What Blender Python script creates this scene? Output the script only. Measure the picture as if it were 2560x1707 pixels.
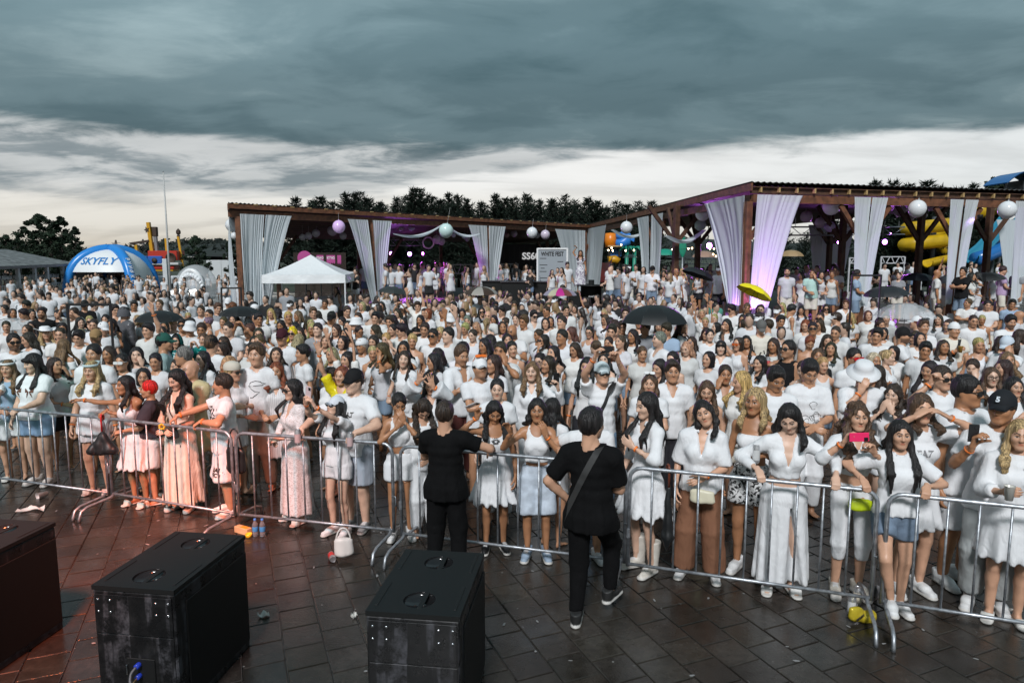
import bpy, bmesh, math, random
import numpy as np
from mathutils import Vector, Matrix
from mathutils.bvhtree import BVHTree
for _o in list(bpy.data.objects): bpy.data.objects.remove(_o)
scn = bpy.context.scene
# ---------------------------------------------------------------- camera
F = 1707.0                      # focal length in photo pixels (2560 wide)
PITCH = math.atan(213.5 / F); CAMZ = 3.0
cam_d = bpy.data.cameras.new('camera'); cam = bpy.data.objects.new('camera', cam_d)
scn.collection.objects.link(cam); scn.camera = cam
cam_d.sensor_width = 36; cam_d.lens = 36 * F / 2560; cam_d.clip_end = 6000; cam_d.clip_start = .1
cam.location = (0, 0, CAMZ); cam.rotation_euler = (math.pi / 2 - PITCH, 0, 0)
# ---------------------------------------------------------------- exposure
scn.view_settings.view_transform = 'Standard'; scn.view_settings.look = 'None'
scn.view_settings.gamma = 1; scn.view_settings.use_curve_mapping = False
scn.view_settings.exposure = 1.0
scn.render.film_transparent = False
scn.cycles.max_bounces = 6; scn.cycles.diffuse_bounces = 3; scn.cycles.glossy_bounces = 3
scn.cycles.transmission_bounces = 6; scn.cycles.transparent_max_bounces = 12
scn.cycles.caustics_reflective = False; scn.cycles.caustics_refractive = False
# ---------------------------------------------------------------- the sky: a storm-dark cloud deck over a pale band at the horizon
SUN_EL, SUN_AZ = math.radians(40), math.radians(-12)   # soft light from behind the camera, a little left
world = bpy.data.worlds.new('World'); scn.world = world; world.use_nodes = True
nt = world.node_tree; nt.nodes.clear()
def N(t, nt=nt, **k):
 n = nt.nodes.new(t)
 for a, b in k.items(): setattr(n, a, b)
 return n
def math_(op, a, b=None, nt=nt, clamp=False):
 n = nt.nodes.new('ShaderNodeMath'); n.operation = op; n.use_clamp = clamp
 for i, x in enumerate((a, b)):
  if x is None: continue
  if isinstance(x, (int, float)): n.inputs[i].default_value = x
  else: nt.links.new(x, n.inputs[i])
 return n.outputs[0]
def ramp_(fac, pts, nt=nt, interp='EASE'):
 n = nt.nodes.new('ShaderNodeValToRGB'); n.color_ramp.interpolation = interp
 while len(n.color_ramp.elements) < len(pts): n.color_ramp.elements.new(.5)
 for e, (p, c) in zip(n.color_ramp.elements, pts):
  e.position = p; e.color = (*c, 1) if len(c) == 3 else c
 nt.links.new(fac, n.inputs[0]); return n.outputs[0]
def mix_(fac, a, b, nt=nt, mode='MIX'):
 n = nt.nodes.new('ShaderNodeMix'); n.data_type = 'RGBA'; n.blend_type = mode
 for i, x in ((0, fac), (6, a), (7, b)):
  if isinstance(x, (int, float)): n.inputs[i].default_value = x
  elif isinstance(x, tuple): n.inputs[i].default_value = (*x, 1) if len(x) == 3 else x
  else: nt.links.new(x, n.inputs[i])
 return n.outputs[2]
def build_sky():
 tc = N('ShaderNodeTexCoord'); sep = N('ShaderNodeSeparateXYZ'); nt.links.new(tc.outputs['Generated'], sep.inputs[0])
 z = math_('MAXIMUM', sep.outputs[2], 0.0)
 # cloud deck: a flat layer seen in perspective
 zz = math_('ADD', z, .13)
 cx = math_('DIVIDE', sep.outputs[0], zz); cy = math_('DIVIDE', sep.outputs[1], zz)
 cmb = N('ShaderNodeCombineXYZ'); nt.links.new(cx, cmb.inputs[0]); nt.links.new(cy, cmb.inputs[1])
 def noise(scale, det, rough, dist, off, sx=1., sy=1., rot=.25):
  mp = N('ShaderNodeMapping'); mp.inputs['Location'].default_value = off; mp.inputs['Scale'].default_value = (sx, sy, 1)
  mp.inputs['Rotation'].default_value = (0, 0, rot)
  nt.links.new(cmb.outputs[0], mp.inputs[0])
  n = N('ShaderNodeTexNoise'); n.inputs['Scale'].default_value = scale; n.inputs['Detail'].default_value = det
  n.inputs['Roughness'].default_value = rough; n.inputs['Distortion'].default_value = dist
  nt.links.new(mp.outputs[0], n.inputs[0]); return n.outputs[0]
 def mix1(a, b, f): return math_('ADD', math_('MULTIPLY', a, 1 - f), math_('MULTIPLY', b, f))
 big = noise(.9, 3, .5, .4, (3.2, 1.1, 0), .8, 1.2); fine = noise(2.6, 9, .60, .35, (7.7, 4.2, 0), .8, 1.1); wisp = noise(1.7, 7, .55, .5, (1.7, 9.2, 0), .6, 1.2)
 dens = mix1(big, fine, .36)
 deck = ramp_(dens, [(.30, (.068, .118, .138)), (.43, (.102, .162, .186)), (.54, (.146, .218, .245)), (.68, (.25, .335, .36))])
 deck = mix_(1.0, deck, ramp_(z, [(.14, (.88,) * 3), (.19, (1.06,) * 3), (.30, (1.45,) * 3)]), mode='MULTIPLY')
 x = sep.outputs[0]
 e1 = math_('ADD', math_('ADD', z, math_('MULTIPLY', math_('SUBTRACT', mix1(big, fine, .5), .5), -.09)), math_('MULTIPLY', x, .012))
 m1 = ramp_(e1, [(.136, (0, 0, 0)), (.158, (1, 1, 1))])
 # torn bank of lower grey cloud, thinning to the right
 lo = N('ShaderNodeMapRange'); lo.inputs[1].default_value = -.25; lo.inputs[2].default_value = .42; lo.inputs[3].default_value = .070; lo.inputs[4].default_value = .175; nt.links.new(x, lo.inputs[0])
 e2 = math_('SUBTRACT', math_('ADD', z, math_('MULTIPLY', math_('SUBTRACT', wisp, .5), -.075)), lo.outputs[0])
 m2 = math_('MULTIPLY', ramp_(e2, [(0., (0, 0, 0)), (.022, (1, 1, 1))]), ramp_(fine, [(.40, (.95,) * 3), (.60, (.50,) * 3)]))
 clear = ramp_(z, [(0, (.66, .60, .50)), (.05, (.84, .81, .74)), (.11, (.95, .95, .93))])
 rt = N('ShaderNodeMapRange'); rt.inputs[1].default_value = .1; rt.inputs[2].default_value = .7; nt.links.new(x, rt.inputs[0])
 clear = mix_(rt.outputs[0], clear, (.80, .84, .85))
 clear = mix_(1.0, clear, ramp_(wisp, [(.35, (.86,) * 3), (.6, (1.03,) * 3)]), mode='MULTIPLY')
 sky = N('ShaderNodeTexSky', sky_type='NISHITA', sun_disc=False, sun_elevation=SUN_EL, sun_rotation=math.pi + SUN_AZ, dust_density=4.0)
 skym = mix_(1.0, sky.outputs[0], (.06, .06, .06), mode='MULTIPLY')
 clear = mix_(.10, clear, skym)
 bank = ramp_(dens, [(.35, (.20, .25, .275)), (.65, (.36, .40, .42))])
 col = mix_(m2, clear, bank); col = mix_(m1, col, deck)
 bel = math_('LESS_THAN', sep.outputs[2], -.002)
 col = mix_(bel, col, (.05, .055, .055))
 bg = N('ShaderNodeBackground'); nt.links.new(col, bg.inputs[0]); bg.inputs[1].default_value = .50
 out = N('ShaderNodeOutputWorld'); nt.links.new(bg.outputs[0], out.inputs[0])
build_sky()
sun_d = bpy.data.lights.new('sun', 'SUN'); sun_d.energy = 1.5; sun_d.angle = math.radians(10); sun_d.color = (.98, .985, 1)
sun = bpy.data.objects.new('sun', sun_d); scn.collection.objects.link(sun)
sun.rotation_euler = (math.pi / 2 - SUN_EL, 0, SUN_AZ)   # light travels away from the camera
# ---------------------------------------------------------------- photo pixel -> direction, and from there to the ground or a given depth
CP, SP = math.cos(PITCH), math.sin(PITCH)
def ray(px, py):
 a = (px - 1280) / F; b = (py - 853.5) / F
 return Vector((a, CP - b * SP, -SP - b * CP))
def on_z(px, py, z=0.):
 d = ray(px, py); t = (z - CAMZ) / d.z; return Vector((0, 0, CAMZ)) + d * t
def at_y(px, py, Y):
 d = ray(px, py); return Vector((0, 0, CAMZ)) + d * (Y / d.y)
def pix(p):
 x, y, z = p[0], p[1], p[2] - CAMZ
 dep = y * CP - z * SP; up = y * SP + z * CP
 return 1280 + F * x / dep, 853.5 - F * up / dep
# ---------------------------------------------------------------- materials
MAT = {}
def mat(name, col=(.5, .5, .5), rough=.6, metal=0, bump=None, var=None, spec=.5, objcol=False, **k):
 if name in MAT: return MAT[name]
 m = bpy.data.materials.new(name); m.use_nodes = True; t = m.node_tree; b = t.nodes['Principled BSDF']
 b.inputs['Roughness'].default_value = rough; b.inputs['Metallic'].default_value = metal
 b.inputs['Specular IOR Level'].default_value = spec
 b.inputs['Base Color'].default_value = (*col, 1)
 src = None
 if objcol:
  oi = N('ShaderNodeObjectInfo', t); src = oi.outputs['Color']
 tc = N('ShaderNodeTexCoord', t)
 if var:      # (scale, darker factor, lighter factor)
  n = N('ShaderNodeTexNoise', t); n.inputs['Scale'].default_value = var[0]; n.inputs['Detail'].default_value = 5
  t.links.new(tc.outputs['Object'], n.inputs[0])
  r = ramp_(n.outputs[0], [(.3, (var[1],) * 3), (.7, (var[2],) * 3)], t)
  src = mix_(1.0, src if src is not None else col, r, t, 'MULTIPLY')
 if src is not None: t.links.new(src, b.inputs['Base Color'])
 if bump:     # (scale, strength, distance, stretch)
  n = N('ShaderNodeTexNoise', t); n.inputs['Scale'].default_value = bump[0]; n.inputs['Detail'].default_value = 4
  mp = N('ShaderNodeMapping', t); t.links.new(tc.outputs['Object'], mp.inputs[0])
  if len(bump) > 3: mp.inputs['Scale'].default_value = bump[3]
  t.links.new(mp.outputs[0], n.inputs[0])
  bp = N('ShaderNodeBump', t); bp.inputs['Strength'].default_value = bump[1]; bp.inputs['Distance'].default_value = bump[2]
  t.links.new(n.outputs[0], bp.inputs['Height']); t.links.new(bp.outputs[0], b.inputs['Normal'])
 for a, v in k.items(): b.inputs[a.replace('_', ' ')].default_value = v
 MAT[name] = m; return m
def skin_mat():
 m = mat('skin', rough=.42, objcol=True, var=(9, .86, 1.06), bump=(160, .12, .002), spec=.4)
 t = m.node_tree; b = t.nodes['Principled BSDF']
 base = b.inputs['Base Color'].links[0].from_socket
 at = N('ShaderNodeAttribute', t, attribute_name='mask'); sp = N('ShaderNodeSeparateColor', t); t.links.new(at.outputs['Color'], sp.inputs[0])
 lip = mix_(1.0, base, (.80, .40, .38), t, 'MULTIPLY')
 c = mix_(sp.outputs[0], base, lip, t)
 c = mix_(math_('MULTIPLY', at.outputs['Alpha'], .75, t), c, (.03, .022, .018), t)
 c = mix_(sp.outputs[2], c, (.55, .54, .52), t)
 c = mix_(sp.outputs[1], c, (.022, .016, .013), t)
 t.links.new(c, b.inputs['Base Color'])
 b.inputs['Subsurface Weight'].default_value = .0
 return m
def creases(m, st=.55, dist=.05):
 """draped-cloth creases: ridged noise pulled along the drop of the cloth, plus a finer rumple"""
 t = m.node_tree; b = t.nodes['Principled BSDF']; tc = N('ShaderNodeTexCoord', t); mp = N('ShaderNodeMapping', t); mp.inputs['Scale'].default_value = (1.25, 1.25, .55); mp.inputs['Rotation'].default_value = (.25, .35, 0); t.links.new(tc.outputs['Object'], mp.inputs[0])
 n = N('ShaderNodeTexNoise', t, noise_type='RIDGED_MULTIFRACTAL'); n.inputs['Scale'].default_value = 4.2; n.inputs['Detail'].default_value = 1.5; n.inputs['Distortion'].default_value = .7; t.links.new(mp.outputs[0], n.inputs[0])
 n2 = N('ShaderNodeTexNoise', t); n2.inputs['Scale'].default_value = 13; n2.inputs['Detail'].default_value = 2; n2.inputs['Distortion'].default_value = .8; t.links.new(mp.outputs[0], n2.inputs[0])
 bp = N('ShaderNodeBump', t); bp.inputs['Strength'].default_value = st; bp.inputs['Distance'].default_value = dist
 t.links.new(math_('ADD', math_('MULTIPLY', n.outputs[0], .5, t), math_('MULTIPLY', n2.outputs[0], .45, t), t), bp.inputs['Height']); t.links.new(bp.outputs[0], b.inputs['Normal'])
def hair_mat():
 m = mat('hair', rough=.46, objcol=True, spec=.4); t = m.node_tree; b = t.nodes['Principled BSDF']; tc = N('ShaderNodeTexCoord', t); mp = N('ShaderNodeMapping', t); mp.inputs['Scale'].default_value = (75, 75, 4); t.links.new(tc.outputs['Object'], mp.inputs[0])
 n = N('ShaderNodeTexNoise', t); n.inputs['Scale'].default_value = 1; n.inputs['Detail'].default_value = 3; n.inputs['Distortion'].default_value = .4; t.links.new(mp.outputs[0], n.inputs[0])
 base = b.inputs['Base Color'].links[0].from_socket; t.links.new(mix_(1., base, ramp_(n.outputs[0], [(.32, (.35,) * 3), (.5, (.95,) * 3), (.70, (2.1,) * 3)], t), t, 'MULTIPLY'), b.inputs['Base Color'])
 bp = N('ShaderNodeBump', t); bp.inputs['Strength'].default_value = .8; bp.inputs['Distance'].default_value = .02; t.links.new(n.outputs[0], bp.inputs['Height']); t.links.new(bp.outputs[0], b.inputs['Normal'])
def cloth_mat():
 m = mat('cloth', rough=.88, objcol=True, var=(4, .90, 1.03), spec=.15)
 creases(m)
 return m
def shoe_mat():
 m = mat('shoe', rough=.55, objcol=True, var=(14, .82, 1.05), bump=(60, .2, .004))
 t = m.node_tree; b = t.nodes['Principled BSDF']; base = b.inputs['Base Color'].links[0].from_socket
 at = N('ShaderNodeAttribute', t, attribute_name='mask'); sp = N('ShaderNodeSeparateColor', t); t.links.new(at.outputs['Color'], sp.inputs[0])
 c = mix_(sp.outputs[0], base, (.55, .53, .5), t); c = mix_(sp.outputs[1], c, (.6, .6, .6), t)
 t.links.new(c, b.inputs['Base Color']); return m
skin_mat(); cloth_mat(); shoe_mat()
hair_mat(); mat('hat_cloth', rough=.8, objcol=True, spec=.2, bump=(90, .2, .003))
mat('denim', rough=.85, objcol=True, var=(9, .75, 1.2), bump=(40, .4, .006))
mat('band', rough=.5, objcol=True, var=(20, .95, 1.05))
mat('plastic', rough=.35, objcol=True)
mat('glossblack', (.012, .012, .013), .12)
def pattern_cloth(name, kind, c1, c2, scale):
 m = mat(name, c1, .85, spec=.2); creases(m); t = m.node_tree; b = t.nodes['Principled BSDF']; tc = N('ShaderNodeTexCoord', t)
 if kind == 'wave':
  n = N('ShaderNodeTexWave', t); n.inputs['Scale'].default_value = scale; n.bands_direction = 'X'; n.inputs['Distortion'].default_value = .3; f = ramp_(n.outputs[0], [(.70, (0,) * 3), (.8, (1,) * 3)], t)
 elif kind == 'check':
  n = N('ShaderNodeTexBrick', t); n.offset = 0; n.inputs['Scale'].default_value = scale; n.inputs['Brick Width'].default_value = .5; n.inputs['Row Height'].default_value = .5; n.inputs['Mortar Size'].default_value = .03; n.inputs['Color1'].default_value = (0, 0, 0, 1); n.inputs['Color2'].default_value = (0, 0, 0, 1); n.inputs['Mortar'].default_value = (1, 1, 1, 1); f = n.outputs[0]
  mp = N('ShaderNodeMapping', t); mp.inputs['Rotation'].default_value = (math.pi / 2, 0, 0); t.links.new(tc.outputs['Object'], mp.inputs[0]); t.links.new(mp.outputs[0], n.inputs[0])
 else:
  n = N('ShaderNodeTexNoise', t); n.inputs['Scale'].default_value = scale; n.inputs['Detail'].default_value = 3; n.inputs['Distortion'].default_value = 1.5; f = ramp_(n.outputs[0], [(.50, (0,) * 3), (.56, (1,) * 3)], t)
 if kind != 'check': t.links.new(tc.outputs['Object'], n.inputs[0])
 t.links.new(mix_(f, c1, c2, t), b.inputs['Base Color']); return m
pattern_cloth('stripe', 'wave', (.70, .70, .70), (.50, .50, .52), 14); pattern_cloth('mesh_knit', 'noise', (.72, .72, .73), (.50, .48, .47), 55)
pattern_cloth('print_cloth', 'noise', (.68, .68, .68), (.03, .03, .03), 22); pattern_cloth('print_lilac', 'noise', (.68, .67, .70), (.26, .22, .30), 12); pattern_cloth('check_cloth', 'check', (.60, .62, .60), (.06, .07, .07), 9)
mat('coat_vinyl', rough=.25, objcol=True, bump=(12, .7, .04), spec=.5)
# ---------------------------------------------------------------- mesh library
rng = random.Random(7)
C = bpy.context.scene.collection
def link(name, me, mat=None, parent=None, col=None):
 o = bpy.data.objects.new(name, me); C.objects.link(o)
 if mat is not None and me is not None and hasattr(me, 'materials') and not me.materials:
  me.materials.append(mat)
 if parent is not None: o.parent = parent
 if col is not None: o.color = (col[0], col[1], col[2], 1)
 return o
def tag(o, label=None, cat=None, group=None, kind=None):
 if label: o['label'] = label
 if cat: o['category'] = cat
 if group: o['group'] = group
 if kind: o['kind'] = kind
 return o
def empty(name, loc=(0, 0, 0), rz=0, label=None, cat=None, group=None):
 o = bpy.data.objects.new(name, None); C.objects.link(o)
 o.empty_display_size = .1
 o.location = loc; o.rotation_euler = (0, 0, rz)
 return tag(o, label, cat, group)
def mkmesh(name, V, Q, smooth=True, mask=None, uv=None):
 """V (n,3), Q (m,k) array or list of faces"""
 me = bpy.data.meshes.new(name)
 V = np.asarray(V, dtype=np.float32)
 if isinstance(Q, np.ndarray):
  m, k = Q.shape
  me.vertices.add(len(V)); me.vertices.foreach_set('co', V.ravel())
  me.loops.add(m * k); me.loops.foreach_set('vertex_index', Q.astype(np.int32).ravel())
  me.polygons.add(m); me.polygons.foreach_set('loop_start', np.arange(0, m * k, k, dtype=np.int32))
  me.update(calc_edges=True)
 else:
  me.from_pydata([tuple(v) for v in V.tolist()], [], [tuple(q) for q in Q])
  me.update()
 if smooth:
  me.polygons.foreach_set('use_smooth', np.ones(len(me.polygons), dtype=bool))
 if mask is not None:
  at = me.color_attributes.new('mask', 'FLOAT_COLOR', 'POINT')
  at.data.foreach_set('color', np.asarray(mask, dtype=np.float32).ravel())
 return me
class MB:
 """collects boxes, bars, tubes, lathes; build() links them as one mesh object"""
 def __init__(s): s.v = []; s.f = []
 def add(s, vs, fs):
  o = len(s.v); s.v += [tuple(v) for v in vs]; s.f += [tuple(i + o for i in f) for f in fs]; return s
 def box(s, c, d, rz=0, bev=0):
  x, y, z = d[0] / 2, d[1] / 2, d[2] / 2
  if bev:
   b = bev; P = []
   for sz in (-1, 1):
    for sx, sy in ((-1, -1), (1, -1), (1, 1), (-1, 1)):
     P += [(sx * (x - b), sy * (y - b), sz * z), (sx * x, sy * (y - b), sz * (z - b)), (sx * (x - b), sy * y, sz * (z - b))]
   bm = bmesh.new()
   for p in P: bm.verts.new(p)
   bmesh.ops.convex_hull(bm, input=bm.verts)
   bm.verts.index_update()
   vs = [tuple(v.co) for v in bm.verts]; fs = [[v.index for v in f.verts] for f in bm.faces]; bm.free()
  else:
   vs = [(-x, -y, -z), (x, -y, -z), (x, y, -z), (-x, y, -z), (-x, -y, z), (x, -y, z), (x, y, z), (-x, y, z)]
   fs = [(0, 3, 2, 1), (4, 5, 6, 7), (0, 1, 5, 4), (1, 2, 6, 5), (2, 3, 7, 6), (3, 0, 4, 7)]
  ca, sa = math.cos(rz), math.sin(rz)
  return s.add([(c[0] + a * ca - b * sa, c[1] + a * sa + b * ca, c[2] + e) for a, b, e in vs], fs)
 def bar(s, a, b, w, h=None, up=(0, 0, 1)):
  a = Vector(a); b = Vector(b); d = (b - a).normalized(); h = h or w
  u = Vector(up)
  if abs(d.dot(u)) > .98: u = Vector((1, 0, 0))
  sd = d.cross(u).normalized(); u = sd.cross(d).normalized()
  vs = []
  for p in (a, b):
   for i, j in ((-1, -1), (1, -1), (1, 1), (-1, 1)): vs.append(p + sd * (i * w / 2) + u * (j * h / 2))
  return s.add(vs, [(3, 2, 1, 0), (4, 5, 6, 7), (0, 1, 5, 4), (1, 2, 6, 5), (2, 3, 7, 6), (3, 0, 4, 7)])
 def tube(s, pts, r, n=8, closed=False, cap=True):
  pts = [Vector(p) for p in pts]; m = len(pts); vs = []; fs = []
  rs = r if isinstance(r, (list, tuple)) else [r] * m
  prev = None
  for i, p in enumerate(pts):
   if closed: d = (pts[(i + 1) % m] - pts[i - 1]).normalized()
   else: d = (pts[min(i + 1, m - 1)] - pts[max(i - 1, 0)]).normalized()
   if prev is None:
    u = Vector((0, 0, 1)) if abs(d.z) < .9 else Vector((1, 0, 0))
    u = (u - d * u.dot(d)).normalized()
   else:
    u = (prev - d * prev.dot(d)).normalized()
   prev = u; w = d.cross(u)
   for k in range(n):
    a = 2 * math.pi * k / n
    vs.append(p + (u * math.cos(a) + w * math.sin(a)) * rs[i])
  for i in range(m if closed else m - 1):
   for k in range(n):
    j = (i + 1) % m
    fs.append((i * n + k, i * n + (k + 1) % n, j * n + (k + 1) % n, j * n + k))
  if cap and not closed:
   fs.append(tuple(range(n - 1, -1, -1))); fs.append(tuple((m - 1) * n + k for k in range(n)))
  return s.add(vs, fs)
 def lathe(s, prof, n=16, c=(0, 0, 0), sx=1, sy=1):
  vs = []; fs = []
  for r, z in prof:
   for k in range(n):
    a = 2 * math.pi * k / n
    vs.append((c[0] + r * math.cos(a) * sx, c[1] + r * math.sin(a) * sy, c[2] + z))
  for i in range(len(prof) - 1):
   for k in range(n):
    fs.append((i * n + k, i * n + (k + 1) % n, (i + 1) * n + (k + 1) % n, (i + 1) * n + k))
  return s.add(vs, fs)
 def xf(s, M):
  s.v = [tuple(M @ Vector(v)) for v in s.v]; return s
 def build(s, name, mat, parent=None, smooth=False, col=None, edge=None):
  me = mkmesh(name, np.array(s.v), s.f, smooth)
  if edge is not None: me.set_sharp_from_angle(angle=math.radians(edge))
  return link(name, me, mat, parent, col)
def grid_mesh(fn, nu, nv, closed_u=False):
 """fn(u,v)->point, returns V,F"""
 vs = []; fs = []
 for j in range(nv + 1):
  for i in range(nu if closed_u else nu + 1): vs.append(fn(i / nu, j / nv))
 w = nu if closed_u else nu + 1
 for j in range(nv):
  for i in range(nu):
   i2 = (i + 1) % w
   fs.append((j * w + i, j * w + i2, (j + 1) * w + i2, (j + 1) * w + i))
 return vs, fs
def copy_tree(o, parent=None, label=None):
 c = o.copy(); C.objects.link(c); c.parent = parent
 if label: c['label'] = label
 for ch in list(o.children): copy_tree(ch, c)
 return c
# ---------------------------------------------------------------- distance fields -> surface nets
CORN = np.array([[i, j, k] for i in (0, 1) for j in (0, 1) for k in (0, 1)])
EDG = [(a, b) for a in range(8) for b in range(a + 1, 8) if np.abs(CORN[a] - CORN[b]).sum() == 1]
class Vol:
 def __init__(s, lo, hi, h):
  s.h = h; s.lo = np.asarray(lo, float) - 2.5 * h
  n = np.ceil((np.asarray(hi, float) + 2.5 * h - s.lo) / h).astype(int) + 1
  s.ax = [(s.lo[i] + h * np.arange(n[i])).astype(np.float32) for i in range(3)]
  s.f = np.full(n, 9., np.float32)
 def box(s, lo, hi):
  sl = []
  for i in range(3):
   a = int(max(0, math.floor((lo[i] - s.lo[i]) / s.h))); b = int(min(s.f.shape[i], math.ceil((hi[i] - s.lo[i]) / s.h) + 1))
   if b <= a: return None
   sl.append(slice(a, b))
  return tuple(sl)
 def comb(s, sl, d, k, op):
  g = s.f[sl]
  if op == 'u':
   m = np.minimum(g, d)
   if k > 0:
    e = np.maximum(k - np.abs(g - d), 0); m = m - e * e * (.25 / k)
  else:
   d = -d; m = np.maximum(g, d)
   if k > 0:
    e = np.maximum(k - np.abs(g - d), 0); m = m + e * e * (.25 / k)
  s.f[sl] = m
 def cone(s, a, b, ra, rb=None, u=None, k=.02, flat=(0, 0), op='u', rw=None):
  """elliptic cone from a to b; radii (along u, across u)"""
  a = np.asarray(a, float); b = np.asarray(b, float)
  if rb is None: rb = ra
  ra = (ra, ra) if np.isscalar(ra) else ra; rb = (rb, rb) if np.isscalar(rb) else rb
  L = np.linalg.norm(b - a); w = (b - a) / L if L > 1e-6 else np.array([0, 0, 1.]); L = max(L, 1e-6)
  R = max(ra + rb) + k + 2 * s.h
  sl = s.box(np.minimum(a, b) - R, np.maximum(a, b) + R)
  if sl is None: return s
  if u is None: u = np.array([1., 0, 0]) if abs(w[0]) < .9 else np.array([0, 1., 0])
  u = np.asarray(u, float); u = u - w * u.dot(w); u /= np.linalg.norm(u) + 1e-9; v = np.cross(w, u)
  X = s.ax[0][sl[0]][:, None, None] - a[0]; Y = s.ax[1][sl[1]][None, :, None] - a[1]; Z = s.ax[2][sl[2]][None, None, :] - a[2]
  al = X * w[0] + Y * w[1] + Z * w[2]
  t = np.clip(al / L, 0, 1)
  qu = X * u[0] + Y * u[1] + Z * u[2]; qv = X * v[0] + Y * v[1] + Z * v[2]; qw = al - t * L
  rx = ra[0] + (rb[0] - ra[0]) * t; ry = ra[1] + (rb[1] - ra[1]) * t
  rm = np.minimum(rx, ry)
  e = np.sqrt((qu / rx) ** 2 + (qv / ry) ** 2 + (qw / (rw or rm)) ** 2)
  d = ((e - 1) * rm).astype(np.float32)
  if flat[0]: d = np.maximum(d, -al)
  if flat[1]: d = np.maximum(d, al - L)
  s.comb(sl, d, k, op); return s
 def ell(s, c, r, k=.02, op='u', M=None):
  c = np.asarray(c, float); R = max(r) + k + 2 * s.h
  sl = s.box(c - R, c + R)
  if sl is None: return s
  X = s.ax[0][sl[0]][:, None, None] - c[0]; Y = s.ax[1][sl[1]][None, :, None] - c[1]; Z = s.ax[2][sl[2]][None, None, :] - c[2]
  if M is not None:
   X, Y, Z = (X * M[0][i] + Y * M[1][i] + Z * M[2][i] for i in range(3))
  e = np.sqrt((X / r[0]) ** 2 + (Y / r[1]) ** 2 + (Z / r[2]) ** 2)
  s.comb(sl, ((e - 1) * min(r)).astype(np.float32), k, op); return s
 def plane(s, p, n, k=0):
  """keep the side the normal points to"""
  n = np.asarray(n, float); n = n / np.linalg.norm(n)
  d = (s.ax[0][:, None, None] - p[0]) * n[0] + (s.ax[1][None, :, None] - p[1]) * n[1] + (s.ax[2][None, None, :] - p[2]) * n[2]
  s.f = np.maximum(s.f, -d.astype(np.float32)); return s
 def warp(s, fn):
  s.f = s.f + fn(s.ax[0][:, None, None], s.ax[1][None, :, None], s.ax[2][None, None, :]).astype(np.float32); return s
 def mesh(s):
  f = s.f; neg = f < 0; n8 = neg.astype(np.int8)
  c = np.zeros(tuple(x - 1 for x in f.shape), np.int8)
  for i, j, k in CORN:
   c += n8[i:f.shape[0] - 1 + i, j:f.shape[1] - 1 + j, k:f.shape[2] - 1 + k]
  act = (c > 0) & (c < 8)
  cells = np.argwhere(act)
  if len(cells) == 0: return np.zeros((0, 3)), np.zeros((0, 4), int)
  idx = np.full(act.shape, -1, np.int64); idx[act] = np.arange(len(cells))
  vals = np.stack([f[cells[:, 0] + o[0], cells[:, 1] + o[1], cells[:, 2] + o[2]] for o in CORN], 1)
  acc = np.zeros((len(cells), 3)); cnt = np.zeros(len(cells))
  for a, b in EDG:
   m = (vals[:, a] < 0) != (vals[:, b] < 0)
   den = vals[:, a] - vals[:, b]
   t = np.where(m, vals[:, a] / np.where(np.abs(den) < 1e-9, 1, den), 0)
   p = CORN[a] + t[:, None] * (CORN[b] - CORN[a])
   acc += p * m[:, None]; cnt += m
  V = (cells + acc / np.maximum(cnt, 1)[:, None]) * s.h + s.lo
  Q = []
  for ax in range(3):
   o = [(1, 2), (2, 0), (0, 1)][ax]
   n0 = np.moveaxis(neg, (ax, o[0], o[1]), (0, 1, 2)); I = np.moveaxis(idx, (ax, o[0], o[1]), (0, 1, 2))
   ch = n0[:-1, 1:-1, 1:-1] != n0[1:, 1:-1, 1:-1]
   e = np.argwhere(ch)
   if not len(e): continue
   i, j, k = e[:, 0], e[:, 1] + 1, e[:, 2] + 1
   q = np.stack([I[i, j - 1, k - 1], I[i, j, k - 1], I[i, j, k], I[i, j - 1, k]], 1)
   fl = n0[i, j, k]
   q[~fl] = q[~fl][:, ::-1]
   Q.append(q)
  Q = np.concatenate(Q); Q = Q[(Q >= 0).all(1)]
  return V, Q
def join(parts):
 """parts: (V,Q,mask) list"""
 Vs = []; Qs = []; Ms = []; o = 0
 for V, Q, M in parts:
  Vs.append(V); Qs.append(Q + o); Ms.append(np.zeros((len(V), 4)) if M is None else M); o += len(V)
 return np.concatenate(Vs), np.concatenate(Qs), np.concatenate(Ms)
def bvh_of(o):
 me = o.data; return BVHTree.FromPolygons([v.co.copy() for v in me.vertices], [tuple(p.vertices) for p in me.polygons])
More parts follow.
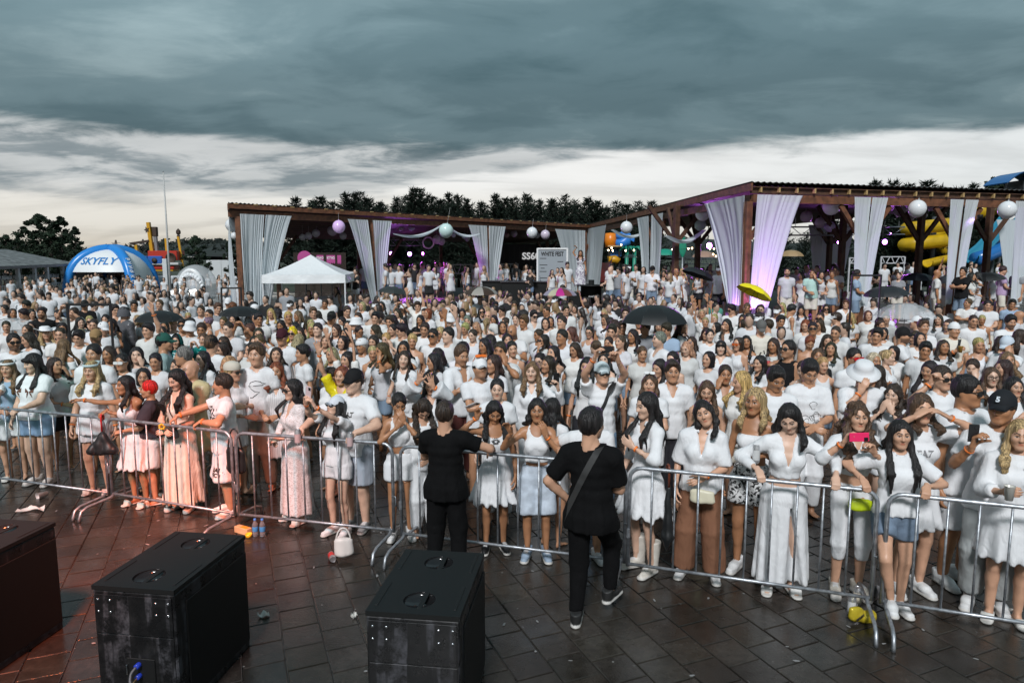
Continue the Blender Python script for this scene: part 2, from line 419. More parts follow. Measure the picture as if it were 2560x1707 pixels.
# ---------------------------------------------------------------- people
_tpl = {}
def sst(x, a, b): return np.clip((x - a) / (b - a), 0, 1)
def head_tpl(h, fem, beard=0):
 key = ('head', h, fem, beard)
 if key in _tpl: return _tpl[key]
 v = Vol((-.1, -.14, -.21), (.1, .13, .14), h)
 j = .92 if fem else 1.
 v.ell((0, .018, .028), (.077, .098, .094), 0)
 v.ell((0, -.018, -.02), (.066 * (.97 if fem else 1.02), .078, .10), .03)
 v.cone((0, -.03, -.055), (0, -.062, -.100), (.056 * j, .045), (.026 * j, .024), u=(1, 0, 0), k=.03)
 v.ell((0, -.072, -.105), (.022 * j, .018, .013), .02)
 for s in (-1, 1):
  v.cone((s * .052 * j, .0, -.065), (s * .02, -.06, -.10), .02, .016, k=.03)
  v.ell((s * .041, -.064, -.024), (.020, .019, .019), .04)
  v.cone((s * .012, -.094, .021), (s * .046, -.078, .019), .009 if not fem else .007, .007, k=.016)
  v.ell((s * .031, -.101, .0), (.021, .017, .014), .012, 's')
  v.ell((s * .031, -.076, .0), (.0155, .0155, .0145), .004)
  v.ell((s * .079, .012, -.012), (.010, .022, .032), .008)
  v.ell((s * .011, -.099, -.035), (.009, .010, .008), .008)
 v.cone((0, -.090, .012), (0, -.112, -.030), .008, .0115, k=.014)
 v.cone((-.014, -.086, -.0605), (.014, -.086, -.0605), (.0075), k=.008)
 v.cone((-.011, -.086, -.071), (.011, -.086, -.071), (.0085), k=.008)
 v.cone((0, .025, -.06), (0, .038, -.19), .052 if fem else .06, .05 if fem else .06, k=.03)
 V, Q = v.mesh()
 x, y, z = np.abs(V[:, 0]), V[:, 1], V[:, 2]
 M = np.zeros((len(V), 4)); fr = y < -.045
 e = 1.5 * h / .006
 M[:, 0] = (1. if fem else .35) * fr * (x < .020) * np.exp(-((z + .066) / (.0085)) ** 4) * (y < -.07)
 bz = .024 + .008 * sst(x, .012, .034) - .010 * sst(x, .036, .052)
 brow = fr * (x > .010) * (x < .053) * (np.abs(z - bz) < (.0052 if fem else .0065))
 lash = fr * (x > .014) * (x < .048) * (z > .005) * (z < .0115 if fem else z < .010) * (np.abs(x - .031) < .017)
 iris = fr * (np.hypot(x - .031, z) < .0072)
 M[:, 1] = np.clip(brow * .9 + lash * .85 + iris, 0, 1)
 M[:, 2] = fr * (((x - .031) / .0145) ** 2 + (z / .0068) ** 2 < 1) * (1 - iris)
 if beard:
  b = sst(-z, .035, .06) * (y < .03) * sst(x + .03 * (y < -.06) + (z < -.08) * .1, .02, .04)
  b = np.maximum(b, (z < -.085) * (y < .0) * (z > -.135) * 1.)
  b = np.maximum(b, (np.abs(z + .047) < .006) * (x < .03) * fr)
  M[:, 3] = b * beard * (1 - M[:, 0]) * (z > -.14)
 M[:, 3] = np.clip(M[:, 3], 0, 1)
 _tpl[key] = (V, Q, M); return _tpl[key]
def hand_tpl(h, pose):
 key = ('hand', h, pose)
 if key in _tpl: return _tpl[key]
 v = Vol((-.07, -.11, -.05), (.10, .05, .20), h)
 g = max(0, h - .006) * .45
 v.cone((0, 0, -.03), (0, 0, .01), (.026, .019), (.03, .016), u=(1, 0, 0), k=.01)
 v.cone((0, 0, .01), (.0, -.004, .085), (.034, .016), (.041, .014), u=(1, 0, 0), k=.01)
 v.ell((.022, -.012, .03), (.02, .014, .028), .012)
 cu = {'open': (.05, .05, .05), 'relax': (.35, .5, .4), 'grip': (.95, 1.25, .8), 'hold': (.75, .75, .5)}[pose]
 spread = {'open': .16, 'relax': .04, 'grip': .02, 'hold': .05}[pose]
 for i, (x0, ln) in enumerate(((.029, .040), (.0095, .045), (-.010, .042), (-.028, .033))):
  p = np.array([x0, -.003, .088 - .006 * (i == 3)]); a = 0; sp = spread * (1.5 - i)
  for q in range(3):
   a += cu[q]; l = ln * (1, .68, .5)[q];
   d = np.array([math.sin(sp) * math.cos(a), -math.sin(a), math.cos(a) * math.cos(sp)])
   n = p + d * l
   v.cone(p, n, .0092 - .0008 * q + g, .0088 - .001 * q + g, k=.004); p = n
 ta = {'open': (.75, .1), 'relax': (.45, .35), 'grip': (.15, .9), 'hold': (.35, .8)}[pose]
 p = np.array([.028, -.006, .022])
 for q, l in enumerate((.042, .034, .026)):
  a = ta[0] - .12 * q; b = ta[1] + .2 * q * (pose != 'open')
  d = np.array([math.sin(a) * math.cos(b), -math.sin(b), math.cos(a) * math.cos(b)]); n = p + d * l
  v.cone(p, n, .0125 - .0015 * q + g, .011 - .001 * q + g, k=.008); p = n
 V, Q = v.mesh(); _tpl[key] = (V, Q, None); return _tpl[key]
def shoe_tpl(h, kind):
 key = ('shoe', h, kind)
 if key in _tpl: return _tpl[key]
 v = Vol((-.07, -.24, -.01), (.07, .12, .36 if kind == 'boot' else .15), h)
 so = {'platform': .06}.get(kind, .026)
 v.cone((0, .05, so / 2), (0, -.15, so / 2), (.043, so), (.047, so), u=(1, 0, 0), k=.01, rw=.05)
 v.plane((0, 0, 0), (0, 0, 1));
 if kind in ('sandal', 'slide'):
  f0 = v.f.copy(); v.plane((0, 0, .022), (0, 0, -1))
  w = Vol((-.07, -.24, -.01), (.07, .12, .15), h)
  w.cone((-.05, -.115, .035), (.05, -.115, .035), (.03, .042), u=(0, 1, 0), k=0, flat=(1, 1))
  if kind == 'sandal': w.cone((-.045, .05, .075), (.045, .05, .075), (.07, .012), u=(0, 1, -.6), k=0, flat=(1, 1))
  v.f = np.minimum(v.f, w.f[:v.f.shape[0], :v.f.shape[1], :v.f.shape[2]])
 else:
  w = Vol((-.07, -.24, -.01), (.07, .12, .36 if kind == 'boot' else .15), h)
  w.cone((0, .045, .05 + so * .5), (0, -.08, .045 + so * .5), (.038, .045), (.04, .036), u=(1, 0, 0), k=.02)
  w.cone((0, -.06, .035 + so * .5), (0, -.165, .028 + so * .4), (.04, .03), ((.037 if kind != 'boot' else .02), .022), u=(1, 0, 0), k=.03)
  top = .12 if kind != 'boot' else .32
  w.cone((0, .035, .06), (0, .045, top), (.042, .05), (.047, .055) if kind != 'boot' else (.065, .07), u=(1, 0, 0), k=.02, flat=(0, 1))
  v.f = np.minimum(v.f, w.f)
  v.plane((0, 0, .0), (0, 0, 1))
 V, Q = v.mesh(); M = np.zeros((len(V), 4)); M[:, 0] = (V[:, 2] < so + .003)
 M[:, 1] = (V[:, 1] < -.03) * (V[:, 1] > -.10) * (np.abs(V[:, 0]) < .022) * (V[:, 2] > .06)
 _tpl[key] = (V, Q, M); return _tpl[key]
def rotm(yaw=0, pitch=0, roll=0):
 """head: yaw turns to +x, pitch>0 looks down, roll tilts to +x"""
 return np.array((Matrix.Rotation(yaw, 3, 'Z') @ Matrix.Rotation(pitch, 3, 'X') @ Matrix.Rotation(roll, 3, 'Y')))
def frame(z, y):
 """matrix whose columns are x,y,z with z along z and y near y"""
 z = np.asarray(z, float); z = z / np.linalg.norm(z); y = np.asarray(y, float); y = y - z * y.dot(z); y /= np.linalg.norm(y) + 1e-9
 return np.stack([np.cross(y, z), y, z], 1)
def ik(S, T, l1, l2, pole):
 d = T - S; D = np.linalg.norm(d)
 if D > .995 * (l1 + l2): T = S + d / D * .995 * (l1 + l2); D = .995 * (l1 + l2)
 if D < .12: D = .12
 w = (T - S) / np.linalg.norm(T - S); T = S + w * D
 a = (l1 * l1 - l2 * l2 + D * D) / (2 * D); hh = math.sqrt(max(l1 * l1 - a * a, 0))
 p = np.asarray(pole, float); p = p - w * p.dot(w); p /= np.linalg.norm(p) + 1e-9
 return S + w * a + p * hh, T
# target (x out, y, z), elbow pole, hand pose, hand direction or None, back of the hand
ARM = {
 'down': ((.25, -.03, .86), (.3, 1, 0), 'relax', None, (1, .2, 0)),
 'down2': ((.23, -.10, .90), (.5, 1, 0), 'relax', None, (1, -.3, 0)),
 'bent': ((.12, -.29, 1.10), (.6, .6, -.8), 'grip', None, (.6, -.3, 1)),
 'belly': ((.03, -.23, 1.07), (.8, .4, -.5), 'relax', None, (.1, -1, .3)),
 'chest': ((.03, -.20, 1.27), (.8, .1, -.6), 'relax', None, (0, -1, .2)),
 'hold': ((.12, -.30, 1.22), (.6, .4, -.8), 'hold', None, (1, -.2, 0)),
 'clap': ((.03, -.30, 1.25), (.7, .3, -.7), 'open', (-.2, -.5, 1), (1, 0, 0)),
 'mouth': ((.05, -.20, 1.47), (.7, .2, -.8), 'relax', (-.35, .0, 1), (.3, -1, 0)),
 'cheek': ((.10, -.14, 1.50), (.8, .0, -.8), 'relax', (-.1, .2, 1), (.6, -1, 0)),
 'phone': ((.06, -.40, 1.56), (.6, .3, -.8), 'hold', (-.2, -.1, 1), (.8, .4, 0)),
 'phoneup': ((.08, -.34, 1.74), (.8, .1, -.7), 'hold', (-.3, -.1, 1), (.8, .4, 0)),
 'up': ((.24, -.14, 1.95), (.9, .2, -.2), 'open', (.1, -.1, 1), (.2, 1, 0)),
 'high': ((.12, -.06, 2.03), (.9, .3, 0), 'open', (0, 0, 1), (.2, 1, 0)),
 'fist': ((.18, -.20, 1.88), (.9, .2, -.3), 'grip', (0, -.1, 1), (.2, 1, 0)),
 'wave': ((.34, -.18, 1.72), (.7, .2, -.8), 'open', (.1, -.1, 1), (.2, 1, 0)),
 'head': ((.11, -.04, 1.74), (1, -.3, .1), 'relax', (-.7, .0, .5), (.3, -.2, 1)),
 'brow': ((.11, -.13, 1.66), (1, -.2, -.2), 'relax', (-1, -.1, .2), (0, -.4, 1)),
 'point': ((.72, -.22, 1.43), (.1, .5, -1), 'relax', None, (0, .1, 1)),
 'reach': ((.22, -.52, 1.36), (.6, .3, -.9), 'hold', None, (.4, 0, 1)),
 'rail': ((.20, -.44, 1.10), (.8, .5, -.3), 'grip', (-.15, -.8, -.35), (.1, -.3, 1)),
 'rail2': ((.30, -.40, 1.10), (.8, .5, -.3), 'grip', (-.15, -.8, -.35), (.1, -.3, 1)),
 'hang': ((.20, -.42, 1.08), (.9, .5, -.1), 'relax', (0, -.5, -1), (0, -1, .4)),
 'hip': ((.19, -.05, .98), (1, .6, .0), 'relax', (-.6, .3, -.6), (.8, -.4, .2)),
 'fold': ((-.06, -.22, 1.21), (.9, .0, -.5), 'relax', (-1, .1, .2), (0, -1, .3)),
 'behind': ((.06, .20, 1.0), (1, .4, 0), 'relax', (-1, .1, 0), (0, 1, 0)),
 'neck': ((.10, -.02, 1.50), (1, -.4, .2), 'relax', (-.5, .5, .3), (.6, -.3, .4)),
}
LOD = {  # body, cloth, hair, head, hand
 'A': (.031, .0195, .0135, .0080, .0080), 'B': (.038, .027, .0195, .0115, .0125), 'M': (.044, .033, .0235, .0140, .0145), 'C': (.050, .039, .028, .0180, .018), 'D': (.085, .072, .055, .036, 0)}
def torso_rings(P):
 w = P['w']; f = P['fem']; b = (w - 1)
 if f:
  R = [(.86, .165, .105, .0), (.93, .172, .118, .012), (1.0, .152, .108, .006), (1.09, .122, .092, -.004), (1.19, .130, .094, -.006), (1.29, .142, .098, -.002), (1.37, .134, .082, .004), (1.425, .105, .062, .012)]
 else:
  R = [(.86, .148, .105, .0), (.93, .156, .112, .008), (1.0, .149, .108, .002), (1.09, .140, .102, -.004), (1.19, .148, .106, -.004), (1.29, .160, .112, -.002), (1.37, .150, .094, .004), (1.43, .11, .066, .012)]
 out = []
 for z, rx, ry, y in R:
  bl = math.exp(-((z - 1.06) / .14) ** 2)
  out.append((z, .875 * rx * (1 + .75 * b), .90 * ry * (1 + 1.15 * b + bl * b * .9), y - bl * b * .06))
 return out
def skel(P):
 s = P['H'] / 1.75; f = P['fem']; J = {}
 lean, side = P.get('lean', 0), P.get('side', 0)
 Rm = np.array(Matrix.Rotation(lean, 3, 'X') @ Matrix.Rotation(side, 3, 'Y'))
 piv = np.array([0, 0, .97])
 def U(p): return (piv + Rm @ (np.asarray(p, float) - piv)) * s
 J['U'] = U; J['R'] = Rm; J['s'] = s
 sw = (.146 if f else .167) * (1 + .35 * (P['w'] - 1))
 hw = (.088 if f else .085) * (1 + .2 * (P['w'] - 1))
 J['neck'] = U((0, .018, 1.47)); J['head'] = U((0, -.004 - .02 * max(P.get('pitch', 0), 0), 1.632))
 for k, sg in (('L', 1), ('R', -1)):
  S = U((sg * sw, .01, 1.395)); a = P['a' + k]
  if isinstance(a, str): a = ARM[a]
  T, pole, hp, hd, bk = a
  ab = len(T) == 4
  if ab: T = np.array(T[:3]) / 1.
  else: T = np.array(T) * s
  T = np.array([T[0] * sg, T[1], T[2]])
  if not ab and T[1] < -.05 and abs(T[0]) < .2 and T[2] < 1.35 * s: T[1] -= max(0, (P['w'] - 1)) * .22
  if not ab and abs(T[0]) > .2 and T[2] < 1.0 * s: T[0] += sg * max(0, P['w'] - 1) * .12
  T = T if ab else (T + (U((T[0] / s, T[1] / s, T[2] / s)) - T) * (.75 if lean or side else 0))
  S = S + np.array([0, 0, max(0, min(.06, (T[2] - 1.5 * s) * .12))])
  if len(a[0]) != 4 and T[2] > 1.5 * s: pass
  E, T = ik(S, T, .285 * s, .255 * s, (pole[0] * sg, pole[1], pole[2]))
  J['S' + k], J['E' + k], J['W' + k] = S, E, T
  fd = (T - E) / np.linalg.norm(T - E)
  d = fd if hd is None else np.array([hd[0] * sg, hd[1], hd[2]]); d = d / np.linalg.norm(d)
  if hd is not None: d = d + .35 * fd; d /= np.linalg.norm(d)
  J['D' + k] = d; J['B' + k] = np.array([bk[0] * sg, bk[1], bk[2]]); J['hp' + k] = P.get('hp' + k) or hp
  # legs
  fx, fy, kb = P.get('foot' + k, (.10, 0, 0))
  hip = np.array([sg * hw, .0, .90]) * s
  foot = np.array([sg * fx, fy + .01, .085 + P.get('lift' + k, 0)]) * s
  K, A = ik(hip, foot, .413 * s, .408 * s, (sg * .12 + kb * sg, -1, 0))
  J['H' + k], J['K' + k], J['A' + k] = hip, K, A
  J['fy' + k] = P.get('toe' + k, .2) * sg
 return J
def limbs_r(P):
 w = P['w']; f = P['fem']; e = .9 * (1 + .7 * (w - 1))
 return dict(ua=(.050 if f else .058) * e, ub=(.040 if f else .047) * e, fa=(.040 if f else .047) * e, fb=(.026 if f else .031) * (1 + .3 * (w - 1)),
    ta=(.092 if f else .092) * e, tb=(.060 if f else .062) * e, ca=(.057 if f else .060) * e, cb=(.036 if f else .040) * (1 + .4 * (w - 1)))
def bbox(J, extra=.16):
 pts = np.array([v for k, v in J.items() if isinstance(v, np.ndarray) and v.shape == (3,) and k[0] in 'neckheadSEWHKA'])
 return pts.min(0) - extra, pts.max(0) + extra
def do_torso(v, P, J, ease=0, zlo=0, zhi=9, k=.035):
 U, s = J['U'], J['s']; ux = J['R'] @ np.array([1., 0, 0])
 R = torso_rings(P); pr = None
 for z, rx, ry, y in R:
  if z < zlo or z > zhi: continue
  c = (U((0, y, z)), (rx * s + ease, ry * s + ease))
  if pr is not None: v.cone(pr[0], c[0], pr[1], c[1], u=ux, k=k, rw=min(c[1]) * .5)
  pr = c
 w = P['w']
 if P['fem'] and zhi > 1.3:
  for sg in (-1, 1):
   v.ell(U((sg * .066 * w, -.072 * (1 + .6 * (w - 1)), 1.265)), tuple(np.array((.062, .058, .062)) * s * (1 + .6 * (w - 1)) + ease), .04)
 if zhi > 1.4:
  for sg, kk in ((1, 'L'), (-1, 'R')):
   v.cone(U((sg * .03, .02, 1.44)), J['S' + kk], .052 * s + ease * .8, (.054 if P['fem'] else .062) * s * (1 + .5 * (w - 1)) + ease * .8, k=.035)
def build_body(P, lod):
 J = skel(P); s = J['s']; U = J['U']; r = limbs_r(P); L = LOD[lod]
 lo, hi = bbox(J); v = Vol(lo, hi, L[0])
 do_torso(v, P, J)
 v.cone(U((0, .025, 1.43)), J['head'] + J['R'] @ np.array([0, .022, -.07]) * s, (.052 if P['fem'] else .061) * s, (.05 if P['fem'] else .058) * s, k=.04)
 parts = []; r = {q: max(x, .62 * L[0]) for q, x in r.items()}
 for k, sg in (('L', 1), ('R', -1)):
  S, E, W = J['S' + k], J['E' + k], J['W' + k]
  v.cone(S, E, r['ua'] * s, r['ub'] * s, k=.03)
  m = E + (W - E) * .3
  v.cone(E, m, r['fa'] * s, r['fa'] * s * .99, k=.02); v.cone(m, W, r['fa'] * s * .99, r['fb'] * s, k=.02)
  Hh, K, A = J['H' + k], J['K' + k], J['A' + k]
  v.cone(Hh, K, r['ta'] * s, r['tb'] * s, k=.035)
  m = K + (A - K) * .3 + np.array([0, .014, 0]) * s
  v.cone(K, m, r['ca'] * s * .98, r['ca'] * s, k=.02); v.cone(m, A, r['ca'] * s, r['cb'] * s, k=.02)
  a = J['fy' + k]; fd = np.array([math.sin(a), -math.cos(a), 0])
  z0 = A[2] - .055 * s
  v.cone(np.array([A[0], A[1], z0]) - fd * .03 * s, np.array([A[0], A[1], z0 - .008]) + fd * .14 * s, (.036 * s, .034 * s), (.042 * s, .02 * s), u=(fd[1], -fd[0], 0), k=.02)
  if not L[4]: v.cone(W, W + J['D' + k] * .12, .05, .045, k=.02); continue
  V, Q, _ = hand_tpl(L[4], J['hp' + k])
  hs = s * (.92 if P['fem'] else 1.02)
  Vv = V * np.array([-sg, 1, 1]) * hs   # thumb on the inner/front side
  Fm = frame(J['D' + k], J['B' + k])
  Vv = Vv @ Fm.T + W
  parts.append((Vv, Q if -sg > 0 else Q[:, ::-1], None))
 V, Q = v.mesh(); parts.insert(0, (V, Q, None))
 hs = s * (.955 if P['fem'] else .985) * P.get('hs', 1)
 V, Q, M = head_tpl(L[3], P['fem'], P.get('beard', 0))
 HR = J['R'] @ rotm(P.get('yaw', 0), P.get('pitch', 0), P.get('roll', 0))
 J['HM'] = HR; J['hs'] = hs
 parts.append((V * hs @ HR.T + J['head'], Q, M))
 return J, join(parts)
def folds(amp, seed, skirt=0, z0=1.0, z1=.4, n=11):
 r = random.Random(seed); a = [r.uniform(0, 6.28) for _ in range(8)]; q = [r.uniform(.8, 1.25) for _ in range(6)]
 def fn(X, Y, Z):
  cr = lambda a: 1 - 2 * np.sqrt(np.abs(np.sin(a * .5)) + .02)
  d = amp * .9 * cr(26 * q[3] * X + 13 * (Z - z0) * X / .2 + 9 * Y + 2.2 * np.sin(7 * Z + a[7]) + a[0])
  d = d + amp * .55 * (.6 * np.sin(38 * q[0] * Z + 22 * q[1] * X + 3 * np.sin(9 * X + 5 * Y + a[0]) + a[1]) * np.sin(11 * q[4] * X - 6 * Z + a[5]) + .5 * np.sin(30 * q[2] * X - 16 * Z + 14 * Y + a[2] + 2 * np.sin(13 * Z + a[3])))
  if skirt:
   th = np.arctan2(Y, X); g = np.clip((z0 - Z) / (z0 - z1), 0, 1.1)
   d = d * .5 + skirt * g * (np.sin(n * th + 1.5 * np.sin(2 * th + a[4]) + a[5] + 1.2 * Z) + .4 * np.sin(2.3 * n * th + a[6]))
  return d
 return fn
def build_top(P, J, lod, T):
 """T: kind, hem (z at H 1.75), sl (sleeve length 0..2), ease, neck, skirt hem, flare"""
 s = J['s']; U = J['U']; r = limbs_r(P); h = LOD[lod][1]; kind = T['kind']
 ease = max(.007, T.get('ease', .010 if P['fem'] else .015) * .76) + (.004 if lod in 'CD' else 0)
 lo, hi = bbox(J, .20); v = Vol((min(lo[0], -.42), min(lo[1], -.36), 0.02), (max(hi[0], .42), max(hi[1], .36), hi[2]), h)
 hem = T.get('hem', .86)
 do_torso(v, P, J, ease, zlo=0)
 nr = J['R'] @ np.array([0, 0, 1.])
 if T.get('skirt') is not None:
  zs = T['skirt']; fl = T.get('flare', .10); R = torso_rings(P)
  hip = max(R[1][1], .15) * s + ease
  v.cone((0, .0, 1.06 * s), (0, .0, .88 * s), (R[3][1] * s + ease, R[3][2] * s + ease + .01), (hip + .012 + fl * .25, R[1][2] * s + ease + .02 + fl * .2), u=(1, 0, 0), k=.03, rw=.02)
  v.cone((0, .0, .88 * s), (0, -.005, zs * s), (hip + .012 + fl * .25, R[1][2] * s + ease + .02 + fl * .2), (hip + .02 + fl, R[1][2] * s + ease + .03 + fl * .9), u=(1, 0, 0), k=.03, flat=(0, 1))
 if T.get('skirt') is None and hem < 1.0:
  Rg = torso_rings(P)
  v.cone(U((0, Rg[3][3], 1.12)), U((0, 0, hem - .03)), (Rg[3][1] * s + ease, Rg[3][2] * s + ease), (max(Rg[1][1], Rg[2][1]) * s + ease + .014, max(Rg[1][2], Rg[2][2]) * s + ease + .016), u=J['R'] @ np.array([1., 0, 0]), k=.05, rw=.03)
 if T.get('skirt') is None and hem < .84:
  for k in 'LR':
   v.cone(J['H' + k], J['H' + k] + (J['K' + k] - J['H' + k]) * .45, r['ta'] * s + ease + .012, r['ta'] * s + ease + .016, k=.06)
 sl = T.get('sl', 0 if kind in ('tank', 'strap', 'bandeau') else .6)
 for k in 'LR':
  S, E, W = J['S' + k], J['E' + k], J['W' + k]; se = T.get('slease', ease + (.009 if sl < 1 else .004))
  if sl <= 0: continue
  e1 = min(sl, 1.)
  v.cone(S, S + (E - S) * e1, r['ua'] * s + ease, r['ua'] * s * (1 - .2 * e1) + se, k=.03, flat=(0, sl < 1), rw=.04)
  if sl > 1:
   e2 = sl - 1; bell = T.get('bell', 0)
   v.cone(E, E + (W - E) * e2, r['fa'] * s + se * .9, r['fb'] * s + se * .9 + bell, k=.02, flat=(0, 1), rw=.035)
 fa = T.get('fold', .0085)
 v.warp(folds(fa, P['seed'], T.get('pleat', .012), .95 * s, T['skirt'] * s, T.get('np', 11)) if T.get('skirt') is not None else folds(fa, P['seed'], min(.009, .35 * ease + .002), 1.32 * s, hem * s, 8))
 # neckline
 nk = T.get('neck', 'crew'); nb = J['neck']
 v.cone(nb - nr * .02, nb + nr * .14, .066 * s, .075 * s, op='s', k=.01)
 if nk in ('v', 'shirt'): v.cone(U((0, -.10, 1.47)), U((0, -.17, T.get('vz', 1.32))), (.062 * s, .09), (.008, .06), u=(1, 0, 0), op='s', k=.012)
 if nk in ('scoop', 'strap'): v.ell(U((0, -.11, 1.46)), (.095 * s, .11 * s, .105 * s), .012, 's')
 if kind in ('tank', 'strap'):
  for k, sg in (('L', 1), ('R', -1)):
   v.cone(J['S' + k] + np.array([sg * .03, 0, -.05]) * s, J['S' + k] + np.array([sg * .03, 0, .10]) * s, .075 * s, .085 * s, op='s', k=.01)
  if kind == 'strap':
   v.ell(U((0, -.12, 1.45)), (.115 * s, .14 * s, .115 * s), .01, 's'); v.ell(U((0, .10, 1.47)), (.12 * s, .10 * s, .14 * s), .01, 's')
 if kind == 'bandeau': v.plane(U((0, 0, 1.335)), -nr)
 if kind == 'off': v.plane(U((0, 0, 1.385)), -nr)
 if nk == 'shirt':
  w = Vol(J['neck'] - .16, J['neck'] + .16, h)
  c0 = U((0, .012, 1.445))
  w.cone(c0, U((0, .006, 1.505)), (.098 * s, .088 * s), (.079 * s, .074 * s), u=J['R'] @ np.array([1., 0, 0]), k=.0, flat=(1, 1))
  w.cone(U((0, .012, 1.42)), U((0, .0, 1.56)), .068 * s, .066 * s, op='s', k=0)
  w.cone(U((0, -.10, 1.55)), U((0, -.13, 1.40)), (.055, .09), (.03, .06), u=(1, 0, 0), op='s', k=0)
  T['_collar'] = w.mesh()
 if T.get('skirt') is None: v.plane(U((0, 0, hem)), nr)
 V, Q = v.mesh()
 if T.get('_collar') is not None and len(T['_collar'][0]):
  V, Q, _ = join([(V, Q, None), (T['_collar'][0], T['_collar'][1], None)])
 return V, Q
def build_bottom(P, J, lod, B):
 s = J['s']; r = limbs_r(P); h = LOD[lod][1]; kind = B['kind']
 ease = B.get('ease', .012)
 lo, hi = bbox(J, .2); zt = 1.10 * s
 v = Vol((-.42, -.42, .03), (.42, .42, zt), h)
 Pq = dict(P); do_torso(v, P, J, ease - .004, zlo=0, zhi=1.1)
 R = torso_rings(P)
 if kind == 'skirt':
  zs = B['len']; fl = B.get('flare', .1); hip = R[1][1] * s + ease
  v.cone((0, .0, 1.04 * s), (0, .0, .88 * s), (R[3][1] * s + ease, R[3][2] * s + ease), (hip + .01 + fl * .2, R[1][2] * s + ease + .02 + fl * .2), u=(1, 0, 0), k=.03, rw=.02)
  v.cone((0, .0, .88 * s), (0, -.005, zs * s), (hip + .01 + fl * .2, R[1][2] * s + ease + .02 + fl * .2), (hip + .02 + fl, R[1][2] * s + ease + .03 + fl * .9), u=(1, 0, 0), k=.03, flat=(0, 1))
  v.warp(folds(.004, P['seed'] + 5, B.get('pleat', .014), .95 * s, zs * s, B.get('np', 12)))
  if B.get('slit'):
   v.cone((.04, -.30, .84 * s), (.11, -.32, 0), (.012, .24), (.12, .26), u=(1, 0, 0), op='s', k=.01)
 else:
  ln = B['len']   # 0..1 thigh, 1..2 to the ankle
  wd = B.get('wide', .02)
  for k in 'LR':
   Hh, K, A = J['H' + k], J['K' + k], J['A' + k]
   e1 = min(ln, 1)
   v.cone(Hh, Hh + (K - Hh) * e1, r['ta'] * s + ease, r['ta'] * s * (1 - .3 * e1) + ease + wd * e1, k=.03, flat=(0, ln < 1), rw=.05)
   if ln > 1:
    e2 = ln - 1
    v.cone(K, K + (A - K) * e2, r['ta'] * s * .7 + ease + wd, (r['cb'] * e2 + r['tb'] * (1 - e2)) * s + ease * .7 + wd + B.get('flareleg', 0), k=.03, flat=(0, 1), rw=.05)
  v.warp(folds(B.get('fold', .005), P['seed'] + 3))
 v.plane((0, 0, B.get('top', 1.05) * s), (0, 0, -1))
 return v.mesh()
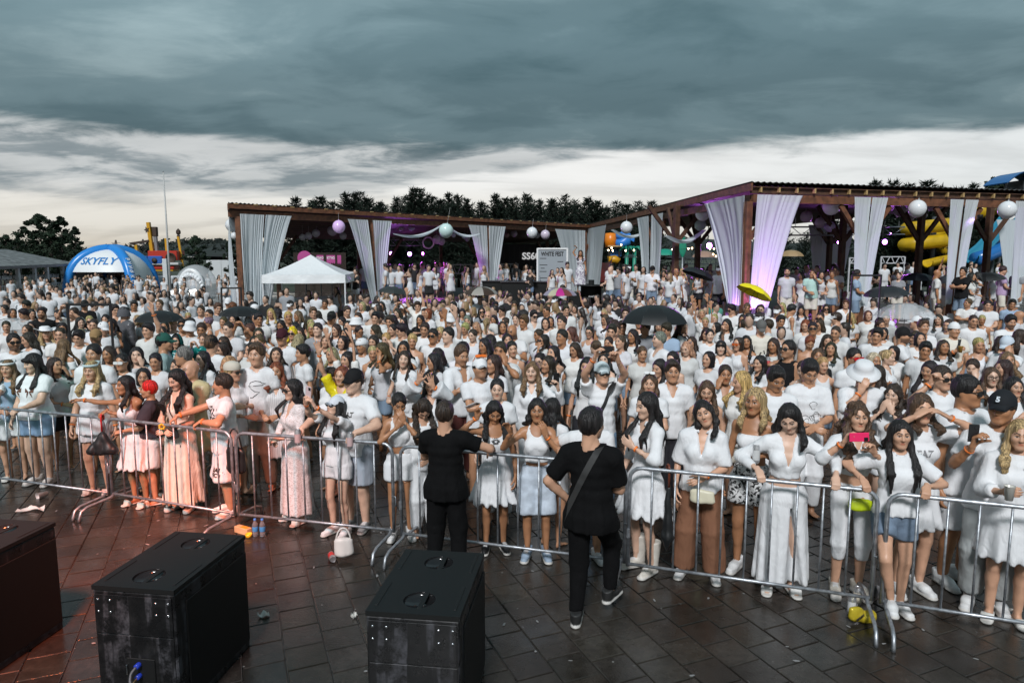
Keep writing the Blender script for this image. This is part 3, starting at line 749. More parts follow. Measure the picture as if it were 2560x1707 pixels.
def build_hair(P, J, lod):
 st = P.get('hair', 'short'); h = LOD[lod][2]; hs = J['hs']; HR = J['HM']; hc = J['head']; s = J['s']
 HM0 = HR[:, 1]
 def Hd(p): return hc + HR @ (np.asarray(p, float) * hs)
 M = HR.T
 M = [[HR[i][j] for j in range(3)] for i in range(3)]
 long_ = st in ('long', 'wavy', 'curly', 'wet')
 ext = P.get('hlen', .38) + .05 if long_ else .2
 v = Vol(hc - np.array([.24, .28, ext + .1]), hc + np.array([.24, .28, .17]), h)
 if st == 'buzz' or st == 'short' or st == 'crop':
  t = .004 if st == 'buzz' else (.012 if st == 'crop' else .016); t += h * .12
  v.ell(Hd((0, .020, .030)), tuple(np.array((.0785 + t, .099 + t, .0955 + t * 1.5)) * hs), 0, 'u', M)
  v.ell(Hd((0, -.115, -.050)), tuple(np.array((.074, .088, .130)) * hs), .012, 's', M)
  for sg in (-1, 1): v.ell(Hd((sg * .10, -.02, -.055)), tuple(np.array((.045, .06, .055)) * hs), .01, 's', M)
  v.plane(Hd((0, .05, -.075)), HR @ np.array([0, .25, 1.]))
  if st == 'short': v.ell(Hd((.0, -.055, .105)), tuple(np.array((.062, .045, .028)) * hs), .02, 'u', M)
 else:
  v.ell(Hd((0, .020, .030)), tuple(np.array((.091, .112, .110)) * hs), 0, 'u', M)
  if st in ('pony', 'bun'):
   v.ell(Hd((0, -.112, -.05)), tuple(np.array((.072, .088, .130)) * hs), .01, 's', M)
   for sg in (-1, 1): v.ell(Hd((sg * .095, -.01, -.07)), tuple(np.array((.045, .07, .05)) * hs), .01, 's', M)
   v.plane(Hd((0, .05, -.08)), HR @ np.array([0, .25, 1.]))
   b = Hd((0, .115, .06))
   v.ell(b, (.036 * hs, .036 * hs, .036 * hs), .02)
   if st == 'pony':
    p1 = b + np.array([0, .05, -.08]); p2 = p1 + np.array([.0, .03, -.24])
    v.cone(b, p1, .028, .036, k=.02); v.cone(p1, p2, .036, .012, k=.02)
  elif st == 'bob':
   v.cone(Hd((0, .03, .02)), Hd((0, .03, -.13)), (.098 * hs, .1 * hs), (.105 * hs, .095 * hs), u=HR[:, 0], k=.03, flat=(0, 1))
   v.cone(Hd((0, -.14, .035)), Hd((0, -.12, -.22)), (.058 * hs, .10), (.064 * hs, .11), u=HR[:, 0], op='s', k=.015)
  else:
   L = P.get('hlen', .38); g = np.array([0, 0, -1.]); out = P.get('hvol', 1.)
   bk = np.array(J['R'] @ np.array([0, 1., 0]))
   p0 = Hd((0, .05, .02)); p1 = Hd((0, .085, -.10)); p2 = hc + bk * .125 + g * (L * .55 + .03) + (HR[:, 1] * .02); p3 = hc + bk * .135 + g * L
   v.cone(p0, p1, (.09 * hs, .06 * hs), (.098 * out, .045), u=HR[:, 0], k=.03)
   v.cone(p1, p2, (.098 * out, .045), (.125 * out, .038), u=HR[:, 0], k=.03)
   v.cone(p2, p3, (.125 * out, .038), (.085 * out, .018), u=HR[:, 0], k=.03)
   fr = P.get('front', (1, 1))
   for sg, on in ((1, fr[0]), (-1, fr[1])):
    q0 = Hd((sg * .074, -.005, .03)); q1 = Hd((sg * .092, -.012, -.11))
    v.cone(q0, q1, .026 * hs, .028 * out * hs, k=.03)
    if on:
     q2 = J['R'] @ np.array([sg * .098, -.10 - .05 * (P['fem']), 0]) + hc + g * (.05 + L * .5); q3 = J['R'] @ np.array([sg * .085, -.125, 0]) + hc + g * L * (.95 if on is True or on == 1 else on)
     wd = .030 * out if st != 'wet' else .022
     v.cone(q1, q2, (wd, .018), (wd * 1.25, .015), u=(1, 0, 0), k=.03); v.cone(q2, q3, (wd * 1.25, .015), (wd * .6, .008), u=(1, 0, 0), k=.02)
     if st != 'wet' or lod == 'A': v.cone(q1 + HM0 * .01, q2 + np.array([sg * .03, .02, .02]), .016, .012, k=.015); v.cone(q2 + np.array([sg * .03, .02, .02]), q3 + np.array([sg * .045, .02, .06]), .012, .007, k=.01)
    else:
     v.cone(q1, Hd((sg * .10, .06, -.2)), .03 * out, .03 * out, k=.03)
   v.ell(Hd((0, -.114, -.060)), tuple(np.array((.064, .087, .136)) * hs), .012, 's', M)
  if P.get('bangs'):
   v.cone(Hd((-.045, -.088, .055)), Hd((.045, -.088, .055)), (.022, .030), u=HR[:, 1], k=.02)
 am = .0026 if st != 'buzz' else .001
 if st in ('wavy', 'curly'): am = .009 if st == 'curly' else .0034
 r = random.Random(P['seed']); a, b2, c2 = (r.uniform(0, 6) for _ in range(3))
 fq = 95 if lod == 'A' else 70
 def str_(X, Y, Z):
  x = X - hc[0]; y = Y - hc[1]; z = Z - hc[2]
  if st == 'curly': return am * (np.sin(85 * x + a + 3 * np.sin(30 * z)) + np.sin(80 * z + b2 + 3 * np.sin(35 * x)) + np.sin(80 * y + c2)) * .6
  th = np.arctan2(x, y + .02)
  wv = .9 * np.sin(20 * z + a) if st == 'wavy' else .4 * np.sin(9 * z + a)
  return am * (np.sin(fq * .16 * th + wv + 10 * z) + .8 * np.sin(fq * x + b2 + wv * 1.5 + 6 * z) * np.sin(fq * .7 * y + c2))
 v.warp(str_)
 return v.mesh()
# ---------------------------------------------------------------- from parameters to a person object with children
SK = {'p': (.66, .42, .305), 'l': (.59, .335, .22), 'm': (.50, .26, .152), 't': (.41, .195, .10), 'd': (.26, .13, .075)}
HC = {'k': (.012, .010, .010), 'd': (.030, .019, .013), 'b': (.075, .042, .024), 'c': (.15, .09, .045), 'r': (.17, .045, .018), 'y': (.36, .25, .12), 'w': (.48, .40, .28), 'g': (.16, .15, .14)}
WHITE = (.74, .745, .76)
_hat = {}
def hat_geo(kind):
 if kind in _hat: return _hat[kind]
 m = MB(); n = 20
 if kind in ('cap', 'capback'):
  prof = [(.092 * math.cos(a), .112 * math.sin(a)) for a in np.linspace(0, 1.5, 7)] + [(.002, .113)]
  m.lathe([(r, z + .03) for r, z in prof], n, (0, .014, 0), 1, 1.2)
  vs = []; fs = []; K = 11
  sg = -1 if kind == 'cap' else 1; off = .014
  for i in range(K):
   a = math.pi * (i / (K - 1)) * .80 + math.pi * .10
   for q, (rr, dz) in enumerate(((.088, 0), (.135, -.006), (.178, -.022))):
    vs.append((math.cos(a) * (.092 if q == 0 else .090 - .012 * q), off + sg * math.sin(a) * (rr if q else .105), .033 + dz - .012 * abs(math.cos(a)) * q))
  for i in range(K - 1):
   for q in range(2): fs.append((i * 3 + q, i * 3 + q + 1, i * 3 + q + 4, i * 3 + q + 3))
  up = [(x, y, z + .006) for x, y, z in vs]
  L = len(vs); rim = list(range(2, L, 3))
  fs2 = fs + [tuple(x + L for x in reversed(f)) for f in fs] + [(rim[i], rim[i + 1], rim[i + 1] + L, rim[i] + L) for i in range(K - 1)]
  m.add(vs + up, fs2)
 elif kind in ('bucket', 'sun', 'cowboy', 'boater'):
  br = {'bucket': .135, 'sun': .17, 'cowboy': .185, 'boater': .16}[kind]; dz = {'bucket': -.055, 'sun': -.03, 'cowboy': .02, 'boater': 0}[kind]
  prof = [(br, .045 + dz), (.115, .045 + dz * .3), (.098, .05), (.095, .09), (.088, .125), (.06, .142), (.002, .146 if kind != 'cowboy' else .132)]
  inner = [(.096, .044), (br, .041 + dz)]
  o = len(m.v); m.lathe(inner + prof, n, (0, .012, 0), 1, 1.18)
  if kind == 'cowboy':
   m.v = [(x, y, z + (.05 * max(0, (abs(x) - .10) / .085) ** 1.5 if z < .085 else 0)) for x, y, z in m.v]
 elif kind == 'bandana':
  m.lathe([(.094, .03), (.098, .055), (.092, .09), (.07, .12), (.03, .138), (.002, .14)], n, (0, .014, 0), 1, 1.2)
 elif kind == 'beanie':
  m.lathe([(.096, .025), (.101, .03), (.101, .06), (.093, .095), (.066, .13), (.03, .143), (.002, .145)], n, (0, .014, 0), 1, 1.2)
 elif kind == 'hood':
  m.add(*grid_mesh(lambda u, v: ((.115 * math.sin(v * math.pi * .5 + .02) if 1 else 0) * math.cos((u - .5) * 4.6 + math.pi / 2), .02 + .14 * math.sin((u - .5) * 4.6 + math.pi / 2) * math.sin(v * math.pi * .5 + .02), .15 * math.cos(v * math.pi * .62)), 18, 8))
 elif kind == 'headband':
  m.lathe([(.094, .05), (.1, .055), (.1, .075), (.094, .08)], n, (0, .014, .0), 1, 1.2)
  m.v = [(x, y, z + .03 - (.02 if y < 0 else -.01)) for x, y, z in m.v]
 me = mkmesh(kind, np.array(m.v), m.f, True); me.materials.append(MAT['hat_cloth']); _hat[kind] = me; return me
def glass_geo(kind):
 k = 'g_' + kind
 if k in _hat: return _hat[k]
 m = MB()
 rx, rz = {'dark': (.031, .022), 'round': (.024, .024), 'visor': (.036, .024), 'thin': (.026, .018)}[kind]
 for s in (-1, 1):
  ring = []; K = 12
  for q in range(K):
   a = 2 * math.pi * q / K
   c = math.copysign(abs(math.cos(a)) ** .6, math.cos(a)); e = math.copysign(abs(math.sin(a)) ** .6, math.sin(a))
   x = s * .035 + rx * c
   ring.append((x, -.113 + .5 * abs(x) ** 1.6, .0 + rz * e))
  if kind == 'thin':
   m.tube(ring, .0032, 5, closed=True)
  else:
   m.add(ring + [(x, y + .007, z) for x, y, z in ring], [tuple(range(K)) if s > 0 else tuple(reversed(range(K)))] + [(i, (i + 1) % K, (i + 1) % K + K, i + K) for i in range(K)])
  m.bar((s * .066, -.098, .008), (s * .084, .0, .008), .004, .008)
 m.bar((-.012, -.115, .006), (.012, -.115, .006), .006, .006)
 me = mkmesh(kind, np.array(m.v), m.f, False); me.materials.append(MAT['plastic']); _hat[k] = me; return me
def ring_band(W, d, r, wd=.016):
 Fm = frame(d, (0.31, .52, .2)); m = MB(); K = 10
 vs = []; fs = []
 for j, (rr, z) in enumerate(((r, -wd / 2), (r * 1.06, -wd / 2), (r * 1.06, wd / 2), (r, wd / 2))):
  for q in range(K):
   a = 2 * math.pi * q / K; vs.append(tuple(W + Fm @ np.array([rr * math.cos(a), rr * math.sin(a), z])))
 for j in range(3):
  for q in range(K): fs.append((j * K + q, j * K + (q + 1) % K, (j + 1) * K + (q + 1) % K, (j + 1) * K + q))
 return np.array(vs), fs
DEF = dict(H=1.7, fem=1, w=1., aL='down', aR='down', skin='l', hair='long', hc='d', yaw=0, pitch=0, roll=0, seed=0)
def TOP(kind='tee', **k): return dict({'kind': kind, 'col': WHITE}, **k)
def BOT(kind='shorts', **k): return dict({'kind': kind, 'col': WHITE, 'len': .62}, **k)
def person_geo(P, lod):
 """-> J, list of (name, mesh, colour)"""
 parts = []
 J, (V, Q, M) = build_body(P, lod)
 me = mkmesh('person', V, Q, True, M); me.materials.append(MAT['skin']); parts.append(('body', me, None))
 for nm, key in (('top', 'top'), ('over', 'over')):
  T = P.get(key)
  if T:
   V, Q = build_top(P, J, lod, dict(T))
   nmx = T.get('name') or ('dress' if T.get('skirt') is not None else {'tee': 't_shirt', 'shirt': 'shirt', 'tank': 'tank_top', 'strap': 'strap_top', 'bandeau': 'bandeau_top', 'off': 'off_shoulder_top'}.get(T['kind'], 'top'))
   me = mkmesh(nmx, V, Q); me.materials.append(MAT[T.get('mat', 'cloth')]); parts.append((nmx, me, T['col']))
 B = P.get('bot')
 if B:
  V, Q = build_bottom(P, J, lod, B)
  nmx = B.get('name') or B['kind']
  me = mkmesh(nmx, V, Q); me.materials.append(MAT[B.get('mat', 'cloth')]); parts.append((nmx, me, B['col']))
 if P.get('hair') != 'bald':
  V, Q = build_hair(P, J, lod)
  if len(Q):
   me = mkmesh('hair', V, Q); me.materials.append(MAT[P.get('hmat', 'hair')]); parts.append(('hair', me, P['hc'] if isinstance(P['hc'], tuple) else HC[P['hc']]))
 sh = P.get('shoe')
 if sh:
  for k in 'LR':
   V, Q, M = shoe_tpl(.011 if lod == 'A' else .016, sh[0]); s = J['s']; a = J['fy' + k]; A = J['A' + k]
   R = np.array(Matrix.Rotation(a, 3, 'Z')); lp = P.get('footpitch' + k, 0)
   if lp: R = R @ np.array(Matrix.Rotation(lp, 3, 'X'))
   Vv = V * s @ R.T + np.array([A[0], A[1], max(0, A[2] - .088 * s)])
   nm = {'sneaker': 'sneaker', 'boot': 'boot', 'sandal': 'sandal', 'slide': 'sandal', 'platform': 'platform_shoe'}[sh[0]]
   me = mkmesh(nm, Vv, Q, True, M); me.materials.append(MAT['shoe']); parts.append((nm, me, sh[1]))
 J['parts'] = parts
 return J, parts
def head_item(root, me, name, J, col, P, tilt=0, dz=0, dy=0, sc=1.):
 o = link(name, me, None, root, col)
 R = Matrix([list(r) for r in J['HM']]).to_4x4() @ Matrix.Rotation(tilt, 4, 'X')
 p = J['head'] + J['HM'] @ (np.array([0, dy, dz]) * J['hs'])
 o.matrix_local = Matrix.Translation(Vector(p)) @ R @ Matrix.Scale(J['hs'] * sc, 4)
 return o
def add_wear(root, J, P):
 if P.get('hat'):
  kind, col = P['hat'][:2]
  nm = {'cap': 'cap', 'capback': 'cap', 'bucket': 'bucket_hat', 'sun': 'sun_hat', 'cowboy': 'cowboy_hat', 'boater': 'straw_hat', 'bandana': 'bandana', 'beanie': 'beanie', 'hood': 'hood', 'headband': 'headband'}[kind]
  head_item(root, hat_geo(kind), nm, J, col, P, P['hat'][2] if len(P['hat']) > 2 else 0, sc=1.04)
 if P.get('glass'):
  kind, col = P['glass'][:2]; up = len(P['glass']) > 2
  head_item(root, glass_geo(kind), 'sunglasses' if kind != 'thin' else 'glasses', J, col, P, -.75 if up else 0, .075 if up else 0, .015 if up else 0)
 for k in 'LR':
  if k in P.get('bands', ''):
   V, Fc = ring_band(J['W' + k] + (J['E' + k] - J['W' + k]) * .16, J['W' + k] - J['E' + k], limbs_r(P)['fb'] * J['s'] * 1.16)
   link('wristband', mkmesh('wristband', V, Fc, True), MAT['band'], root, (.95, .22, .03))
def make_person(P, lod, loc, rz, label, group=None, skin=None):
 P = dict(DEF, **P)
 J, parts = person_geo(P, lod)
 return place_person(P, J, parts, loc, rz, label, group, skin)
def place_person(P, J, parts, loc, rz, label, group=None, skin=None, sc=1., cols=None):
 sk = SK[skin or P['skin']]
 root = None
 for nm, me, col in parts:
  if nm == 'body':
   root = link('person', me, None, None, sk); root.location = loc; root.rotation_euler = (0, 0, rz); root.scale = (sc, sc, sc)
   tag(root, label, 'person', group)
  else:
   link(nm, me, None, root, (cols or {}).get(nm, col))
 add_wear(root, J, P)
 return root, J
def wpt(root, p):
 ca, sa = math.cos(root.rotation_euler.z), math.sin(root.rotation_euler.z); s = root.scale.x
 return Vector((root.location.x + s * (p[0] * ca - p[1] * sa), root.location.y + s * (p[0] * sa + p[1] * ca), root.location.z + s * p[2]))
# ---------------------------------------------------------------- ground and paving
def paver_mat():
 m = mat('wet_paver', rough=.3, spec=.5); t = m.node_tree; b = t.nodes['Principled BSDF']
 oi = N('ShaderNodeObjectInfo', t); geo = N('ShaderNodeNewGeometry', t)
 def nz(sc, det, rough=.6, vec=None):
  n = N('ShaderNodeTexNoise', t); n.inputs['Scale'].default_value = sc; n.inputs['Detail'].default_value = det; n.inputs['Roughness'].default_value = rough
  t.links.new(vec or geo.outputs['Position'], n.inputs[0]); return n.outputs[0]
 a = nz(1.1, 5); c = nz(14, 6, .7); d = nz(70, 3)
 base = ramp_(a, [(.3, (.020, .0165, .0135)), (.7, (.044, .038, .033))], t)
 base = mix_(1.0, base, oi.outputs['Color'], t, 'MULTIPLY')
 base = mix_(1.0, base, ramp_(c, [(.3, (.72,) * 3), (.72, (1.18,) * 3)], t), t, 'MULTIPLY')
 # trodden litter flecks, confetti and dried splashes
 v = N('ShaderNodeTexVoronoi', t); v.inputs['Scale'].default_value = 7.5; v.inputs['Randomness'].default_value = 1
 wp = N('ShaderNodeVectorMath', t, operation='ADD'); nn = N('ShaderNodeTexNoise', t); nn.inputs['Scale'].default_value = 9; nn.inputs['Detail'].default_value = 3
 t.links.new(geo.outputs['Position'], nn.inputs[0]); sc = N('ShaderNodeVectorMath', t, operation='SCALE'); sc.inputs['Scale'].default_value = .22
 t.links.new(nn.outputs['Color'], sc.inputs[0]); t.links.new(geo.outputs['Position'], wp.inputs[0]); t.links.new(sc.outputs[0], wp.inputs[1]); t.links.new(wp.outputs[0], v.inputs['Vector'])
 fleck = ramp_(v.outputs['Distance'], [(.035, (1,) * 3), (.075, (0,) * 3)], t)
 fleck = math_('MULTIPLY', fleck, ramp_(nz(.9, 2), [(.44, (0,) * 3), (.58, (1,) * 3)], t), t)
 base = mix_(math_('MULTIPLY', fleck, .5, t), base, (.20, .20, .20), t)
 t.links.new(base, b.inputs['Base Color'])
 wet = nz(1.7, 4, .55); r = ramp_(wet, [(.42, (.05,) * 3), (.64, (.27,) * 3)], t)
 r = math_('ADD', r, math_('MULTIPLY', c, .10, t), t); t.links.new(r, b.inputs['Roughness'])
 bp = N('ShaderNodeBump', t); bp.inputs['Strength'].default_value = .35; bp.inputs['Distance'].default_value = .006
 t.links.new(math_('ADD', math_('MULTIPLY', d, .6, t), c, t), bp.inputs['Height']); t.links.new(bp.outputs[0], b.inputs['Normal'])
 return m
def ground_mat():
 """far paving: joint lines only, too small to build"""
 m = mat('paving_far', rough=.32); t = m.node_tree; b = t.nodes['Principled BSDF']
 geo = N('ShaderNodeNewGeometry', t); mp = N('ShaderNodeMapping', t); mp.inputs['Rotation'].default_value = (0, 0, math.radians(-22.6)); t.links.new(geo.outputs['Position'], mp.inputs[0])
 br = N('ShaderNodeTexBrick', t); br.inputs['Scale'].default_value = 1; br.inputs['Brick Width'].default_value = .3; br.inputs['Row Height'].default_value = .3; br.inputs['Mortar Size'].default_value = .008
 br.inputs['Color1'].default_value = (.044, .040, .036, 1); br.inputs['Color2'].default_value = (.060, .055, .050, 1); br.inputs['Mortar'].default_value = (.012, .011, .010, 1)
 t.links.new(mp.outputs[0], br.inputs[0]); n = N('ShaderNodeTexNoise', t); n.inputs['Scale'].default_value = .8; n.inputs['Detail'].default_value = 5; t.links.new(geo.outputs['Position'], n.inputs[0])
 t.links.new(mix_(1.0, br.outputs[0], ramp_(n.outputs[0], [(.3, (.7,) * 3), (.7, (1.2,) * 3)], t), t, 'MULTIPLY'), b.inputs['Base Color'])
 t.links.new(ramp_(n.outputs[0], [(.4, (.12,) * 3), (.65, (.45,) * 3)], t), b.inputs['Roughness']); return m
paver_mat(); ground_mat()
def build_ground():
 m = MB(); m.add([(-2500, -200, -.014), (2500, -200, -.014), (2500, 4000, -.014), (-2500, 4000, -.014)], [(0, 1, 2, 3)])
 g = m.build('ground', MAT['paving_far']); tag(g, kind='structure')
 th = math.radians(22.6); d = Vector((-math.sin(th), math.cos(th))); e = Vector((math.cos(th), math.sin(th)))
 variants = []
 for k in range(8):
  r = random.Random(k); w = .1445; tz = [r.uniform(-.0022, .0022) for _ in range(4)]
  vs = []
  for (sx, sy), z in zip(((-1, -1), (1, -1), (1, 1), (-1, 1)), tz):
   j = [r.uniform(-.002, .002) for _ in range(2)]
   vs += [(sx * w + j[0], sy * w + j[1], -.02), (sx * w + j[0], sy * w + j[1], -.004 + z), (sx * (w - .005) + j[0], sy * (w - .005) + j[1], z)]
  fs = [(2, 5, 8, 11)]
  for q in range(4):
   a, b = q * 3, ((q + 1) % 4) * 3
   fs += [(a, b, b + 1, a + 1), (a + 1, b + 1, b + 2, a + 2)]
  me = mkmesh('tile', np.array(vs), fs, False); me.materials.append(MAT['wet_paver']); variants.append(me)
 cand = []
 for i in range(-60, 60):
  for j in range(-60, 70):
   c = e * (i * .3) + d * (j * .3 + (.15 if i % 2 else 0)) + Vector((0, 5))
   if c.y < 3.6 or c.y > 11.5: continue
   px, py = pix((c.x, c.y, 0))
   if -60 < px < 2620 and py < 1790: cand.append((-py, c.x, c.y, px))
 cand.sort(); r = random.Random(3); rest = MB()
 sp = [(-2.42, 4.8), (-.54, 4.48), (-3.97, 5.1)]
 n = 0
 for k, (py, x, y, px) in enumerate(cand):
  hid = any(abs(x - a) < .30 and abs(y - b) < .42 for a, b in sp)
  g_ = r.uniform(.82, 1.18); col = (g_ * r.uniform(.97, 1.06), g_, g_ * r.uniform(.93, 1.02))
  me = variants[r.randrange(8)]
  if n < 300 and not hid and py < -1150:
   o = link('tile', me, None, g, col); o.location = (x, y, r.uniform(-.0012, .0012)); o.rotation_euler = (0, 0, th + r.choice((0, 1, 2, 3)) * math.pi / 2); n += 1
  else:
   ca, sa = math.cos(th), math.sin(th)
   rest.add([(x + v.co.x * ca - v.co.y * sa, y + v.co.x * sa + v.co.y * ca, v.co.z) for v in me.vertices], [tuple(p.vertices) for p in me.polygons])
 o = rest.build('tile', MAT['wet_paver'], g, col=(1, 1, 1)); tag(o, kind='stuff')
 # rough grass and scrub beyond the paved yard
 gm = mat('scrub', (.035, .045, .028), .95, var=(.05, .6, 1.5))
 m = MB(); m.add([(-900, 58, .0), (900, 58, .0), (900, 1500, 0), (-900, 1500, 0)], [(0, 1, 2, 3)]); tag(m.build('grass_field', gm), kind='structure')
 return g
build_ground()
# ---------------------------------------------------------------- hills on the horizon
def build_hills():
 def fn(u, v):
  x = -1400 + 2800 * u; y = 520 + 900 * v
  h = 16 * math.sin(min(1, v * 1.6) * math.pi / 2) * (1 + .35 * math.sin(x * .004 + 1) + .2 * math.sin(x * .013)) + 3 * math.sin(x * .02 + v * 9)
  return (x, y, max(-1, h * 1.25) - 1)
 vs, fs = grid_mesh(fn, 120, 14)
 tag(MB().add(vs, fs).build('hills', mat('hill_wood', (.012, .018, .015), .95, var=(.02, .5, 1.5)), smooth=True), kind='structure')
 # scattered woods on the hills: one mass
 r = random.Random(11); V = []; Q = []; o = 0
 for k in range(5200):
  u, v = r.random(), r.uniform(.40, .72) if k % 2 else r.uniform(.05, .9); u = .12 + .38 * u if k % 3 else u; p = fn(u, v); s = r.uniform(2.0, 5.2)
  for q in range(5):
   c = np.array(p) + np.array([r.uniform(-s, s), r.uniform(-s, s) * .5, r.uniform(.2, 1) * s])
   a = np.array([[r.gauss(0, 1) for _ in range(3)] for _ in range(3)]); a = a / np.linalg.norm(a, axis=1)[:, None] * s * .8
   V.append(c + a); Q.append([o, o + 1, o + 2]); o += 3
 me = mkmesh('wood', np.concatenate(V), np.array(Q), False)
 tag(link('distant_wood', me, mat('distant_leaf', (.013, .020, .016), .9)), 'dark woods covering the far hillside below the pale sky', 'woods', kind='stuff')
 for px, w, h0, hh in ((547, 5, 600, 12), ):
  pass
 bm = mat('far_concrete', (.12, .11, .11), .9)
 P = at_y(547, 612, 1040); t = empty('water_tower', (P.x, P.y, 0), 0, 'distant water tower with wider head on the hill', 'tower')
 zt = at_y(547, 596, 1040).z
 MB().box((0, 0, (zt - 8) / 2), (5, 5, zt - 8)).build('shaft', bm, t); MB().box((0, 0, zt - 4), (9, 9, 8)).build('head', bm, t)
 P = at_y(530, 612, 1045); t = empty('far_building', (P.x, P.y, 0), 0, 'long low far building beside the water tower', 'building')
 zt = at_y(530, 606, 1045).z
 w = MB().box((0, 0, zt / 2), (26, 10, zt)).build('wall', bm, t); MB().box((-6, 0, zt + 1), (9, 8, 2)).build('roof', bm, t)
 for k in range(7): MB().box((-10 + k * 3.3, -5.02, zt - 3), (1.4, .1, 1.6)).build('window', mat('far_window', (.03, .035, .04), .2), t)
 for px, nm in ((290, 'power pylon rising above the hills behind the blue inflatable tent'), (358, 'power pylon above the hills between tent and flagpole')):
  P = at_y(px, 612, 620); zt = at_y(px, 600 if px == 290 else 598, 620).z; t = empty('power_pylon', (P.x, P.y, 0), 0, nm, 'pylon', 'pylons on the hills')
  m = MB()
  for sx in (-1, 1):
   for sy in (-1, 1): m.bar((sx * 2, sy * 2, 0), (sx * .3, sy * .3, zt), .35)
  m.build('lattice', bm, t); MB().bar((-4, 0, zt - 2.5), (4, 0, zt - 2.5), .35).build('crossarm', bm, t)
build_hills()
# ---------------------------------------------------------------- trees
leaf_m = mat('pine_needles', (.012, .020, .014), .8, var=(1.5, .6, 1.6), spec=.2)
leaf2_m = mat('leaves', (.016, .028, .016), .8, var=(1.2, .6, 1.6), spec=.2)
bark_m = mat('bark', (.035, .026, .02), .9, bump=(9, .8, .03))
def conifer_mesh(seed, H=9., R=2.3, dens=1.):
 r = random.Random(seed); V = []; Fc = []
 tr = MB(); pts = [(0, 0, -.1)]
 for k in range(1, 7): pts.append((r.uniform(-.06, .06), r.uniform(-.06, .06), H * k / 6 * .97))
 tr.tube(pts, [.16 * (1 - k / 6.6) for k in range(7)], 6)
 z = H * .10; o = 0
 while z < H * .985:
  f = z / H; n = int((7 if f < .85 else 4) * dens) + 1; L0 = R * (1 - f) ** .75 + .10
  for b in range(n):
   a = r.uniform(0, 6.28); L = L0 * r.uniform(.55, 1.12); up = r.uniform(.05, .45) + .6 * f
   dx, dy = math.cos(a), math.sin(a)
   m = max(2, int(L / .20))
   tr.tube([(0, 0, z), (dx * L * .9, dy * L * .9, z + L * up * .9)], [.022, .006], 3, cap=False)
   for q in range(m):
    t = (q + .6) / m; p = np.array([dx * L * t, dy * L * t, z + L * up * t])
    for g in range(int(3 * dens) + 1):
     d = np.array([dx * .6 + r.gauss(0, .55), dy * .6 + r.gauss(0, .55), .45 + r.gauss(0, .35)]); d /= np.linalg.norm(d)
     s = np.cross(d, (r.gauss(0, 1), r.gauss(0, 1), r.gauss(0, 1))); s /= np.linalg.norm(s) + 1e-6
     ln = r.uniform(.26, .50); w = .055
     V += [p - s * w, p + s * w, p + d * ln]; Fc.append((o, o + 1, o + 2)); o += 3
  z += r.uniform(.20, .34) * (1.15 - .5 * f)
 # leader spike
 for g in range(26):
  p = np.array([0, 0, H * r.uniform(.93, 1.0)]); d = np.array([r.gauss(0, .35), r.gauss(0, .35), 1.]); d /= np.linalg.norm(d); s = np.cross(d, (1, .2, 0)); s /= np.linalg.norm(s)
  V += [p - s * .03, p + s * .03, p + d * r.uniform(.2, .42)]; Fc.append((o, o + 1, o + 2)); o += 3
 return mkmesh('trunk', np.array(tr.v), tr.f, True), mkmesh('crown', np.array(V), np.array(Fc), False)
def broadleaf_mesh(seed, H=8., R=2.4, n=5200, leaf=.25, low=.12):
 r = random.Random(seed); tr = MB(); V = []; Fc = []; o = 0
 tr.tube([(0, 0, -.1), (r.uniform(-.1, .1), 0, H * .35), (r.uniform(-.2, .2), r.uniform(-.2, .2), H * .8)], [.16, .12, .03], 7)
 cl = []
 for k in range(95):
  f = r.random() ** 1.1; z = H * (low + (1 - low) * f); rad = R * (math.sin(min(1, (f * .92 + .10)) * math.pi) ** .6) * r.uniform(.25, 1.0); a = r.uniform(0, 6.28)
  c = np.array([math.cos(a) * rad, math.sin(a) * rad, z * .97]); cl.append((c, r.uniform(.22, .72) * R / 2.4 * (1.15 - .6 * f)))
  tr.tube([(0, 0, max(H * .15, z - rad * .9)), tuple(c)], [.035, .008], 4, cap=False)
 for k in range(n):
  c, s = cl[r.randrange(len(cl))]; d = np.array([r.gauss(0, 1) for _ in range(3)]); d /= np.linalg.norm(d)
  p = c + d * s * r.random() ** .45 * np.array([1, 1, .8]); u = np.array([r.gauss(0, 1) for _ in range(3)]); u /= np.linalg.norm(u); w = np.cross(u, d + .1); w /= np.linalg.norm(w) + 1e-6
  V += [p, p + u * leaf * .5 + w * leaf * .35, p + u * leaf, p + u * leaf * .5 - w * leaf * .35]; Fc.append((o, o + 1, o + 2, o + 3)); o += 4
 return mkmesh('trunk', np.array(tr.v), tr.f, True), mkmesh('crown', np.array(V), np.array(Fc), False)
def plant_tree(me2, name, loc, sc, rz, label, lm, group=None, sx=1.):
 t = empty(name, loc, rz, label, 'tree', group); t.scale = (sc * sx, sc * sx, sc)
 for nm, me, mt in (('trunk', me2[0], bark_m), ('crown', me2[1], lm)): link(nm, me, mt, t)
 return t
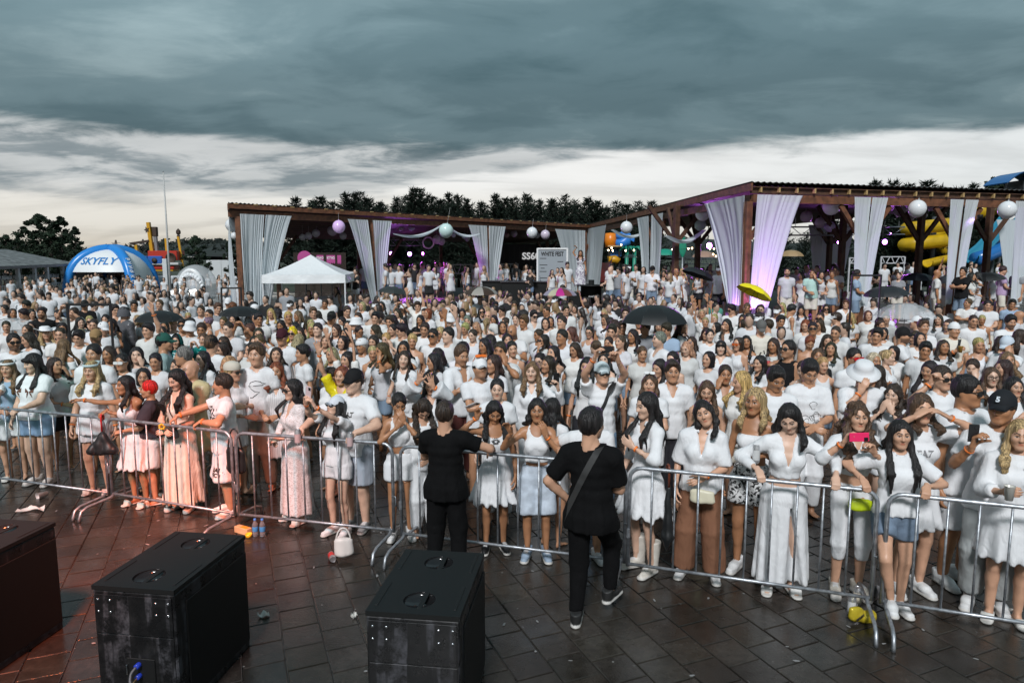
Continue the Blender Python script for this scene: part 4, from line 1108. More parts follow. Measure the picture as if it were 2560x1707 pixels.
def build_trees():
 pines = [conifer_mesh(s, 9., R) for s, R in ((1, 3.0), (2, 2.5), (3, 3.4), (4, 2.8))]
 tops = [(739, 495), (783, 503), (800, 495), (831, 506), (864, 484), (887, 484), (921, 498), (950, 507), (992, 495), (1032, 471), (1050, 474), (1077, 490), (1100, 500), (1122, 484), (1145, 491), (1168, 499),
   (1203, 506), (1240, 487), (1262, 498), (1284, 495), (1319, 493), (1349, 501), (1382, 503), (1416, 516), (1445, 512), (1470, 495), (1492, 505), (1515, 520), (1566, 512), (1600, 520), (1629, 506),
   (2190, 453), (2236, 453), (2272, 461), (2318, 456), (2358, 468), (2400, 470), (2435, 461)]
 r = random.Random(5)
 ORD = ['first', 'second', 'third', 'fourth', 'fifth', 'sixth', 'seventh', 'eighth', 'ninth', 'tenth', 'eleventh', 'twelfth', 'thirteenth', 'fourteenth', 'fifteenth', 'sixteenth', 'seventeenth', 'eighteenth', 'nineteenth', 'twentieth']
 def nth(k):
  if k <= 20: return ORD[k - 1]
  return 'twenty-' + ORD[k - 21] if k < 30 else ('thirtieth' if k == 30 else 'thirty-' + ORD[k - 31])
 for k, (px, py) in enumerate(tops):
  Y = r.uniform(62, 72) if px < 1700 else r.uniform(46, 52)
  P = at_y(px, py, Y); sc = P.z / 9.
  if px < 1700: lb = 'dark pine behind the pavilion roofs, %s treetop counting from the left' % nth(k + 1)
  else: lb = 'dark pine tip above the right pavilion roof, %s from the left there' % nth(k - 30)
  plant_tree(pines[k % 4], 'pine_tree', (P.x, P.y, 0), sc, r.uniform(0, 6), lb, leaf_m, 'pines behind the pavilions', r.uniform(.85, 1.15))
 # the close wood behind, read as one dark mass
 T = [];
 me = pines[2][1]; co = np.zeros(len(me.vertices) * 3, np.float32); me.vertices.foreach_get('co', co); co = co.reshape(-1, 3); tri = np.arange(len(co)).reshape(-1, 3)
 Vs = [];
 for k in range(46):
  x = -19 + k * 1.35 + r.uniform(-.5, .5); y = r.uniform(72, 80); s = r.uniform(.72, .95); a = r.uniform(0, 6); ca, sa = math.cos(a), math.sin(a)
  if k >= 26: x += 4; y = r.uniform(50, 60); s *= .62
  sub = tri[::2] if k % 2 else tri[1::2]; c = co[sub.ravel()] * s * 1.15
  Vs.append(np.stack([c[:, 0] * ca - c[:, 1] * sa + x, c[:, 0] * sa + c[:, 1] * ca + y, c[:, 2]], 1))
 V = np.concatenate(Vs); tag(link('pine_wood', mkmesh('pine_wood', V, np.arange(len(V)).reshape(-1, 3), False), leaf_m), 'dense dark pine wood closing the view behind the pavilions', 'woods', kind='stuff')
 bl = [broadleaf_mesh(s, 8., R, n) for s, R, n in ((21, 2.2, 9500), (22, 1.7, 7000), (23, 2.6, 9000))]
 for px, py, Y, v, sx, lb in ((96, 534, 72, 0, 1.25, 'tallest dark tree at left behind the weathered pergola roof'), (150, 541, 70, 1, 1.2, 'second dark tree at left beside the tallest one'),
        (186, 566, 66, 1, .9, 'lower feathery tree just left of the blue inflatable tent'), (14, 586, 78, 2, 1.0, 'low rounded tree at the left edge of the picture'),
        (44, 592, 74, 1, 1.0, 'small dark tree between the left edge and the tallest tree'), (125, 578, 62, 2, 1.3, 'broad bushy tree low in front of the tallest dark tree'),
        (488, 588, 58, 0, .95, 'round dark tree between the play ship and the curtained pavilion'), (2490, 442, 50, 0, 1.0, 'brownish leafy tree above the right roof by the slide tower')):
  P = at_y(px, py, Y); plant_tree(bl[v], 'leafy_tree', (P.x, P.y, 0), P.z / 8., r.uniform(0, 6), lb, leaf2_m, None, sx)
 P = at_y(578, 592, 60); plant_tree(bl[1], 'leafy_tree', (P.x, P.y, 0), P.z / 8., 1.3, 'thin tree peeping out at the left end of the pavilion', leaf2_m, None, .8)
build_trees()
# ---------------------------------------------------------------- timber pavilions with white curtains
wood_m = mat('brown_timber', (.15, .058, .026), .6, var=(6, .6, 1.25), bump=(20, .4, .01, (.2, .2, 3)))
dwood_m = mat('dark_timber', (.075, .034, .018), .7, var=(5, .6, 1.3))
roof_m = mat('roof_sheet', (.055, .050, .047), .5, var=(3, .7, 1.2))
batten_m = mat('pale_batten', (.42, .28, .12), .7)
deck_m = mat('deck_boards', (.07, .055, .045), .45, var=(4, .7, 1.25), bump=(30, .3, .004, (.3, 4, 1)))
def curtain_mat():
 m = mat('sheer_curtain', (.78, .84, .87), .85, spec=.15); t = m.node_tree; b = t.nodes['Principled BSDF']
 tr = N('ShaderNodeBsdfTranslucent', t); tr.inputs[0].default_value = (.70, .78, .82, 1); mx = N('ShaderNodeMixShader', t); mx.inputs[0].default_value = .4
 t.links.new(b.outputs[0], mx.inputs[1]); t.links.new(tr.outputs[0], mx.inputs[2]); t.links.new(mx.outputs[0], t.nodes['Material Output'].inputs[0]); return m
curtain_mat()
EH = 4.9; DECK = .85
E0 = on_z(570, 508, EH); E1 = on_z(1475, 562, EH); E2 = on_z(1880, 464, EH); E3 = on_z(2650, 486, EH)
def on_line(px, A, B):
 """point of the vertical plane through A and B seen in pixel column px (at eave height)"""
 k = (px - 1280) / F
 # x = k*depth, depth ~ y*CP - (z-CAMZ)*SP
 c = (EH - CAMZ) * SP
 # A + t(B-A): x - k*(y*CP - c) = 0
 fa = A.x - k * (A.y * CP - c); fb = B.x - k * (B.y * CP - c); t = fa / (fa - fb)
 return A + (B - A) * t
def ribbed_roof(name, quad, parent, wave=.16, amp=.018, th=.012):
 """corrugated sheet over quad A,B (front edge) C,D (back edge, same order)"""
 A, B, Cc, D = [Vector(q) for q in quad]; n = int((B - A).length / wave) * 4
 vs = []; fs = []
 for i in range(n + 1):
  u = i / n; dz = amp * math.cos(i * math.pi / 2)
  for k, (p, q) in enumerate(((A, B), (Cc, D))):
   w = p.lerp(q, u); vs += [(w.x, w.y, w.z + dz), (w.x, w.y, w.z + dz - th)]
 for i in range(n):
  a, b = i * 4, (i + 1) * 4
  fs += [(a, b, b + 2, a + 2), (a + 1, a + 3, b + 3, b + 1), (a, a + 1, b + 1, b), (a + 2, b + 2, b + 3, a + 3)]
 fs += [(0, 2, 3, 1), (n * 4, n * 4 + 1, n * 4 + 3, n * 4 + 2)]
 return MB().add(vs, fs).build(name, roof_m, parent)
def y_post(parent, p, top, base=DECK, br=(), w=.19, m=None, reach=1.0):
 m = m or wood_m
 MB().box((p.x, p.y, (base + top) / 2), (w, w, top - base), math.atan2(1, 3), .012).build('post', m, parent)
 for d in br:
  d = Vector((d[0], d[1], 0)).normalized()
  MB().bar((p.x + d.x * .09, p.y + d.y * .09, top - reach - .15), (p.x + d.x * reach, p.y + d.y * reach, top - .04), .09, .13).build('brace', m, parent)
def build_pavilions():
 # ---- left wing
 back = Vector((-.36, .933, 0)); D = 8.0; RB = 4.05
 A, B = E0.copy(), E1.copy(); e = (B - A).normalized(); e.z = 0
 pv = empty('timber_pavilion', (0, 0, 0), 0, 'long brown timber pavilion at left with lean-to roof and white curtains', 'pavilion')
 zb = RB
 Ab, Bb = A + back * D, B + back * D; Ab.z = Bb.z = zb
 ribbed_roof('roof', (A + Vector((0, 0, .03)), B + Vector((0, 0, .03)), Ab, Bb), pv)
 nb = 26
 for k in range(nb):     # boards of the ceiling running along the eave
  u0, u1 = k / nb, (k + 1) / nb
  P = [A.lerp(Ab, u0), B.lerp(Bb, u0), B.lerp(Bb, u1 - .003), A.lerp(Ab, u1 - .003)]
  vs = [(p.x, p.y, p.z - .14) for p in P] + [(p.x, p.y, p.z - .165 - .004 * (k % 2)) for p in P]
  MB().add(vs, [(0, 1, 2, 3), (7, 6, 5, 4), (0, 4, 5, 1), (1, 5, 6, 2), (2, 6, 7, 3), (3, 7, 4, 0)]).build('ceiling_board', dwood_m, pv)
 MB().bar(A + Vector((0, 0, -.10)), B + Vector((0, 0, -.10)), .05, .16).build('fascia', wood_m, pv)
 off = Vector((e.y * -.0, 0, 0)); inn = back * .25
 MB().bar(A + inn + Vector((0, 0, -.36)), B + inn + Vector((0, 0, -.36)), .12, .24).build('eave_beam', wood_m, pv)
 MB().bar(A + Vector((0, 0, -.12)), Ab + Vector((0, 0, -.12)), .06, .22).build('gable_board', wood_m, pv)
 L = (B - A).length; n = int(L / .75)
 for k in range(n): MB().box(tuple(A + (B - A) * ((k + .4) / n) + Vector((0, 0, -.012)) - back * .035), (.16, .03, .035), math.atan2(e.y, e.x)).build('batten_end', batten_m, pv)
 posts = [on_line(px, A, B) + inn for px in (592, 932, 1221, 1467)]
 for i, p in enumerate(posts): y_post(pv, p, EH - .45, 0, ((e.x, e.y), (-e.x, -e.y), (back.x, back.y)) if i else ((e.x, e.y), (back.x, back.y)))
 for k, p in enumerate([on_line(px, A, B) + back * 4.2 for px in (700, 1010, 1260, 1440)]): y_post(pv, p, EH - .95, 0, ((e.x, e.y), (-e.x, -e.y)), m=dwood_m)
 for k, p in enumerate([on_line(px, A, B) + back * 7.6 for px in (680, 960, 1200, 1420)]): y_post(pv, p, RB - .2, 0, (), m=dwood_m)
 # ---- right wing
 pr = empty('timber_pavilion', (0, 0, 0), 0, 'brown timber pavilion at right with corrugated roof edge and white curtains', 'pavilion')
 A, B = E2.copy(), E3.copy(); ef = (B - A); ef.z = 0; ef.normalize(); Cc = E1.copy()
 es = (Cc - A); es.z = 0; es.normalize()
 Dd = B + es * 20; Dd.z = EH - .1; Cc.z = EH - .05
 zo = Vector((0, 0, .10))
 ribbed_roof('roof', (A + zo, B + zo, Cc + zo, Dd + zo), pr, .19, .02)
 nb = 30
 for k in range(nb):
  u0, u1 = k / nb, (k + 1) / nb
  P = [A.lerp(Cc, u0), B.lerp(Dd, u0), B.lerp(Dd, u1 - .003), A.lerp(Cc, u1 - .003)]
  vs = [(p.x, p.y, p.z - .02) for p in P] + [(p.x, p.y, p.z - .045 - .004 * (k % 2)) for p in P]
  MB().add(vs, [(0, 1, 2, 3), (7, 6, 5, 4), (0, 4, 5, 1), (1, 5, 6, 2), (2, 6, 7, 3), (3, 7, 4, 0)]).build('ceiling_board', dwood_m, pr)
 n = int((B - A).length / .55)
 for k in range(n): MB().box(tuple(A + (B - A) * ((k + .5) / n) + Vector((0, 0, -.10)) + es * .05), (.05, .12, .13), math.atan2(ef.y, ef.x)).build('rafter_end', batten_m, pr)
 MB().bar(A + Vector((0, 0, -.12)) + es * .10, B + Vector((0, 0, -.12)) + es * .10, .03, .16).build('fascia', dwood_m, pr)
 MB().bar(A + Vector((0, 0, -.33)) + es * .16 + ef * .1, B + Vector((0, 0, -.33)) + es * .16, .12, .22).build('eave_beam', wood_m, pr)
 MB().bar(A + Vector((0, 0, -.03)), Cc + Vector((0, 0, -.03)), .05, .20).build('fascia', wood_m, pr)
 MB().bar(A + Vector((0, 0, -.33)) + ef * .14 + es * .24, Cc + Vector((0, 0, -.33)) + ef * .14, .12, .22).build('eave_beam', wood_m, pr)
 front = [(1880, 0), (2176, .16), (2411, .16), (2640, .16)]
 for px, o in front:
  p = on_line(px, A, B) + es * .2; d = ((ef.x, ef.y), (-ef.x, -ef.y)) if px > 1900 else ((ef.x, ef.y), (es.x, es.y))
  y_post(pr, p, EH - .42, 0, d, reach=.85)
 for px in (1632,):
  p = on_line(px, A, Cc) + ef * .14; y_post(pr, p, EH - .42, 0, ((es.x, es.y), (-es.x, -es.y)), reach=1.3)
 for px, dp in ((2106, 6.), (2300, 5.), (2075, 11.), (1690, 6.), (1745, 10.), (2470, 6)):
  p = at_y(px, 600, (A.y + dp)); p.z = 0; y_post(pr, p, EH - .1, 0, ((ef.x, ef.y), (-ef.x, -ef.y), (es.x, es.y)), m=dwood_m, reach=1.1)
 # ---- the decks under them
 def deck(name, pts, z):
  n = len(pts); vs = [(p[0], p[1], z) for p in pts] + [(p[0], p[1], 0.) for p in pts]
  o = MB().add(vs, [tuple(range(n))] + [(i, i + n, (i + 1) % n + n, (i + 1) % n) for i in range(n)]).build(name, deck_m); tag(o, kind='structure')
 f1 = Vector((.70, -.70, 0)) * 1.2
 a, b = E0 + f1, E1 + Vector((-1.0, -4.0, 0)); deck('raised_deck', [(a.x, a.y), (b.x, b.y), (b.x + back.x * 13, b.y + back.y * 13), (a.x + back.x * 9.5, a.y + back.y * 9.5)], DECK)
 a = E2 + Vector((-1.2, -.9, 0)); b = E3 + Vector((1, -.9, 0)); c = E1 + Vector((-.8, -3.5, 0))
 deck('raised_deck', [(a.x, a.y), (b.x, b.y), (b.x + es.x * 22, b.y + es.y * 22), (c.x + 3, c.y + 8), (c.x, c.y)], DECK - .012)
 # ---- curtains
 def curtain(top, bot, zt, zb, label, plane, npl=9, tint=None, sag=0):
  (P1, P2), (Q1, Q2) = top, bot
  nrm = Vector((-(P2 - P1).y, (P2 - P1).x, 0)).normalized(); nu = npl * 6; nv = 22; r = random.Random(label); ph = [r.uniform(0, 6) for _ in range(4)]
  W = (P2 - P1).length
  def fn(u, v):
   s = v ** .85; w0 = u; u = u + .035 * math.sin(6.28 * u + ph[0]) + .022 * math.sin(15 * u + ph[3]); u = min(1, max(0, u)); pu = w0 + .05 * math.sin(9 * w0 + ph[2])
   p = P1.lerp(P2, u) * (1 - s) + Q1.lerp(Q2, u) * s
   bow = math.sin(v * math.pi) * .10 * W * (u - .5) * 0
   am = (.016 + .032 * v) * min(1, W / 1.2)
   a = am * (.55 + .6 * math.sin(5 * w0 + ph[3]) ** 2) * math.sin(npl * 2 * math.pi * pu + 1.3 * math.sin(3 * v + ph[0]) + ph[1]) + .35 * am * math.sin(npl * 4.4 * math.pi * u + ph[2] + 2 * v)
   a += .10 * math.sin(v * math.pi) * math.sin(u * math.pi)
   return tuple(Vector((p.x, p.y, zt + (zb - zt) * v - .02 * math.sin(npl * 2 * math.pi * u) * v)) + nrm * a)
  vs, fs = grid_mesh(fn, nu, nv)
  o = MB().add(vs, fs).build('curtain', MAT['sheer_curtain'], smooth=True); tag(o, label, 'curtain', 'white pavilion curtains'); return o
 A, B = E0, E1; cf = Vector((.50, -.5, 0)) * .10
 def LP(px, off=.24): return on_line(px, A, B) + inn - back * off
 zt = EH - .36
 for t0, t1, b0, b1, yb, lb in ((599, 662, 602, 641, 770, 'wide white curtain beside the left end post of the left pavilion'), (664, 728, 638, 664, 770, 'white curtain swept leftwards near the left end post, second from the left'),
           (869, 921, 926, 938, 770, 'white curtain left of the post behind the white canopy tent'), (931, 980, 941, 953, 765, 'white curtain right of the post behind the white canopy tent'),
           (1171, 1217, 1212, 1221, 760, 'white curtain left of the middle post of the left pavilion'), (1223, 1265, 1224, 1236, 760, 'white curtain right of the middle post of the left pavilion'),
           (1388, 1466, 1431, 1466, 745, 'white curtain left of the inner corner post behind the dancer')):
  q = LP((b0 + b1) / 2); zb = max(DECK + .02, at_y((b0 + b1) / 2, yb, q.y).z)
  of = .40 if t0 == 664 else .24
  curtain((LP(t0, of), LP(t1, of)), (LP(b0, of), LP(b1, of)), zt, zb, lb, None, 8 if t1 - t0 > 45 else 6)
 # edge-on curtain on the left gable
 g0 = E0 + Vector((0, 0, 0)) + back * .5; g1 = E0 + back * 2.4
 curtain((g0, g1), (g0 + Vector((.12, 0, 0)), g0 + back * .7), zt, DECK, 'white curtain seen edge-on round the left end of the pavilion', None, 6)
 A2, C2 = E2, E1
 def SPt(px): return on_line(px, A2, C2) - ef * .10
 for t0, t1, b0, b1, yb, lb in ((1468, 1523, 1469, 1506, 712, 'white curtain right of the inner corner post beside the dancer'), (1597, 1629, 1620, 1631, 735, 'pale curtain left of the side post of the right pavilion'),
           (1634, 1665, 1635, 1655, 735, 'pale curtain right of the side post of the right pavilion'), (1764, 1871, 1838, 1872, 760, 'wide white curtain left of the big corner post, lit purple at its foot')):
  q = SPt((b0 + b1) / 2); zb = max(DECK + .02, at_y((b0 + b1) / 2, yb, q.y).z)
  curtain((SPt(t0), SPt(t1)), (SPt(b0), SPt(b1)), EH - .24, zb, lb, None, 7)
 def FP(px, b=-.06): return on_line(px, E2, E3) + es * b
 for t0, t1, b0, b1, yb, lb in ((1890, 2006, 1884, 1928, 770, 'wide white curtain right of the big corner post, lit purple at its foot'), (2134, 2176, 2150, 2166, 770, 'pale curtain left of the second front post of the right pavilion'),
           (2180, 2220, 2168, 2184, 765, 'pale curtain right of the second front post of the right pavilion'), (2375, 2409, 2382, 2396, 760, 'white curtain left of the third front post of the right pavilion'),
           (2413, 2446, 2403, 2417, 760, 'white curtain right of the third front post with a purple glow on top'), (2538, 2580, 2548, 2575, 760, 'white curtain cut by the right edge of the picture')):
  q = FP((b0 + b1) / 2); zb = max(DECK + .02, at_y((b0 + b1) / 2, yb, q.y).z)
  curtain((FP(t0), FP(t1)), (FP(b0), FP(b1)), EH - .24, zb, lb, None, 8 if t1 - t0 > 80 else 6)
 def BP(px, Y): p = at_y(px, 600, Y); p.z = 0; return p
 for Y, t0, t1, b0, b1, lb in ((E2.y + 11.3, 2019, 2073, 2045, 2072, 'grey white curtain deep inside the right pavilion, left of its inner post'), (E2.y + 11.3, 2078, 2136, 2080, 2105, 'grey white curtain deep inside the right pavilion, right of its inner post'),
          (E2.y + 7, 2487, 2538, 2535, 2556, 'grey white curtain slanting behind the balloon at far right')):
  curtain((BP(t0, Y), BP(t1, Y)), (BP(b0, Y), BP(b1, Y)), EH - .55, DECK + .05, lb, None, 7)
 # ---- swags of cloth under the ceiling
 for k, (p0, p1, Y, lb) in enumerate((((985, 585), (1110, 560), 30, 'sheer white swag sagging under the left pavilion ceiling'), ((1110, 560), (1200, 585), 33, 'short white swag right of the big balloon under the left ceiling'), ((1530, 575), (1620, 575), 30, 'white swag under the ceiling near the inner corner'), ((1665, 590), (1760, 575), 24, 'white swag hanging left of the big corner curtain'))):
  a = at_y(p0[0], p0[1], Y); b = at_y(p1[0], p1[1], Y + 1)
  def fn(u, v, a=a, b=b):
   p = a.lerp(b, u); s = math.sin(u * math.pi)
   return (p.x, p.y + (v - .5) * .6, p.z - .30 * s + .05 * math.cos(v * 12 + u * 3) * (.4 + s))
  vs, fs = grid_mesh(fn, 20, 8); tag(MB().add(vs, fs).build('cloth_swag', MAT['sheer_curtain'], smooth=True), lb, 'swag', 'white cloth swags under the roofs')
 return pv, pr
build_pavilions()
# ---------------------------------------------------------------- balloons hung under the roofs
def build_balloons():
 wm = mat('balloon_latex', rough=.18, objcol=True, spec=.5)
 m = MB(); pr = []
 for k in range(15):
  a = math.pi * k / 14; z = -math.cos(a); pr.append((max(.004, math.sin(a)) * (1 - .06 * max(0, -z)), z * 1.04))
 m.lathe([(r * .25, z * .25) for r, z in pr], 24); me = mkmesh('balloon', np.array(m.v), m.f, True); me.materials.append(wm)
 kn = MB().lathe([(.002, .29), (.02, .275), (.012, .262), (.004, .25)], 8); mk = mkmesh('knot', np.array(kn.v), kn.f, True); mk.materials.append(wm)
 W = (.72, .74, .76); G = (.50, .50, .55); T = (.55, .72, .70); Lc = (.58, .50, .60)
 B = [(580, 563, 32, W, 'big white balloon hanging outside the left end post of the pavilion'), (586, 590, 18, W, 'small white balloon low beside the left end post'), (847, 567, 31, (.75, .5, .85), 'balloon tinted with lilac light under the left pavilion roof'), (831, 577, 25, Lc, 'grey balloon just left of the lilac balloon'),  # the lilac balloon carries purple lamplight in its base colour
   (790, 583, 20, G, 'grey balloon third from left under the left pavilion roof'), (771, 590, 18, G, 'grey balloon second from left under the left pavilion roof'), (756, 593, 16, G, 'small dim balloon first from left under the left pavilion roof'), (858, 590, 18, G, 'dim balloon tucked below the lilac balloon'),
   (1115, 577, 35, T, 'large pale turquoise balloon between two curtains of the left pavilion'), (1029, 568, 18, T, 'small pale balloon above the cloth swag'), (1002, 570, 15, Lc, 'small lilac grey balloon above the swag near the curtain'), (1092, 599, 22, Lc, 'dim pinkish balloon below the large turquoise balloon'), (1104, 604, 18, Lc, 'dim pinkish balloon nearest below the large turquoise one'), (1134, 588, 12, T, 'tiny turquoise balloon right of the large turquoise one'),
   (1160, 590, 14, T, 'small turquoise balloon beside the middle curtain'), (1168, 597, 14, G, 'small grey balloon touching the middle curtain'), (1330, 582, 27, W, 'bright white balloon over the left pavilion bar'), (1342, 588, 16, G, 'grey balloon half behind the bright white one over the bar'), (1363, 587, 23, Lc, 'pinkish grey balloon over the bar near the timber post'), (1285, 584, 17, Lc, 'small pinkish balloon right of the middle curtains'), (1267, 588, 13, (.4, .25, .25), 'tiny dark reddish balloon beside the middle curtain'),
   (1566, 569, 30, W, 'white balloon right of the inner corner above the play area'), (1757, 534, 36, W, 'large white balloon left of the big corner curtain'), (1751, 563, 28, T, 'turquoise balloon hanging under the large white one at the corner'), (2079, 516, 42, W, 'large white balloon right of the big corner curtains'), (2016, 542, 29, Lc, 'dim lilac balloon beside the big corner curtain'), (2050, 557, 25, Lc, 'dim lilac balloon below the roof truss'), (2074, 567, 26, (.6, .5, .85), 'lilac lit balloon above the truss at right'),  # lilac lit balloon: the violet light is put into its colour
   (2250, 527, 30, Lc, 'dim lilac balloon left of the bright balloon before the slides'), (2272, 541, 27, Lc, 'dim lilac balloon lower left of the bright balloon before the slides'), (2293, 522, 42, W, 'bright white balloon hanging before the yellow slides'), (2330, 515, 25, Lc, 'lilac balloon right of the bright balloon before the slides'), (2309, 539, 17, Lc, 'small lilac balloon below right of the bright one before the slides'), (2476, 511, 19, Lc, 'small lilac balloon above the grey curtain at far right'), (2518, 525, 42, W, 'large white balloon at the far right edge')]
 for px, py, d, c, lb in B:
  Ym = on_line(px, E0, E1).y + 3.6 if px < 1470 else on_line(px, E2, E1).y + 3 if px < 1870 else E2.y + 6
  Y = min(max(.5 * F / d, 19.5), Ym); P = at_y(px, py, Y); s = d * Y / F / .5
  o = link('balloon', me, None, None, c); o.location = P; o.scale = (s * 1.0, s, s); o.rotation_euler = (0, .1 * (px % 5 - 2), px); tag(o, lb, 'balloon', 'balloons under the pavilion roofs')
  link('knot', mk, None, o, c)
  MB().tube([(0, 0, .28), (0, 0, max(.32, (EH - .2 - P.z) / s))], .004 / s, 4).build('string', mat('string', (.5, .5, .5)), o)
build_balloons()
# ---------------------------------------------------------------- lettering as flat mesh
def text_mesh(txt, size=1., bold=0, shear=0, xs=1.):
 cu = bpy.data.curves.new('t', 'FONT'); cu.body = txt; cu.size = size; cu.align_x = 'CENTER'; cu.align_y = 'CENTER'; cu.offset = bold; cu.shear = shear; cu.resolution_u = 3
 o = bpy.data.objects.new('t', cu); C.objects.link(o); dg = bpy.context.evaluated_depsgraph_get()
 me = bpy.data.meshes.new_from_object(o.evaluated_get(dg)); bpy.data.objects.remove(o); bpy.data.curves.remove(cu)
 if xs != 1:
  for v in me.vertices: v.co.x *= xs
 return me
def text_obj(txt, size, mt, parent, M, name='lettering', **k):
 me = text_mesh(txt, size, **k); me.materials.clear(); o = link(name, me, mt, parent); o.matrix_local = M; return o
# ---------------------------------------------------------------- crowd barriers
galv_m = mat('galvanised_steel', (.42, .44, .47), .42, .75, bump=(45, .25, .003), var=(18, .62, 1.15))
def barrier(pa, pb, label, feet=(1, 1), ext=(0, 0)):
 A = on_z(pa[0], pa[1], 1.10); B = on_z(pb[0], pb[1], 1.10); A.z = B.z = 0
 d = (B - A); L = d.length; rz = math.atan2(d.y, d.x)
 t = empty('crowd_barrier', A, rz, label, 'barrier', 'steel crowd barriers along the front')
 z0, z1, R = .16, 1.10, .11
 pts = []
 def arc(cx, cz, a0): return [(cx + R * math.cos(a0 + k * math.pi / 8), 0, cz + R * math.sin(a0 + k * math.pi / 8)) for k in range(5)]
 pts = [(0, 0, z0), (0, 0, z1 - R)] + arc(R, z1 - R, math.pi)[::-1][::-1][0:0] + [(R - R * math.cos(k * math.pi / 8), 0, z1 - R + R * math.sin(k * math.pi / 8)) for k in range(1, 5)] + [(L - R + R * math.sin(k * math.pi / 8), 0, z1 - R + R * math.cos(k * math.pi / 8)) for k in range(0, 4)] + [(L, 0, z1 - R), (L, 0, z0)]
 MB().tube(pts, .0185, 8).build('frame', galv_m, t, True)
 MB().tube([(.01, 0, z0 + .02), (L - .01, 0, z0 + .02)], .0155, 8).build('bottom_rail', galv_m, t, True)
 n = max(4, round(L / .20)); m = MB().tube([(0, 0, z0 + .03), (0, 0, z1 - .012)], .0095, 7); me = mkmesh('bar', np.array(m.v), m.f, True); me.materials.append(galv_m)
 for k in range(1, n): o = link('bar', me, None, t); o.location = (L * k / n, 0, 0)
 for x, on in ((.03, feet[0]), (L - .03, feet[1])):
  if on:
   f = .46; pts = [(x, 0, z0 + .02), (x, -.05, .15), (x, -f + .1, .135), (x, -f + .03, .105), (x, -f, .03), (x, -f, .0)]
   MB().tube(pts, .0165, 7).build('foot', galv_m, t, True)
   MB().tube([(x, 0, z0 + .01), (x, .06, .14), (x, f - .1, .13), (x, f - .02, .10), (x, f, .0)], .0165, 7).build('foot', galv_m, t, True)
 MB().tube([(L - .005, -.02, .55), (L + .035, -.02, .55), (L + .035, -.02, .45)], .007, 5).build('hook', galv_m, t, True)
 MB().box((.0, -.022, .48), (.03, .012, .09), bev=.002).build('bracket', galv_m, t)
 return t, A, B
BAR = []
for pa, pb, lb, ft in (((-130, 1008), (258, 1044), 'leftmost steel barrier before the fuller person in the bow t-shirt', (0, 1)), ((267, 1045), (577, 1080), 'steel barrier with the black folding umbrella hung on it', (1, 1)),
       ((588, 1081), (980, 1109), 'steel barrier where the black cap person rests both cans', (0, 1)), ((1000, 1114), (1566, 1162), 'steel barrier between the two people in black', (1, 1)),
       ((1575, 1167), (2196, 1227), 'steel barrier with the wooden-handled umbrella hooked over it', (0, 1)), ((2222, 1232), (2790, 1292), 'darker steel barrier at the right edge of the picture', (1, 0))):
 BAR.append(barrier(pa, pb, lb, ft))
def bar_y(x):
 for t, A, B in BAR:
  if x <= B.x + .02: return A.y + (B.y - A.y) * (x - A.x) / (B.x - A.x)
 t, A, B = BAR[-1]; return A.y + (B.y - A.y) * (x - A.x) / (B.x - A.x)
# ---------------------------------------------------------------- bass speakers in front
def speaker_mat():
 m = mat('scuffed_black_paint', (.012, .012, .013), .35, spec=.5); t = m.node_tree; b = t.nodes['Principled BSDF']
 tc = N('ShaderNodeTexCoord', t); mp = N('ShaderNodeMapping', t); mp.inputs['Scale'].default_value = (9, 9, .9); t.links.new(tc.outputs['Object'], mp.inputs[0])
 n1 = N('ShaderNodeTexNoise', t); n1.inputs['Scale'].default_value = 2.2; n1.inputs['Detail'].default_value = 6; t.links.new(mp.outputs[0], n1.inputs[0])
 n2 = N('ShaderNodeTexNoise', t); n2.inputs['Scale'].default_value = 7; n2.inputs['Detail'].default_value = 8; n2.inputs['Roughness'].default_value = .7; t.links.new(tc.outputs['Object'], n2.inputs[0])
 dust = math_('MULTIPLY', ramp_(n1.outputs[0], [(.47, (0,) * 3), (.60, (1,) * 3)], t), ramp_(n2.outputs[0], [(.42, (0,) * 3), (.62, (1,) * 3)], t), t)
 c = mix_(math_('MULTIPLY', dust, .8, t), (.006, .006, .0065), (.075, .075, .085), t); t.links.new(c, b.inputs['Base Color'])
 t.links.new(ramp_(n2.outputs[0], [(.35, (.22,) * 3), (.7, (.6,) * 3)], t), b.inputs['Roughness']); return m
speaker_mat(); mat('textured_black', (.0055, .006, .006), .55, bump=(220, .35, .002), spec=.35); mat('dark_hole', (.004, .004, .004), .5); chrome_m = mat('chrome', (.6, .6, .62), .2, 1)
